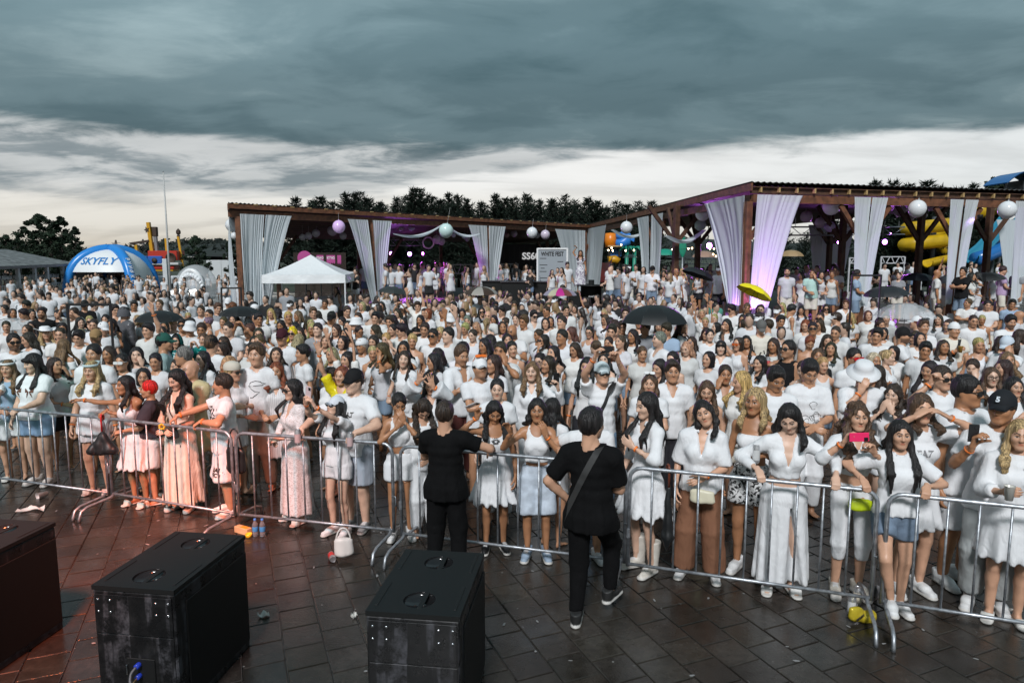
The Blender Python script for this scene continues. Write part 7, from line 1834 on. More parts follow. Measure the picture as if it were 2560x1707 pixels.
# ---------------------------------------------------------------- the front rows, person by person
PEOPLE = []      # (x, y, person loc) for spacing
ANCH = []        # image anchors for the labels of those behind
DEN = (.14, .19, .26)
def W(k=0.): return (.74 - k, .745 - k, .76 - k)
CREAM = (.70, .66, .58); SN = ('sneaker', (.70, .70, .70)); SAND = ('sandal', (.66, .62, .56))
def rail(dx): return ('rail', dx)
def front(x, y, label, a=0., d=None, H=None, lod='B', feet=None, anchor=None, **P):
 """x,y: top of the head in the photo; d: metres behind the barrier, or H: stature, or feet: pixel"""
 P = dict(DEF, **P); P.setdefault('seed', int(x * 7 + y)); z0 = P.pop('z0', 0.)
 loc = P.pop('loc', None)
 if loc is not None: L = Vector(loc)
 elif feet is not None:
  L = on_z(*feet); L.x = at_y(x, y, L.y).x * .5 + L.x * .5
 elif d is not None:
  Y = 7.
  for _ in range(8): L = at_y(x, y, Y); Y = bar_y(L.x) + d
  L = at_y(x, y, Y)
 if d is not None or feet is not None: P['H'] = min(1.93, max(1.48, at_y(x, y, L.y).z - (.015 if not P.get('hat') else .03))) / (1 - .25 * P.get('lean', 0) ** 2)
 elif loc is not None: P['H'] = H; z0 = loc[2]
 else:
  P['H'] = H or (1.67 if P['fem'] else 1.78); L = on_z(x, y, P['H'] + .015 + z0)
 L.z = z0
 for k, sg in (('L', 1), ('R', -1)):
  v = P['a' + k]
  if isinstance(v, tuple) and v[0] == 'rail':
   tx = L.x + v[1]; w = Vector((tx - L.x, bar_y(tx) + (.03 if L.y > bar_y(L.x) else -.04) - L.y, 0)); c, s_ = math.cos(-a), math.sin(-a)
   lx, ly = w.x * c - w.y * s_, w.x * s_ + w.y * c
   P['a' + k] = ((lx * sg, ly, 1.155 + .02, 1), (.9, .5, -.2), 'grip', (-.1, -.7, -.6), (.1, -.4, 1))
 if lod == 'B' and y < 880: lod = 'M'
 root, J = make_person(P, lod, L, a, label)
 PEOPLE.append((L.x, L.y));
 if anchor: ANCH.append((x, y + 25, anchor))
 return root, J, P
TEE = lambda **k: TOP('tee', **k)
def front_rows():
 A = front
 # --- far left
 A(-28, 905, 'person in a white dress cut by the left edge, behind the barrier', .2, d=.35, lod='B', hair='long', hc='b', top=TEE(skirt=.62, flare=.06), aL=rail(.3), aR='belly', shoe=SAND, skin='l')
 A(18, 898, 'person with white headband and blue top under a tan cardigan, left edge', .2, H=1.62, hair='long', hc='c', hlen=.36, top=TEE(col=(.30, .42, .55)), bot=BOT(), hat=('headband', W()), aL='belly', aR='belly', skin='l', bands='L', anchor='the person with white headband')
 r, J, P = A(80, 882, 'fuller person in white t-shirt with brown bows and frayed denim shorts', -.15, d=.42, lod='A', w=1.38, hair='wet', hc='k', hlen=.50, bangs=1, top=TEE(hem=.90, ease=.02), bot=BOT(len=.55, col=(.20, .30, .44), mat='denim', ease=.02), aL='bent', aR='down2', yaw=-.25, pitch=.15, shoe=('sneaker', (.66, .60, .56)), skin='p', anchor='the bow t-shirt person')
 for cx in (-.11, .07):     # two bows on the chest
  m = MB()
  for q in range(4):
   sx = 1 if q % 2 else -1; dz = .02 if q < 2 else -.05; w_ = .055 if q < 2 else .03
   vs, fs = grid_mesh(lambda u, v: (sx * (.006 + u * w_), dz * u + (v - .5) * (.012 + .045 * u), 0), 5, 4); m.add(vs, fs)
  chest_print(r, 't_shirt', mkmesh('bow', np.array(m.v), m.f, False), cx, 1.28 * J['s'], mt=mat('brown_print', (.12, .045, .025), .7), name='bow_print')
 A(227, 898, 'person in a plain white t-shirt dress with pale wreath on wavy hair', .05, d=.40, lod='A', w=1.2, hair='wavy', hc='y', hlen=.36, top=TEE(hem=.80, ease=.022), bot=BOT(len=.5), hat=('headband', (.50, .62, .64)), aL='down', aR='down2', shoe=('slide', (.66, .55, .48)), skin='l', bands='LR', anchor='the wreath wearer')
 A(330, 935, 'person in a white sundress pointing far left across the barrier', -.35, d=.22, lod='A', hair='wet', hc='k', hlen=.30, front=(1, 0), top=TOP('strap', skirt=.52, flare=.07), aR=((.80, -.20, 1.47), (.1, .5, -1), 'relax', None, (0, .1, 1)), aL=rail(-.30), yaw=-.2, lean=.12, pitch=-.15, side=-.06, shoe=SAND, skin='t', bands='R', anchor='the pointing person')
 A(370, 950, 'person with a dark plaid wrap over white shorts, back half turned', -1.15, d=.34, lod='A', w=1.25, hair='crop', hc=(.62, .015, .012), top=TEE(hem=.84), over=TEE(col=(.055, .045, .055), hem=.98, sl=.9, ease=.035, neck='v', name='plaid_wrap'), bot=BOT(len=.85, wide=.05), aL='bent', aR='chest', shoe=SAND, skin='m', anchor='the dark plaid wrap')
 r, J, P = A(441, 921, 'person in a long cream sleeveless dress holding a yellow flower', -.2, d=.30, lod='A', hair='wavy', hc='k', hlen=.42, top=TOP('tank', skirt=.10, flare=.06, col=CREAM, neck='v', vz=1.28, pleat=.016), aL='belly', aR='belly', pitch=.35, yaw=-.15, shoe=('platform', (.02, .02, .02)), skin='p', bands='L', anchor='the long cream dress')
 p = wpt(r, (J['WL'] + J['WR']) / 2 + np.array([0, -.07, .05])); t = empty('yellow_flower', p, 0, 'yellow flower held by the person in the long cream dress', 'flower')
 for k in range(7): a_ = 2 * math.pi * k / 7; MB().lathe([(.001, -.012), (.02, 0), (.001, .012)], 7, (.028 * math.cos(a_), -.01, .028 * math.sin(a_))).build('petal', MAT['yellow_plastic'], t, True)
 MB().tube([(0, 0, 0), (.0, .02, -.09)], .005, 5).build('stem', mat('green_plastic', (.01, .22, .14)), t)
 sack('round_bag', wpt(r, np.array([.06, -.21, .98])), (.085, .035, .095), (.02, .018, .02), leather, 'round black shoulder bag hanging on the long cream dress', 'bag', -.2, .05); strap(r, 'dress', -1, w=.012, J=J, hz=1.0, hx=.05)
 r, J, P = A(555, 933, 'person in printed white t-shirt and shorts gripping the barrier, back turned', -1.05, d=.36, lod='A', fem=0, w=1.15, hair='crop', hc='d', top=TEE(hem=.80, ease=.022), bot=BOT(len=1.05, wide=.05, ease=.02), aL=rail(-.15), aR=rail(-.55), yaw=-.4, shoe=SN, skin='m', bands='LR', glass=('dark', (.01, .01, .01), 1), anchor='the printed back t-shirt')
 chest_print(r, 't_shirt', text_mesh('EQUAL', .11, .004), -.02, 1.31 * J['s'], True); chest_print(r, 't_shirt', text_mesh('RESPECT', .10, .004), -.02, 1.21 * J['s'], True)
 chest_print(r, 'shorts', text_mesh('EQUAL', .07, .003), .10, .62 * J['s'], True); chest_print(r, 'shorts', text_mesh('RESPECT', .06, .003), .10, .56 * J['s'], True)
 p = wpt(r, np.array([.20, -.16, .92])); sack('shoulder_bag', (on_z(607, 1140, .75).x, bar_y(on_z(607, 1140, .75).x) + .07, .76), (.14, .06, .20), (.008, .008, .009), leather, 'black leather hobo bag hanging behind the barrier corner', 'bag', -.3, .24)
 A(581, 903, 'person with pale bandana and sunglasses seen in profile', 1.2, H=1.70, hair='bun', hc='y', top=TEE(), bot=BOT(), hat=('bandana', (.58, .54, .46)), glass=('dark', (.02, .02, .02)), aL='fold', aR='belly', skin='l', anchor='the bandana wearer')
 r, J, P = A(640, 858, 'tall person in white t-shirt with a line-drawn cap on the chest', .1, H=1.90, fem=0, hair='short', hc='b', top=TEE(ease=.02), bot=BOT('trousers', len=1.95, col=(.3, .28, .24)), yaw=-.15, skin='l', aL='down', aR='down', anchor='the line-drawn cap t-shirt')
 m = MB(); m.tube([(-.10, .04, 0), (-.08, .09, 0), (-.02, .11, 0), (.04, .10, 0), (.06, .08, 0), (.10, .075, 0), (.06, .055, 0), (-.02, .05, 0), (-.10, .04, 0), (-.06, .0, 0), (-.03, -.02, 0), (.03, -.03, 0), (-.02, -.07, 0), (-.06, -.10, 0), (-.09, -.10, 0)], .0045, 5); chest_print(r, 't_shirt', mkmesh('l', np.array(m.v), m.f, False), .02, 1.24 * J['s'])
 A(690, 903, 'person in a long striped white shirt dress hung with spectacles', .15, H=1.66, hair='long', hc='r', hlen=.28, w=1.15, top=TOP('shirt', neck='shirt', sl=.9, skirt=.48, flare=.02, ease=.025, mat='stripe'), aL='belly', aR='bent', skin='m', anchor='the striped shirt dress')
 A(731, 946, 'person in a long white mesh dress and sunglasses at the barrier', -.75, d=.40, lod='A', hair='wet', hc='k', hlen=.34, front=(0, 1), top=TEE(skirt=.12, flare=.04, neck='v', vz=1.27, sl=1.6, mat='mesh_knit', pleat=.006), glass=('dark', (.012, .012, .012)), aR='belly', aL='bent', yaw=-.1, shoe=('slide', (.66, .64, .6)), skin='p', anchor='the mesh dress')
 r, J, P = A(838, 985, 'person in pale cap and sunglasses filming upwards, frayed white shorts', -.45, d=.16, lod='A', hair='wet', hc='k', hlen=.42, hat=('cap', (.62, .66, .72)), glass=('dark', (.012, .012, .012)), top=TEE(hem=.90), bot=BOT(len=.40, ease=.02, wide=.03), aL=((.05, -.42, 1.72), (.8, .2, -.7), 'hold', (-.2, -.1, 1), (.8, .4, 0)), aR=((.12, -.38, 1.74), (.8, .2, -.7), 'hold', (-.2, -.1, 1), (.8, .4, 0)), yaw=-.2, pitch=-.35, shoe=SN, skin='p', bands='LR', anchor='the filming cap wearer')
 phone(wpt(r, (J['WL'] + J['WR']) / 2 + np.array([0, -.02, .12])), (.1, .2, -.5), 'white phone raised by the person in pale cap at the barrier', (.6, .5, .52))
 r, J, P = A(883, 919, 'big person in black cap and lettered white t-shirt, cans in both hands', -.35, d=.38, lod='A', fem=0, w=1.25, hair='crop', hc='d', hat=('cap', (.012, .012, .013)), top=TEE(hem=.84, ease=.022, sl=.75), bot=BOT(len=.92, col=(.36, .40, .46), ease=.022, wide=.04), aL=rail(.08), aR=rail(-.52), yaw=-.2, shoe=('sneaker', (.25, .25, .25)), skin='p', anchor='the black cap person')
 chest_print(r, 't_shirt', text_mesh('EA7', .075, .003), .02, 1.30 * J['s'])
 for k, lb in (('L', 'red and silver can in the right-hand fist of the black cap person'), ('R', 'red and silver can held over the barrier left of the black cap person')): q = wpt(r, J['W' + k] + J['D' + k] * .06); can((q.x, q.y - .03, q.z - .11), lb)
 A(853, 914, 'person in a bright yellow raincoat waving one raised hand', -.2, H=1.64, hair='bob', hc='r', top=TOP('shirt', col=(.72, .60, .01), sl=.7, ease=.03, neck='v', name='raincoat', mat='coat_vinyl'), bot=BOT(), aR='up', aL='down', skin='l', bands='R', anchor='the yellow raincoat')
 A(824, 916, 'person in sunglasses between the yellow raincoat and the mesh dress', -.7, H=1.60, hair='bun', hc='d', glass=('dark', (.012, .012, .012)), top=TEE(), bot=BOT(), skin='m')
 A(997, 980, 'person in white crop tank and white shorts covering the mouth', .15, d=.30, lod='A', w=.92, hair='bun', hc='k', top=TOP('tank', hem=1.12, neck='scoop'), bot=BOT(len=.45, ease=.02, wide=.03), aL='mouth', aR=((.03, -.21, 1.40), (.9, .2, -.7), 'relax', (-.5, .0, 1), (.3, -1, 0)), pitch=.35, yaw=.2, shoe=SN, skin='t', anchor='the crop tank person')
 A(1055, 991, 'person bending forward, loose dark hair over a white blouse', .3, d=.42, lod='A', hair='wavy', hc='d', hlen=.36, top=TEE(sl=1.3), bot=BOT('trousers', len=1.9), pitch=.75, lean=.12, aL='belly', aR='down', skin='l')
 A(1078, 934, 'person raising both palms in wide white bell sleeves', .0, H=1.62, lod='A', hair='wet', hc='k', hlen=.3, top=TOP('shirt', neck='v', sl=1.75, bell=.07, ease=.02), bot=BOT('trousers', len=1.9), aL=((.05, -.30, 1.66), (.9, .1, -.5), 'open', (.05, -.1, 1), (.1, 1, 0)), aR=((.12, -.28, 1.72), (.9, .1, -.5), 'open', (-.05, -.1, 1), (.1, 1, 0)), pitch=.25, skin='l', bands='LR', anchor='the raised bell sleeves')
 A(1010, 875, 'person in white t-shirt hugging own arm, left of the raised bell sleeves', -.3, H=1.68, hair='wet', hc='d', hlen=.40, top=TEE(sl=.35), bot=BOT(), aL='belly', aR='bent', yaw=.35, roll=.15, skin='p', bands='R', anchor='the arm-hugging person')
 A(1153, 862, 'person in open white shirt with a hand on the chest', .55, H=1.83, fem=0, hair='crop', hc='b', beard=.45, top=TOP('shirt', neck='shirt', sl=.9, ease=.03, vz=1.22), bot=BOT('trousers', len=1.9, col=(.12, .04, .035)), aR='chest', aL='down', pitch=.2, skin='m', anchor='the open shirt')
 A(1200, 893, 'person in white cap with orange goggles looking up', .35, H=1.76, fem=0, w=1.1, hair='crop', hc='k', beard=.4, hat=('cap', W()), glass=('visor', (.75, .16, .02), 1), top=TEE(), bot=BOT(), aL='down', aR='fold', pitch=-.2, skin='m', anchor='the orange goggles')
 A(1243, 945, 'person in loose white t-shirt behind the sweetheart mini dress', -.1, H=1.64, hair='bun', hc='k', top=TEE(ease=.025), bot=BOT('trousers', len=1.9), aL='down', aR='down', skin='p', yaw=.1)
 r, J, P = A(1236, 1000, 'person in white sweetheart mini dress with metal flower necklace and boots', .1, d=.28, lod='A', w=.95, hair='wet', hc='k', hlen=.36, top=TOP('strap', skirt=.60, flare=.085, pleat=.016, hem=.9), aR=((.20, -.16, 1.62), (.9, .1, -.8), 'hold', (.3, -.1, 1), (.2, 1, 0)), aL='down2', pitch=.45, yaw=.05, shoe=('boot', (.012, .012, .013)), skin='t', bands='R', anchor='the sweetheart mini dress')
 phone(wpt(r, J['WR'] + np.array([-.05, -.02, .12])), (1.1, .3, .9), 'white phone lifted by the person in the sweetheart mini dress', (.6, .58, .58))
 fl = MB();
 for k in range(6): a_ = 2 * math.pi * k / 6; fl.lathe([(.001, -.006), (.018, 0), (.001, .006)], 7, (.026 * math.cos(a_), 0, .026 * math.sin(a_)))
 o = fl.build('flower_pendant', chrome_m, r, True); o.location = (0, -.135 * J['s'], 1.335 * J['s'])
 A(1343, 994, 'person in square white crop top and pale denim shorts, fingers at lips', -.05, d=.22, lod='A', w=.97, hair='wet', hc='k', hlen=.25, front=(0, 0), top=TOP('tank', hem=1.08, neck='scoop'), bot=BOT(len=.92, col=(.50, .56, .64), mat='denim', ease=.02, wide=.035), aL=((.09, -.22, 1.42), (.7, .2, -.9), 'relax', (-.15, -.1, 1), (.6, -1, 0)), aR=((.27, -.24, 1.46), (.6, .2, -.9), 'relax', (.5, -.2, .7), (.2, .3, 1)), shoe=('sneaker', (.28, .36, .46)), skin='t', bands='L', anchor='the square crop top')
 A(1382, 992, 'dark haired person half hidden behind the square crop top', 2.5, H=1.56, hair='wavy', hc='k', hlen=.4, top=TEE(), bot=BOT(), skin='m')
 r, J, P = A(1330, 902, 'person in white buttoned blouse holding a phone up beside the face', -.1, H=1.70, lod='A', hair='long', hc='c', hlen=.32, top=TOP('shirt', neck='shirt', sl=1.85, ease=.022), bot=BOT('trousers', len=1.9), aL=((.34, -.22, 1.46), (.5, .3, -.9), 'hold', (0, -.1, 1), (.8, .4, 0)), aR='down', yaw=-.1, skin='p', anchor='the phone-holding blouse')
 phone(wpt(r, J['WL'] + np.array([-.02, -.03, .12])), (.1, 0, .1), 'black phone with lit screen held up by the buttoned blouse')
 r, J, P = A(1506, 905, 'person photographing with both arms raised, white cap and black strap', .15, H=1.76, lod='A', fem=0, hair='crop', hc='k', hat=('cap', (.60, .68, .70)), glass=('dark', (.012, .012, .012)), top=TEE(ease=.02), bot=BOT('trousers', len=1.9, col=(.16, .24, .34)), aL=((.09, -.30, 1.83), (.9, .2, -.5), 'hold', (-.2, -.1, 1), (.7, .5, 0)), aR=((.17, -.28, 1.86), (.9, .2, -.5), 'hold', (-.1, -.1, 1), (.7, .5, 0)), pitch=-.15, skin='l', bands='R', anchor='the arms-up photographer')
 strap(r, 't_shirt', 1, J=J, w=.04); phone(wpt(r, (J['WL'] + J['WR']) / 2 + np.array([0, -.03, .11])), (.0, 1.57, .1), 'black phone held sideways by the arms-up photographer')
 # --- the two people in black inside the barrier
 r, J, P = A(1112, 1001, 'person all in black, back turned, hand on the barrier, left one', 3.0, d=-.42, lod='A', fem=0, w=1.12, hair='crop', hc='d', top=TEE(col=(.0045, .0045, .005), hem=.80, ease=.02), bot=BOT('trousers', len=1.95, col=(.0045, .0045, .005), ease=.012, wide=.012), footL=(.13, 0, 0), footR=(.13, 0, 0), aR=rail(.42), aL='chest', skin='l', shoe=('sneaker', (.02, .02, .02)), beard=.3, anchor='the left person in black')
 r, J, P = A(1473, 1019, 'person all in black with back strap, hand on hip, by the barrier', 2.75, feet=(1478, 1562), lod='A', fem=0, w=1.04, hair='short', hc='k', beard=.8, top=TEE(col=(.0045, .0045, .005), hem=.80, ease=.026, sl=.8), bot=BOT('trousers', len=1.93, col=(.0045, .0045, .005), ease=.01, wide=.006), aL='hip', aR='belly', yaw=-.25, skin='l', shoe=('sneaker', (.02, .02, .02)), footR=(.10, -.28, 0), liftR=.10, anchor='the person with the back strap')
 strap(r, 't_shirt', -1, (.03, .03, .03), .05, J=J)
 A(1475, 1008, 'bald person in white t-shirt leaning at the barrier behind the back strap', .1, d=.30, fem=0, w=1.1, hair='buzz', hc='b', top=TEE(ease=.02), bot=BOT(len=.9), shoe=SN, aL='belly', aR=rail(-.3), pitch=.5, lean=.15, skin='m')
 # --- right of centre
 A(1618, 978, 'person in white tied shirt dress and cowboy boots beside the hooked umbrella', -1.0, d=.30, lod='A', w=.9, hair='wet', hc='k', hlen=.46, top=TOP('shirt', neck='shirt', sl=1.3, skirt=.60, flare=.11, ease=.018, pleat=.018), aL='chest', aR='down2', yaw=-.15, pitch=.15, shoe=('boot', (.62, .58, .52)), skin='p', bands='L', anchor='the cowboy boots person')
 A(1625, 933, 'person with white sunglasses on the head and white shirt, black strap', -.3, H=1.66, lod='A', hair='long', hc='b', hlen=.34, front=(0, 0), w=1.1, glass=('dark', (.72, .72, .72), 1), top=TEE(ease=.02), bot=BOT(), aL='belly', aR='down', pitch=-.1, skin='l', anchor='the white sunglasses')
 A(1682, 900, 'person in white short-sleeved shirt with a stern look, black strap', -.1, H=1.78, fem=0, w=1.05, hair='short', hc='d', top=TOP('shirt', neck='shirt', sl=.7, ease=.025), bot=BOT('trousers', len=1.9, col=(.03, .03, .035)), skin='m', anchor='the stern shirt wearer')
 r, J, P = A(1761, 998, 'person in loose white blouse and brown trousers with cream bag', -.35, d=.35, lod='A', hair='wet', hc='k', hlen=.22, front=(1, 0), top=TOP('shirt', neck='shirt', sl=.95, ease=.035, hem=.88, vz=1.26), bot=BOT('trousers', len=1.97, col=(.22, .105, .062), ease=.014, wide=.03, flareleg=.035), footL=(.15, 0, 0), footR=(.15, 0, 0), aL='belly', aR='down2', roll=-.35, pitch=-.05, shoe=SN, skin='l', bands='L', anchor='the brown trousers')
 sack('belt_bag', wpt(r, np.array([.02, -.235, .86])), (.125, .04, .085), (.62, .58, .44), leather, 'cream crossbody bag on the brown trousers', 'bag', -.35)
 A(1768, 950, 'person in olive sleeveless dress behind the brown trousers', -.3, H=1.62, hair='wavy', hc='b', hlen=.34, top=TOP('tank', skirt=.45, flare=.05, col=(.32, .27, .16)), aL='down', aR='down', pitch=.2, skin='l', bands='R')
 A(1814, 910, 'person in an open long white shirt dress, hand near the ear', -.15, H=1.68, hair='bun', hc='d', top=TOP('shirt', neck='v', sl=1.8, skirt=.4, flare=.02, ease=.02, vz=1.2), aR='cheek', aL='down', skin='t', anchor='the open long shirt dress')
 r, J, P = A(1889, 967, 'tattooed person in white bandeau and patterned shorts holding a can', -.5, d=.62, lod='A', hair='wet', hc='y', hlen=.27, top=TOP('bandeau', hem=1.15), bot=BOT(len=.55, mat='print_cloth', ease=.022, wide=.04), aL='hold', aR='down', shoe=SN, skin='t', yaw=-.2, anchor='the white bandeau')
 q = wpt(r, J['WL'] + J['D' + 'L'] * .06); can((q.x - .02, q.y - .03, q.z - .07), 'tall silver can held before the white bandeau', (.55, .55, .55))
 A(1971, 1003, 'person in white ruched crop top and long slit skirt leaning on the barrier', -.2, d=.30, lod='A', w=1.15, hair='wet', hc='k', hlen=.26, front=(1, 0), top=TOP('shirt', neck='v', sl=1.75, hem=1.10, ease=.006, vz=1.24), bot=BOT('skirt', len=.12, flare=.04, slit=1, pleat=.012, top=1.02), aL=rail(.28), aR=rail(-.30), pitch=.40, yaw=-.25, roll=-.15, lean=.10, shoe=('slide', (.66, .65, .63)), skin='p', anchor='the slit skirt')
 A(1941, 916, 'person in white t-shirt smiling downwards behind the slit skirt', -.1, H=1.80, fem=0, hair='short', hc='k', top=TEE(), bot=BOT(), pitch=.35, yaw=.15, skin='t', anchor='the smiling t-shirt wearer')
 r, J, P = A(2025, 898, 'person looking down in white long-sleeved t-shirt with a line drawing', -.1, H=1.82, fem=0, hair='short', hc='k', top=TEE(sl=.9, ease=.025), bot=BOT('trousers', len=1.9), pitch=.45, aL='belly', aR='belly', skin='m', anchor='the line-drawing t-shirt')
 rr = random.Random(9); m = MB()
 for k in range(9):
  cx, cy = rr.uniform(-.09, .09), rr.uniform(-.14, .12); R_ = rr.uniform(.02, .05); m.tube([(cx + R_ * math.cos(q) * (1 + .3 * math.sin(3 * q + k)), cy + R_ * 1.2 * math.sin(q), 0) for q in np.linspace(0, 5.5, 14)], .0022, 4)
 chest_print(r, 't_shirt', mkmesh('l', np.array(m.v), m.f, False), .02, 1.18 * J['s'])
 # --- right
 r, J, P = A(2146, 1003, 'person filming with a pink phone, white leggings and lime belt bag', -.15, d=.42, lod='A', hair='curly', hc='b', hlen=.44, hvol=1.25, top=TOP('shirt', neck='v', sl=1.4, hem=1.12, ease=.02), bot=BOT('leggings', len=1.35, ease=.006, wide=.0, name='leggings'), aL=((.04, -.32, 1.40), (.8, .2, -.9), 'hold', (-.3, -.1, 1), (.7, .5, 0)), aR=((.19, -.28, 1.47), (.8, .2, -.9), 'hold', (-.2, -.1, 1), (.7, .5, 0)), shoe=('platform', (.50, .46, .40)), skin='l', bands='R', anchor='the pink phone')
 phone(wpt(r, (J['WL'] + J['WR']) / 2 + np.array([-.02, -.05, .10])), (.05, 1.5, -.1), 'hot pink phone held sideways before a curly haired face', (.85, .03, .14))
 sack('belt_bag', wpt(r, np.array([.0, -.20, .90])), (.115, .045, .07), (.42, .52, .01), leather, 'lime belt bag on the white leggings', 'bag', -.15); chest_print(r, 'leggings', text_mesh('NICE NICE NICE', .035, .002), 0, 1.0 * J['s'])
 A(2253, 1048, 'person with long wet hair in white t-shirt and denim shorts on the barrier', -.15, d=.24, lod='A', hair='wet', hc='k', hlen=.50, top=TEE(hem=.92, ease=.028, sl=.75), bot=BOT(len=.52, col=DEN, mat='denim', ease=.018), aL=rail(.10), aR=rail(-.32), yaw=-.1, shoe=SN, footR=(.06, -.22, .3), liftR=.12, skin='l', anchor='the long wet hair at right')
 r, J, P = A(2306, 982, 'person lifting both hands to the hair, lettered tee and fringed shorts', .0, d=.70, lod='A', hair='wavy', hc='b', hlen=.22, top=TEE(hem=.82), bot=BOT('skirt', len=.62, flare=.05), aL=((.12, -.16, 1.60), (1, -.1, -.4), 'relax', (-.7, .1, .5), (.2, -.3, 1)), aR=((.12, -.14, 1.60), (1, -.1, -.4), 'relax', (-.7, .1, .5), (.2, -.3, 1)), yaw=-.1, shoe=SN, skin='l', bands='L', anchor='the hair-lifting person')
 chest_print(r, 't_shirt', text_mesh('EA7', .085, .003), -.02, 1.27 * J['s'], mt=mat('grey_print', (.25, .25, .26), .5))
 A(2424, 917, 'large person in white t-shirt and dark sunglasses near the right edge', .3, d=1.05, fem=0, w=1.2, hair='crop', hc='k', glass=('dark', (.012, .012, .012)), top=TEE(ease=.022, hem=.80), bot=BOT(len=.95, col=W(.06), wide=.04), shoe=SN, yaw=.3, skin='t', anchor='the large sunglasses person')
 r, J, P = A(2508, 973, 'person in black cap marked 5 holding a phone, grey sweatpants', -.55, d=.60, lod='A', fem=0, w=.92, hair='crop', hc='d', hat=('cap', (.015, .017, .02)), top=TEE(ease=.025, hem=.82, sl=.75), bot=BOT('trousers', len=1.9, col=(.36, .38, .38), ease=.02, wide=.03), aR=((.18, -.26, 1.36), (.5, .3, -.9), 'hold', (0, -.1, 1), (.8, .4, 0)), aL='down', yaw=-.35, shoe=SN, skin='t', bands='R', anchor='the cap marked 5')
 phone(wpt(r, J['WR'] + np.array([.0, -.03, .12])), (.1, 0, -.4), 'black phone held up by the person in the cap marked 5')
 me = text_mesh('5', .06, .003); me.materials.clear(); o = link('cap_number', me, mat('pale_print', (.65, .70, .75)), r);
 Mx = Matrix.Translation(Vector(J['head'] + J['HM'] @ np.array([.0, -.108, .085]))) @ Matrix([list(q) for q in J['HM']]).to_4x4() @ Matrix.Rotation(math.pi / 2 - .35, 4, 'X'); o.matrix_local = Mx
 r, J, P = A(2553, 1048, 'person in an oversized white dress holding a plastic cup, right edge', -.5, d=.42, lod='A', w=1.1, hair='wavy', hc='y', hlen=.34, top=TEE(skirt=.58, flare=.05, sl=1.6, ease=.035), aR='hold', aL='down', shoe=('sandal', (.66, .65, .62)), skin='l', anchor='the oversized white dress')
 q = wpt(r, J['WR'] + J['DR'] * .06); cup((q.x - .02, q.y - .03, q.z - .05), 'clear plastic cup in the hand of the oversized white dress')
 A(2160, 905, 'person in white sun hat with leopard band, white shirt and necklace', -.3, H=1.80, fem=0, hair='crop', hc='d', beard=.7, hat=('sun', W(.04), .15), glass=('thin', (.05, .05, .05)), top=TOP('shirt', neck='v', sl=1.2, ease=.025, vz=1.2), bot=BOT(), aR='mouth', aL='down', pitch=.25, skin='l', bands='R', anchor='the leopard band sun hat')
 A(2235, 958, 'person with dark curls shouting through cupped hands', -.8, H=1.62, hair='curly', hc='d', hlen=.28, top=TEE(), bot=BOT(), aL='mouth', aR='mouth', skin='p', anchor='the cupped hands person')
 A(2358, 914, 'person in wraparound sunglasses raising a fist beside the head', .1, H=1.80, fem=0, hair='crop', hc='d', glass=('dark', (.012, .012, .012)), top=TEE(), bot=BOT(), aR=((.26, -.18, 1.62), (.7, .2, -.8), 'grip', (.1, -.1, 1), (.2, 1, 0)), aL='down', skin='l', bands='R', anchor='the raised fist sunglasses')
 A(2481, 916, 'person in thick glasses behind the large sunglasses person', -.3, H=1.64, hair='long', hc='b', glass=('thin', (.01, .01, .01)), top=TEE(), bot=BOT(), skin='p')
 A(2538, 940, 'dark haired person in a pale top above the cap marked 5', -.1, H=1.62, hair='long', hc='k', top=TEE(), bot=BOT(), aR='chest', skin='l')
 A(2520, 878, 'person with wavy ash hair and bare shoulders at the right edge', -.2, H=1.66, hair='wavy', hc='c', hlen=.3, hvol=1.15, top=TOP('off'), bot=BOT(), skin='m', anchor='the bare-shouldered person at right')
 A(2520, 840, 'person in pale blue cap bending the head, watch on wrist', -1.1, H=1.74, fem=0, hair='crop', hc='b', hat=('cap', (.55, .62, .70)), top=TEE(sl=.7), bot=BOT(), aR='bent', aL='cheek', pitch=.4, skin='m')
 A(2528, 787, 'bearded person in white long-sleeved top at the right edge', -.2, H=1.84, fem=0, w=1.15, hair='short', hc='k', beard=1, top=TEE(sl=1.8, ease=.02), bot=BOT(), aL='belly', aR='belly', pitch=.2, skin='m', anchor='the bearded person at right')
 r, J, P = A(2387, 806, 'person in backwards white cap with beer and black sling bag', -.1, H=1.80, fem=0, w=1.05, hair='crop', hc='d', hat=('capback', W()), top=TEE(ease=.03, col=CREAM), bot=BOT(), aR=((.10, -.28, 1.30), (.6, .4, -.8), 'hold', None, (1, -.2, 0)), aL='belly', skin='m', bands='R', anchor='the beer and sling bag')
 strap(r, 't_shirt', 1, J=J, w=.05); q = wpt(r, J['WR'] + J['DR'] * .06); cup((q.x, q.y - .04, q.z - .05), 'cup of amber beer held by the sling bag person', (.5, .28, .06))
 A(2310, 798, 'person in white polo with sunglasses on the head, hands joined', -.1, H=1.82, fem=0, hair='short', hc='b', glass=('dark', (.05, .05, .05), 1), top=TOP('shirt', neck='shirt', sl=.6), bot=BOT(), aL='belly', aR='belly', skin='m', anchor='the joined hands polo')
 A(2260, 818, 'bearded person in black cap seen in profile, back to the left', .9, H=1.80, fem=0, hair='crop', hc='k', beard=1, hat=('cap', (.012, .012, .013)), top=TEE(ease=.02), bot=BOT(), aL='belly', aR='fold', skin='m', bands='R', anchor='the black cap in profile')
 A(2220, 873, 'person with fair bun in white v-neck top looking right', .7, H=1.62, hair='bun', hc='y', top=TOP('shirt', neck='v', sl=.9), bot=BOT(), skin='p')
 A(2187, 880, 'person with short fair hair in a white wrap top, behind the sun hat', .1, H=1.66, hair='bob', hc='w', top=TOP('shirt', neck='v', sl=1.2, vz=1.2), bot=BOT(), aL='clap', aR='clap', skin='t')
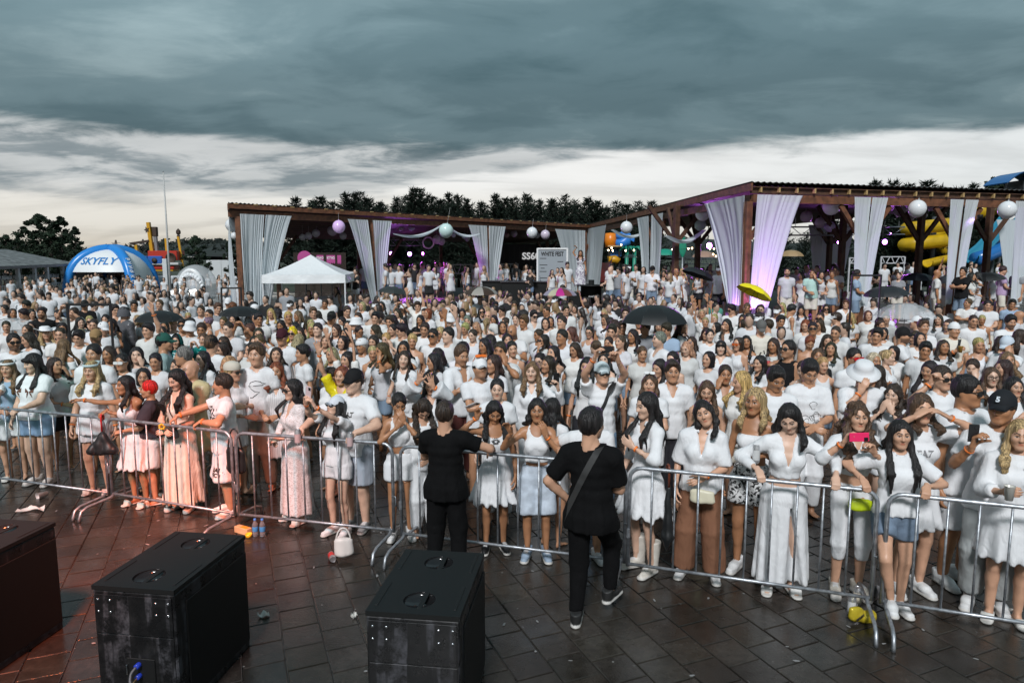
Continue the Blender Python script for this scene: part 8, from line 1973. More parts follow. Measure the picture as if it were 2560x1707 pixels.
 A(2138, 870, 'person in big red visor sunglasses and white vest', .1, H=1.76, fem=0, hair='crop', hc='k', glass=('visor', (.55, .01, .015)), top=TEE(), bot=BOT(), skin='m', anchor='the red visor sunglasses')
 r, J, P = A(1971, 850, 'tattooed person in black tank top drinking from a can', -1.0, H=1.80, fem=0, w=1.2, hair='crop', hc='k', beard=.4, glass=('dark', (.02, .02, .02)), top=TOP('tank', col=(.012, .012, .013)), bot=BOT(), aR=((.14, -.26, 1.38), (.6, .3, -.8), 'hold', None, (1, -.2, 0)), pitch=-.15, skin='m', anchor='the black tank top')
 q = wpt(r, J['WR'] + J['DR'] * .07); can((q.x, q.y, q.z - .06), 'silver can raised by the person in the black tank top', (.6, .1, .1))
 A(2046, 869, 'person in a dark jacket with long brown hair', -.3, H=1.66, hair='long', hc='b', hlen=.4, top=TOP('shirt', sl=1.8, neck='v', col=(.02, .02, .022)), bot=BOT(), skin='t', anchor='the dark jacket')
 A(2025, 838, 'person with auburn bun and bare shoulders, back bent', -.2, H=1.66, hair='bun', hc='r', top=TOP('bandeau'), bot=BOT(), pitch=.5, skin='m')
 A(1900, 887, 'person in white shirt with wavy dark hair, mouth open, looking left', -1.0, H=1.60, hair='wavy', hc='k', hlen=.26, top=TOP('shirt', neck='shirt', sl=1.8), bot=BOT(), aL='bent', aR='belly', skin='l', anchor='the open-mouthed shirt wearer')
 A(1846, 842, 'person in orange glasses and white tank top raising a fist', -.9, H=1.62, hair='bob', hc='d', glass=('dark', (.6, .10, .01)), top=TOP('tank'), bot=BOT(), aR='fist', skin='l', anchor='the orange glasses')
 A(1803, 850, 'person with black bob in white blouse reaching forward', -.3, H=1.62, hair='bob', hc='k', bangs=1, top=TOP('shirt', sl=1.4, neck='v'), bot=BOT(), aR='reach', skin='p', anchor='the reaching blouse')
 A(1775, 821, 'person in white lace blouse and checked skirt with phone at waist', -.1, H=1.66, hair='pony', hc='k', top=TOP('shirt', sl=1.6), bot=BOT('skirt', len=.3, mat='check_cloth'), aL='belly', aR='belly', skin='p', anchor='the lace blouse')
 r, J, P = A(1903, 800, 'person in grey cap looking down, framed picture on white t-shirt', -.1, H=1.80, fem=0, w=1.05, hair='crop', hc='b', hat=('cap', (.13, .13, .125)), top=TEE(ease=.025, col=CREAM), bot=BOT(), pitch=.5, skin='l', anchor='the grey cap')
 m = MB(); m.box((0, .02, 0), (.24, .006, .001)); m.box((0, -.24, 0), (.24, .006, .001)); m.box((-.12, -.11, 0), (.006, .26, .001)); m.box((.12, -.11, 0), (.006, .26, .001)); m.tube([(-.06, -.20, 0), (-.02, -.10, 0), (.04, -.06, 0), (.06, -.16, 0), (.02, -.22, 0)], .012, 5); chest_print(r, 't_shirt', mkmesh('l', np.array(m.v), m.f, False), 0, 1.28 * J['s'])
 # --- left, second row
 A(475, 898, 'bald person in a clear yellow raincoat clapping', -.3, H=1.72, fem=0, hair='bald', hc='b', top=TOP('shirt', sl=1.5, ease=.05, neck='v', col=(.55, .50, .28), name='raincoat', mat='coat_vinyl', skirt=.6, flare=.05), aL='clap', aR='clap', yaw=-.3, skin='l', anchor='the clear yellow raincoat')
 A(232, 860, 'broad person in white polo behind the wreath wearer', .1, H=1.80, fem=0, w=1.15, hair='crop', hc='k', top=TOP('shirt', neck='shirt', sl=.6), bot=BOT(), skin='m', anchor='the broad polo')
 A(303, 882, 'person in futuristic white sunglasses and white top', .0, H=1.66, hair='pony', hc='k', glass=('visor', (.70, .70, .70)), top=TEE(), bot=BOT(), skin='m', anchor='the futuristic sunglasses')
 A(357, 919, 'dark haired person hidden behind the plaid wrap', .4, H=1.58, hair='bob', hc='k', top=TEE(), bot=BOT(), skin='m')
 A(505, 876, 'person with black hair and white top left of the bandana wearer', -.4, H=1.66, hair='long', hc='k', top=TEE(), bot=BOT(), skin='p')
 A(443, 894, 'person in sleeveless white top just above the long cream dress', -.6, H=1.60, hair='bun', hc='d', top=TOP('tank'), bot=BOT(), skin='l')
 A(410, 833, 'person in green cap and grey t-shirt with backpack straps', 1.9, H=1.82, fem=0, hair='crop', hc='k', hat=('cap', (.02, .09, .07)), top=TEE(col=(.30, .42, .42)), bot=BOT(), skin='m', anchor='the green cap')
 A(457, 866, 'grey cropped person in profile below the black umbrella', -1.3, H=1.76, fem=0, hair='crop', hc='g', top=TEE(), bot=BOT(), skin='m')
 A(440, 835, 'person wrapped in a dark teal hooded raincoat', .2, H=1.64, hair='long', hc='k', hat=('hood', (.01, .10, .10)), top=TOP('shirt', sl=1.8, ease=.04, col=(.01, .13, .13), name='raincoat', mat='coat_vinyl'), bot=BOT(), skin='l', anchor='the teal hood')
 A(508, 832, 'person in a teal raincoat raising a phone', .0, H=1.62, hair='pony', hc='b', top=TOP('shirt', sl=1.8, ease=.05, col=(.01, .22, .20), name='raincoat', mat='coat_vinyl'), bot=BOT(), aL='phone', aR='phone', skin='l', anchor='the teal raincoat')
 A(528, 838, 'person in black cap seen from behind, right of the teal raincoat', 2.9, H=1.80, fem=0, hair='crop', hc='b', hat=('cap', (.012, .012, .013)), top=TEE(), bot=BOT(), skin='l')
 A(311, 768, 'person wholly wrapped in a long grey hooded cape', 2.6, H=1.86, fem=0, hair='short', hc='k', hat=('hood', (.10, .10, .11)), top=TOP('shirt', sl=1.6, ease=.05, skirt=.3, flare=.10, col=(.10, .10, .11), name='cape', mat='coat_vinyl'), skin='l', anchor='the grey hooded cape')
 A(730, 816, 'person in yellow braids and sunglasses beside a dark red cap', .0, H=1.68, hair='curly', hc=(.70, .52, .01), hlen=.34, glass=('dark', (.012, .012, .012)), top=TOP('tank'), bot=BOT(), skin='l', anchor='the yellow braids')
 A(704, 822, 'person in dark red cap and white t-shirt', -.1, H=1.80, fem=0, w=1.05, hair='crop', hc='b', hat=('cap', (.05, .012, .018)), top=TEE(), bot=BOT(), skin='m', anchor='the dark red cap')
 A(112, 816, 'person in white cowboy hat looking right', .9, H=1.68, hair='long', hc='y', hlen=.3, hat=('cowboy', W()), top=TOP('shirt', sl=1.2), bot=BOT(), skin='l', anchor='the cowboy hat')
 A(33, 833, 'big bearded person in black sunglasses and white t-shirt', .5, H=1.80, fem=0, w=1.2, hair='crop', hc='k', beard=1, glass=('dark', (.012, .012, .012)), top=TEE(), bot=BOT(), yaw=.3, skin='m', anchor='the bearded sunglasses person')
 A(160, 846, 'person with long light brown hair and off-shoulder top, back turned', 2.8, H=1.66, hair='wavy', hc='c', hlen=.44, hvol=1.15, top=TOP('off'), bot=BOT(), skin='m', anchor='the off-shoulder back')
 A(238, 823, 'bearded person in tan cap with arms near the face', .2, H=1.76, fem=0, hair='crop', hc='k', beard=1, hat=('cap', (.30, .19, .09)), top=TEE(), bot=BOT(), skin='m', anchor='the tan cap')
 A(756, 861, 'young person in white t-shirt with black swept hair', -.9, H=1.70, fem=0, w=.95, hair='short', hc='k', top=TEE(), bot=BOT(), skin='m', anchor='the swept black hair')
 # the dancer on the podium
 A(1450, 629, 'dancer in patterned white wrap dress on a podium, one arm overhead', -.2, H=1.72, lod='B', hair='long', hc='d', hlen=.36, top=TEE(skirt=.30, flare=.07, neck='v', vz=1.28, sl=.3, mat='print_lilac', pleat=.02), aR=((.16, -.02, 1.86), (1, .1, .2), 'relax', (.5, -.2, .3), (0, .2, 1)), aL='down', skin='t', loc=(POD[0], POD[1], DECK + .66), anchor='the podium dancer')
# ---------------------------------------------------------------- the crowd behind: places read from the photo, one code per person
# sex, hair, hair colour, top, pose, extra
def Z(s, ox):
 out = []
 for w in s.split():
  x, y, c = w.split(','); out.append((ox + int(x) * .3656, 700 + int(y) * .3656, c))
 return out
MID = Z("""60,110,mCkTd- 95,95,fBkTd- 150,90,mZdTd- 128,118,mSkTd- 178,138,mSkTd- 268,65,mCdTdk 330,62,mSkTd- 385,42,mSdTd- 412,60,mCdTh- 467,65,mSkTd- 520,105,mZdTd- 575,138,mSkKdk 612,115,fPcTd-
 692,42,mCdTd- 690,108,mSkTd- 735,95,fLdTd- 797,75,fPbVu- 790,42,mSdTd- 850,90,fLdTd- 915,105,fLkTd- 975,100,fBrTd- 1015,75,mZdVd- 1040,112,mCdGd- 1080,75,fPdTd- 1088,132,mCbSd- 1120,76,fLkTd- 1152,70,fLkTd- 1215,85,fLdTd- 1232,135,fLdTd-
 1310,105,mSbTh- 1350,70,fLkTd- 1435,105,fLdTd- 1402,170,mCdTd- 1457,156,mSbGd- 1440,250,fUgVdg 1505,245,fUbVd- 1490,285,mZdTd- 1560,120,mCdTdw 1592,150,mCrTd- 1740,165,mOdTdt 1815,100,mZdKd- 1710,110,mSkKd-
 1925,70,mSkKfb 1960,72,mZdGd- 1982,140,mSkTdw 2030,130,fLdTm- 2052,150,fWdTd- 2110,80,fLkKd- 2160,65,mCdTd- 2222,130,mCdTd- 2257,105,mSkTd- 2300,65,fLdVd-
 30,165,fLkTd- 100,190,fBdTd- 195,195,fLkVd- 280,185,mSkKdb 395,200,fLkKd- 500,185,mCdTp- 610,240,fPyVhs 545,250,fLkTd- 785,165,mSkSd- 720,230,fLkTd- 762,258,fLkVd- 915,140,mSkTd- 1010,290,mSkTu- 1100,310,fBdTd- 1245,265,mSkSds 1297,285,mCdTdh
 1525,380,fLdTd- 1665,300,mCbTp- 1702,278,mSkTd- 1765,320,fLdTm- 1850,190,fLyTd- 1905,190,fLkTd- 1960,215,mCyTd- 1930,265,fLkTd- 2055,205,fLcTd- 2120,185,mSbTd- 2177,205,fWdTd- 2112,250,fLdVd- 2265,215,mSkTdk 2170,290,mCdGd- 2297,295,fLdTd- 1860,375,fUbVm-
 40,275,fPdTd- 180,300,fBdKd- 192,352,fLdTd- 425,285,fLkVd- 405,375,mSkTd- 560,330,fSyVd- 690,285,mCdTdw 740,445,fLdTd- 930,450,fLkTm- 1715,420,fUkTd- 350,525,fLdTm- 880,500,fPkTd- 1560,545,fWyTd-""", 0) + Z("""45,105,fLkTds 110,110,fPkSd- 155,145,fByTd- 205,140,mSdTdw 237,146,fLkTd- 20,175,mCdTd- 105,230,fPdTd- 80,256,mCdTdh 215,215,mSkTd- 262,215,mSdTdb 310,235,fLkTd- 365,190,fLdTd- 410,160,fLdTpw 355,105,fLkGd-
 455,160,fWdTd- 500,145,mSdTU- 550,190,fPdTu- 595,190,fBrTd- 650,190,fSgTd- 705,140,fLwTd- 755,145,mCkTd- 737,200,mZdTd- 800,190,fLkTd- 885,65,fLbOd- 930,100,mSrTdb 940,180,fLkGds 1000,205,mOdTd- 1035,145,mSkTd- 1110,110,fPkVdt 1165,140,mCdTn-
 1225,205,mSkTd- 1230,236,mSbTd- 1262,75,mSkTp- 1300,205,mSkSds 1350,140,mSkGds 1395,150,fPbVd- 1445,110,mSkTdw 1500,150,fLdVg- 1480,235,mCdTd- 1580,165,fLdTd- 1665,110,fLkTdw 1650,150,fSdTu- 1780,195,mZyTds 1792,140,mSkTdk 1835,95,fLdTd- 1880,130,fWdTd- 1930,170,fLkTd- 1920,75,fLdVd-
 2020,110,fPdVd- 2060,70,fLdVd- 2115,85,fPdVd- 2165,65,mSbTd- 2190,115,fLyTd- 2250,80,fBrSd- 2320,75,fLdTd- 2300,135,fLkTd-
 505,235,fLkKd- 420,250,fLkKn- 360,300,mSkTd- 332,296,fUkTd- 210,300,fLdTd- 100,310,fPdTdg 20,320,fLkOd- 320,350,fPyVm- 470,365,fSyDd- 605,330,mCkTups 660,315,fUyTd- 710,320,mCkTu- 730,230,mSdTdh 830,290,fSyTd- 842,240,fSgTd- 1025,235,fLkTd- 1095,250,fUdTd- 1085,278,fBdTd- 1165,230,fPdTd- 1150,300,mOrTdb
 1385,255,fBkTd- 1490,242,mCdTd- 1330,330,fUdTd- 1365,365,fLkTms 1490,335,mCkTd- 1680,310,fPkVdg 1830,300,mSdTd- 1850,266,fLdTds 1890,370,fPbTd- 1975,330,fLkTd- 2060,280,mCdGd- 2205,290,mSdBd- 2155,350,mCgSd- 2310,280,fLdTd- 2040,445,fPbTd- 1800,440,fLrTd- 1660,520,fLkTd- 2250,480,fPkVd-
 120,398,fSwTdn 200,370,fLdVd- 265,420,fLbOm- 20,480,fLkTU- 400,410,fLkTm- 650,460,fLkTd- 795,425,mSkTd- 960,390,fLkTd- 1000,366,fLkTd- 1150,410,fPkVd- 1065,420,mCdTm- 1010,510,fWdTd- 1340,490,fPkTdg 1430,440,fLkVm- 1720,405,fUbTd- 560,500,fLkTd- 1580,420,fLdTd- 880,330,fUdTd-""", 860) + Z("""240,115,mSkXd- 280,75,mCyTd- 385,80,mCdTdk 355,165,mSkTds 460,155,mCbTd- 545,165,fLkTd- 560,115,mSgTd- 430,230,fLkTd- 150,195,fUyTU- 175,250,fPyTU- 205,335,fLdSh- 320,260,fLkTd- 440,260,fBdTd- 545,222,mSdTdw 665,175,mSdTdw 720,50,mCdTdb 790,95,mZdTd- 765,165,mSkVd- 700,150,fLyTd- 830,175,fLkLd-
 920,60,fLyLd- 1055,65,mSkSdb 1130,80,fBwBd- 1000,160,fLkTds 960,215,mZdTds 1070,220,mSdTdw 1135,135,mSbSd- 1290,205,fBbTd- 1270,105,mSkTd- 1325,115,mSkTd- 1375,265,fPdVd- 1510,5,mCdTdw 1540,90,mSkGd- 1620,245,mCrTdw 1650,55,fLdOd- 1582,112,fBdTd- 1720,45,mOyVd- 1690,140,fPdTd- 1785,95,mCdTd- 1770,230,fLdTd- 1840,265,fLdTd- 1880,145,fLdTd-
 1970,125,mCbTf- 1980,80,fUdTd- 2030,35,mZbTd- 2105,135,mCkTd- 2090,70,mCyTd- 2010,265,fLkGd- 2180,80,mSkTdk 2150,45,fLkTd- 2250,95,fLkVd- 2275,130,mSkBd- 2250,25,mCdNd- 2320,205,mOdTd- 910,285,mCkTds 560,640,fLyTd- 1710,545,fLkTd- 1480,330,mSkTd- 860,265,fLrTd- 640,390,fLdTd- 80,380,fLdLd- 2330,330,fLdTd-""", 1700)
DECKP = [(1126, 32, 'fLyDd-'), (1168, 33, 'fLdVd-'), (965, 29.5, 'mSkTdb'), (980, 31, 'mCkTd-'), (995, 31, 'mCdTd-'), (1025, 30, 'fBbDm-'), (1050, 32, 'fLbDd-'), (1072, 29, 'mSkTh-'), (1088, 31, 'fLdNd-'), (1210, 31, 'fLyVd-'), (1113, 37, 'mCdTd-'), (1252, 34, 'fUkXd-'), (1326, 29.3, 'fLkKms'), (1316, 33, 'fLbDdh'),
  (1380, 29, 'fLbVd-'), (1404, 29.3, 'fLkDd-'), (1394, 31, 'fPdVd-'), (1418, 30.5, 'mSkTd-'), (1526, 25.5, 'mOdTn-'), (1546, 26.6, 'mSdGd-'), (1571, 26, 'mSdThw'), (1528, 28.5, 'mSkTd-'), (1564, 29.5, 'fLkTd-'), (1589, 28.5, 'mSkSd-'), (1608, 26.3, 'fLkMds'), (1630, 25, 'mSkShk'), (1660, 25.6, 'fLkDm-'), (1690, 23.2, 'mOdSd-'), (1705, 25, 'fLyDh-'), (1682, 27, 'fLyTd-'),
  (1746, 24.3, 'fLdVd-'), (1797, 22.6, 'mSkTdw'), (1967, 20.6, 'mZkTdb'), (2003, 22.4, 'fLkDd-'), (2030, 20.8, 'mCdMm-'), (2068, 24.6, 'fUkTd-'), (2089, 24.6, 'fLkTd-'), (2086, 22, 'mSkThg'), (2052, 21, 'fLkVd-'), (2079, 21.2, 'fPbVd-'), (2141, 19.6, 'mCkBd-'), (2246, 22, 'fPkGd-'), (2342, 20.6, 'mOdSu-'), (2371, 21.8, 'mCdGd-'), (2406, 20, 'mSkKf-'), (2428, 20.2, 'fLkTm-'), (2443, 20.6, 'fLkTd-'), (2480, 21.5, 'fBkTd-'), (2506, 21.6, 'mCdNd-'), (2541, 21.5, 'mSkGd-'), (1757, 31, 'fLkTd-'), (1775, 30, 'mCdTdw'), (2016, 27, 'mCgTd-'), (1990, 28, 'mSkTd-'), (890, 27.5, 'fPdKh-')]
HAIR = {'L': 'long', 'W': 'wavy', 'B': 'bob', 'P': 'pony', 'U': 'bun', 'S': 'short', 'C': 'crop', 'Z': 'buzz', 'O': 'bald'}
TOPC = {'T': (W(), 'white t-shirt'), 'V': (W(), 'white tank top'), 'S': (W(), 'white shirt'), 'L': (W(), 'white long-sleeved top'), 'D': (W(), 'white strap dress'), 'O': (W(), 'white off-shoulder top'), 'K': ((.014, .014, .015), 'black t-shirt'), 'G': ((.28, .29, .31), 'grey t-shirt'), 'X': ((.08, .26, .20), 'green jacket'), 'B': ((.32, .42, .55), 'pale blue shirt'), 'N': ((.50, .36, .55), 'lilac top'), 'M': ((.45, .66, .60), 'mint top')}
POSE = {'d': ('down', 'down', 'arms down'), 'h': ('hold', 'down', 'a drink in one hand'), 'u': ('up', 'down', 'one arm raised'), 'U': ('high', 'up', 'both arms raised'), 'p': ('phoneup', 'phoneup', 'hands before face'), 'f': ('fold', 'fold', 'arms folded'), 'm': ('cheek', 'belly', 'hand at face'), 'g': ('head', 'head', 'hands on the head'), 'n': ('point', 'bent', 'arm stretched sideways'), 'c': ('clap', 'clap', 'clapping')}
EXTRA = {'-': '', 'w': 'white cap', 'k': 'black cap', 'h': 'white bucket hat', 's': 'sunglasses', 'g': 'glasses', 'b': '', 't': 'white bandana', 'n': 'white beanie', 'p': ''}
_proto = {}
def proto(code, lod, v):
 key = (code[0], code[1], code[3] if code[3] in 'VSLDO' else 'T', code[4], 'b' in code[5:], lod, v)
 if key in _proto: return _proto[key]
 r = random.Random(str(key)); fem = code[0] == 'f'; tk = key[2]; pl, pr, _ = POSE[code[4]]
 top = {'T': TEE(ease=.014 if fem else .02), 'V': TOP('tank', neck='scoop'), 'S': TOP('shirt', neck='v', sl=.75, ease=.024), 'L': TEE(sl=1.8), 'D': TOP('strap', skirt=.5, flare=.06), 'O': TOP('off')}[tk]
 if v and pl == 'down' and r.random() < .7: pl, pr = r.choice([('belly', 'belly'), ('belly', 'down'), ('bent', 'down'), ('fold', 'belly'), ('chest', 'down2')])
 P = dict(DEF, H=1.67 if fem else 1.78, fem=int(fem), w=r.uniform(.92, 1.12) if fem else r.uniform(.98, 1.15), hair=HAIR[code[1]], hc='k', hlen=r.uniform(.28, .42), front=r.choice(((1, 1), (1, 0), (0, 0), (1, 1))), top=top, bot=None if tk == 'D' else BOT(len=.6 if fem else .9), aL=pl, aR=pr, beard=1. if key[4] else (0 if fem else r.choice((0, 0, .35))), yaw=(r.uniform(-.5, .3) if v != 2 else r.uniform(.0, .6)), pitch=r.uniform(-.12, .25), roll=r.uniform(-.12, .12), seed=r.randrange(9999))
 J, parts = person_geo(P, lod); _proto[key] = (P, J, parts); return _proto[key]
NTH = ['nearest', 'second nearest', 'third nearest', 'fourth nearest', 'fifth nearest', 'sixth nearest', 'seventh nearest', 'eighth nearest', 'ninth nearest', 'tenth nearest', 'eleventh nearest', 'twelfth nearest', 'thirteenth nearest', 'fourteenth nearest', 'fifteenth nearest']
def build_crowd():
 r = random.Random(42); L = []
 for u in UMB: ANCH.append((u['px'], u['py'] + 15, {398: 'the umbrella by the frame', 601: 'the umbrella near the canopy', 985: 'the dark grey umbrella', 1203: 'the patterned brown umbrella', 1400: 'the striped umbrella', 1750: 'the tilted dark umbrella', 1893: 'the yellow umbrella', 1637: 'the large wet umbrella', 2264: 'the clear umbrella at right', 2215: 'the umbrella behind the clear one', 2292: 'the navy umbrella', 2465: 'the flat black umbrella', 28: 'the clear umbrella at left', 1576: 'the clear deck umbrella', 397: 'the distant black umbrella'}[u['px']]))
 ANCH.extend([(220, 765, 'the left black frame'), (577, 720, 'the middle black frame'), (2167, 690, 'the right black frame'), (780, 740, 'the white canopy tent'), (428, 735, 'the flagpole'), (262, 720, 'the inflatable tent'), (495, 735, 'the bubble dome'), (1262, 715, 'the left bar counter'), (1880, 690, 'the big corner post'), (2166, 740, 'the second front post'), (90, 735, 'the pergola balustrade'), (1380, 680, 'the programme board')])
 for x, y, c in MID:
  fem = c[0] == 'f'; H = (1.66 if fem else 1.77) + r.uniform(-.05, .06)
  p = on_z(x, y, H + .02)
  if p.y > 34:
   p = at_y(x, y, 34 + r.uniform(-2, 2));
  L.append([p.x, p.y, H, c, x, y, 0.])
 for x, Y, c in DECKP:
  p = at_y(x, 700, Y); L.append([p.x, Y, (1.66 if c[0] == 'f' else 1.78) + r.uniform(-.05, .05), c, x, pix((p.x, Y, DECK + 1.7))[1], DECK])
 cd = ['fLkTd-', 'fLdVd-', 'mSkTd-', 'mCdTd-', 'fPyVd-', 'fWbTd-', 'mZdTd-', 'fBkTd-', 'fLyTd-', 'fUdVm-', 'fLkOd-', 'mSdSd-', 'fWdTd-']; n = 0
 while n < 95:      # those glimpsed between the others
  Y = 8.3 + 9 * r.random() ** 1.1; X = r.uniform(-.74, .74) * Y
  if Y > bar_y(X) + 1.1 and all(math.hypot(X - q[0], Y - q[1]) > .40 for q in L) and all(math.hypot(X - q[0], Y - q[1]) > .42 for q in PEOPLE):
   c = r.choice(cd); H = (1.63 if c[0] == 'f' else 1.73) + r.uniform(-.04, .05); q = pix((X, Y, H)); L.append([X, Y, H, c, q[0], q[1], 0.]); n += 1
  else: n += .02
 # keep shoulders apart
 for it in range(30):
  for i, a in enumerate(L):
   for b in L[i + 1:]:
    dx, dy = a[0] - b[0], a[1] - b[1]; d = math.hypot(dx, dy)
    if a[6] == b[6] and 1e-4 < d < .39:
     q = (.39 - d) / d * .35; a[0] += dx * q * .5; a[1] += dy * q; b[0] -= dx * q * .5; b[1] -= dy * q
   for fx, fy in PEOPLE:
    dx, dy = a[0] - fx, a[1] - fy; d = math.hypot(dx, dy)
    if a[6] == 0 and 1e-4 < d < .42: q = (.42 - d) / d * .7; a[0] += dx * q * .5; a[1] += abs(dy) * q + .004
 for a in L:
  if a[6] == 0 and a[1] < bar_y(a[0]) + .9: a[1] = bar_y(a[0]) + .9
 L.sort(key=lambda a: a[1] - (6 if a[6] else 0))
 nind = 395 - len(PEOPLE)
 ind, rest = L[:nind], L[nind:]
 # labels: dress, pose, and rank around the closest landmark
 grp = {}
 for a in ind:
  px, py = a[4], a[5]
  an = min(ANCH, key=lambda t: math.hypot((t[0] - px), (t[1] - py) * 1.6)); dx, dy = px - an[0], (py - an[1]) * 1.6
  side = ('left of' if dx < 0 else 'right of') if abs(dx) > abs(dy) else ('behind' if dy < 0 else 'before')
  grp.setdefault((an[2], side), []).append((math.hypot(dx, dy), a))
 used = set()
 for (an, side), v in grp.items():
  v.sort(key=lambda t: t[0])
  for k, (d, a) in enumerate(v):
   c = a[3]; ex = EXTRA[c[-1]] or EXTRA[c[5]]; n = NTH[k] if k < len(NTH) else 'farthest'
   lb = 'person in %s%s%s, %s %s %s' % (TOPC[c[3]][1], ' and ' + ex if ex else '', '' if c[4] == 'd' else ', ' + POSE[c[4]][2], n, side, an)
   if len(lb.split()) > 16: lb = 'person in %s, %s %s %s' % (TOPC[c[3]][1], n, side, an)
   if len(v) == 1: lb = lb.replace('nearest ', '')
   while lb in used: lb += ' again'
   used.add(lb); a.append(lb)
 for a in ind:
  x, y, H, c, px, py, z, lb = a; v = r.randrange(2) if c[4] == 'd' else 0
  lod = 'B' if y < 9.2 and z == 0 else 'C'
  P0, J, parts = proto(c, lod, v); P = dict(P0)
  col, _ = TOPC[c[3]]; k = r.uniform(-.17, .02)
  if col == W(): col = (W(-k)[0] * (1 + r.uniform(0, .02)), W(-k)[1], W(-k)[2] * (1 - r.uniform(-.03, .06)))
  hc = HC[c[2]]; cols = {'hair': tuple(q * r.uniform(.8, 1.25) for q in hc)}
  for nm, me, cc in parts:
   if nm in ('t_shirt', 'tank_top', 'shirt', 'off_shoulder_top', 'dress', 'top'): cols[nm] = col
   if nm == 'shorts': cols[nm] = r.choice((W(.03), W(.03), CREAM, (.2, .27, .36), (.03, .03, .035)))
  e = c[5:]
  hats = {'w': ('cap', W()), 'k': ('cap', (.012, .012, .013)), 'h': ('bucket', W()), 't': ('bandana', W()), 'n': ('beanie', W())}
  P.pop('hat', None); P.pop('glass', None); P['bands'] = r.choice(('', '', 'R', 'L')) if y < 14 else ''
  for q in e:
   if q in hats: P['hat'] = hats[q]
   if q == 's': P['glass'] = ('dark', (.012, .012, .012))
   if q == 'g': P['glass'] = ('thin', (.02, .02, .02))
  face = math.atan2(-4.5 - x, y - 0.) * .9 + r.gauss(0, .28) + (.15 if v == 1 else 0)
  if z: face = r.gauss(-.2, .7)
  if r.random() < .08: face += r.choice((-1.6, 1.6, 2.6))
  sk = r.choice('pllllmmmtt'); s = H / P['H']
  root, _ = place_person(P, J, parts, (x, y, z), face, lb, 'people in the crowd', sk, s, cols)
  if c[4] == 'h':
   q = wpt(root, J['WL'] + J['DL'] * .06); t = cup((q.x, q.y - .03, q.z - .05), 'plastic cup held up' + (', ' + lb.split(', ', 1)[1] if ', a drink' not in lb else lb.split(', a drink in one hand')[-1]), r.choice(((.62, .60, .55), (.5, .3, .08))))
 # ---- people too far or too hidden to tell apart: one mass
 far = []
 for a in rest: far.append((a[0], a[1], a[6], a[3]))
 codes = ['fLkTd-', 'fLdDd-', 'mSkTd-', 'mCdTd-', 'fPyVd-', 'fWbTd-', 'mZdTd-', 'fBkTd-', 'mSkKd-', 'fLyTd-', 'fUdVm-', 'mCbTh-']
 for k in range(100):      # open yard on the left
  px = r.uniform(-10, 600); Y = r.uniform(27, 62); p = at_y(px, 700, Y); far.append((p.x, Y, 0, r.choice(codes)))
 for k in range(34): p = at_y(r.uniform(215, 370), 700, r.uniform(47, 53)); far.append((p.x, p.y, 0, r.choice(codes)))
 for k in range(40):      # under the roofs
  px = r.uniform(860, 1440); q = on_line(px, E0, E1); Y = q.y + r.uniform(.8, 7); p = at_y(px, 700, Y); far.append((p.x, Y, DECK, r.choice(codes)))
 for k in range(48):
  px = r.uniform(1540, 2560); Y = r.uniform(22, 42); p = at_y(px, 700, Y); far.append((p.x, Y, DECK if Y < 40 else 0, r.choice(codes)))
 for k in range(50):      # gaps between those in front of the decks
  px = r.uniform(0, 2560); Y = r.uniform(13, 19 if px > 1500 else 26); p = at_y(px, 700, Y)
  if all(math.hypot(p.x - q[0], p.y - q[1]) > .5 for q in L): far.append((p.x, Y, 0, r.choice(codes)))
 for k in range(110):      # packed in the court before the decks
  px = r.uniform(880, 1830); ye = (on_line(px, E0, E1) if px < 1475 else on_line(px, E2, E1)).y; Y = r.uniform(16, min(31, ye - 2.2)); p = at_y(px, 700, Y)
  if p.y < ye - 2 and all(math.hypot(p.x - q[0], p.y - q[1]) > .42 for q in L): far.append((p.x, Y, 0, r.choice(codes)))
 mats = [mat('crowd_skin', (.45, .29, .21), .5), mat('crowd_white', (.62, .63, .65), .85), mat('crowd_hair_dark', (.022, .016, .013), .5), mat('crowd_black', (.014, .014, .015), .85), mat('crowd_fair', (.26, .17, .08), .5), mat('crowd_grey', (.28, .29, .31), .85), mat('crowd_denim', (.14, .20, .30), .85)]  # far white toned darker, standing in for light lost over distance
 cache = {}; Vs = []; Qs = []; Ms = []; off = 0
 for x, y, z, c in far:
  if c not in cache:
   fem = c[0] == 'f'; P, J, parts = proto(c[:5] + '-', 'D', 0); dat = []
   for nm, me, cc in parts:
    n = len(me.vertices); co = np.zeros(n * 3, np.float32); me.vertices.foreach_get('co', co); lv = np.zeros(len(me.loops), np.int32); me.loops.foreach_get('vertex_index', lv)
    mi = 0 if nm == 'body' else (2 if c[2] in 'kdbr' else 4) if nm == 'hair' else (3 if c[3] == 'K' else 5 if c[3] in 'GXB' else 1) if nm != 'shorts' else -1
    dat.append((co.reshape(-1, 3), lv.reshape(-1, 4), mi))
   cache[c] = dat
  a = math.atan2(-4.5 - x, y) + r.gauss(0, .9); ca, sa = math.cos(a), math.sin(a); s = r.uniform(.94, 1.06); sh = r.choice((1, 1, 1, 6, 3))
  for co, q, mi in cache[c]:
   Vs.append(np.stack([(co[:, 0] * ca - co[:, 1] * sa) * s + x, (co[:, 0] * sa + co[:, 1] * ca) * s + y, co[:, 2] * s + z], 1)); Qs.append(q + off); off += len(co); Ms.append(np.full(len(q), sh if mi < 0 else mi, np.int32))
 me = mkmesh('crowd', np.concatenate(Vs), np.concatenate(Qs));
 for m_ in mats: me.materials.append(m_)
 me.polygons.foreach_set('material_index', np.concatenate(Ms)); me.update()
 tag(link('distant_crowd', me), 'far crowd in white filling the yard and the decks', 'crowd', kind='stuff')
 print('individuals', len(ind) + len(PEOPLE), 'stuff people', len(far), 'protos', len(_proto))
front_rows()
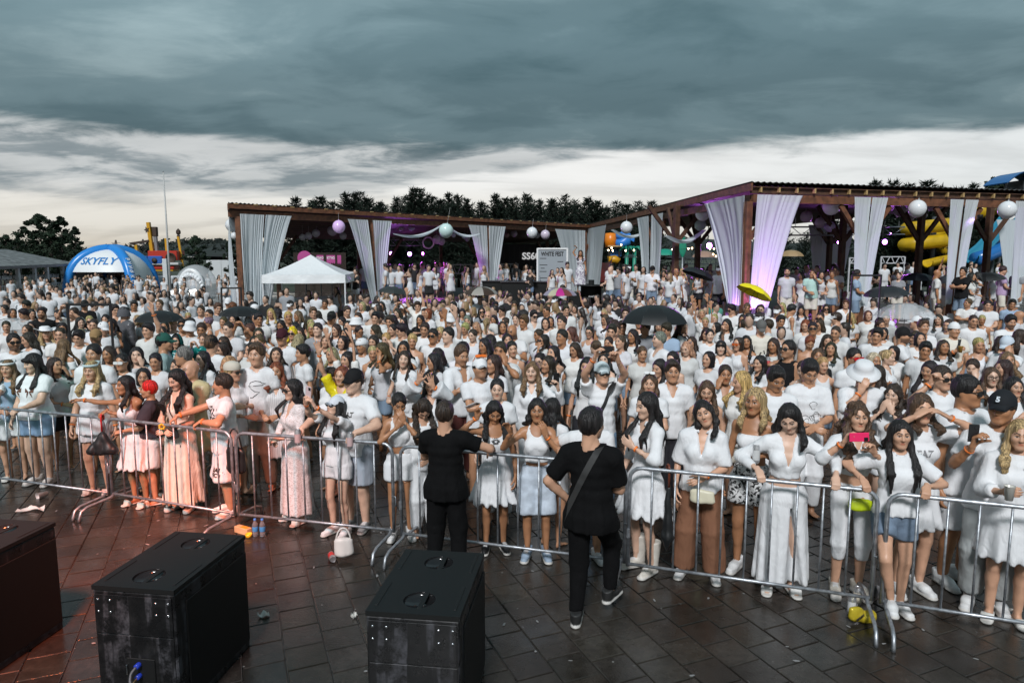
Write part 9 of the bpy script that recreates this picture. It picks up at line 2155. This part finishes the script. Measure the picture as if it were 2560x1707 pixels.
build_crowd()
for _m in [m for m in bpy.data.meshes if m.users == 0]: bpy.data.meshes.remove(_m)
# ---------------------------------------------------------------- coloured stage lamps on the stage behind the camera (their pools show on the paving and the left crowd)
def stage_spot(loc, aim, col, power, deg, label, blend=.6):
 t = empty('stage_lamp', loc, 0, label, 'lamp', 'coloured stage lamps behind the camera'); d = Vector(aim) - Vector(loc); t.rotation_euler = d.to_track_quat('-Z', 'Y').to_euler()
 MB().lathe([(.001, .35), (.12, .35), (.14, .2), (.13, .02), (.12, .0)], 16).build('housing', MAT['textured_black'], t, True); MB().bar((-.16, 0, .2), (.16, 0, .2), .03).build('yoke', MAT['black_steel'], t)
 ld = bpy.data.lights.new('stage_beam', 'SPOT'); ld.energy = power; ld.color = col; ld.spot_size = math.radians(deg); ld.spot_blend = blend; ld.shadow_soft_size = .8
 o = bpy.data.objects.new('stage_beam', ld); C.objects.link(o); o.parent = t; o.location = (0, 0, -.02)
p = on_z(285, 1405); stage_spot((-2.9, .3, 8.0), (p.x, p.y, 0), (1., .19, .07), 6500, 25, 'red stage lamp rigged above the bass speakers', 1.)
p = at_y(85, 935, 8.9); stage_spot((-3.4, -1.5, 6.2), (p.x, p.y, p.z), (.10, 1., .75), 420, 8.5, 'green stage lamp rigged behind the camera')
def flecks():
 r = random.Random(8); m = MB()
 for k in range(130):
  y = r.uniform(4.4, 8.6); x = r.uniform(-.75, .75) * y; s = r.uniform(.003, .011); a = r.uniform(0, 6.28); n = 6; st = r.uniform(1, 3.5)
  P = [(s * st * math.cos(q) * r.uniform(.6, 1.2), s * math.sin(q) * r.uniform(.6, 1.2)) for q in np.linspace(0, 6.28, n + 1)[:-1]]
  top = [(x + u * math.cos(a) - w * math.sin(a), y + u * math.sin(a) + w * math.cos(a), .0065) for u, w in P]
  m.add(top + [(u, w, .0035) for u, w, _ in top], [tuple(range(n))] + [(i, i + n, (i + 1) % n + n, (i + 1) % n) for i in range(n)])
 tag(m.build('paper_flecks', mat('wet_paper', (.24, .24, .24), .6)), 'tiny wet paper flecks trodden across the paving', 'litter', kind='stuff')
flecks()
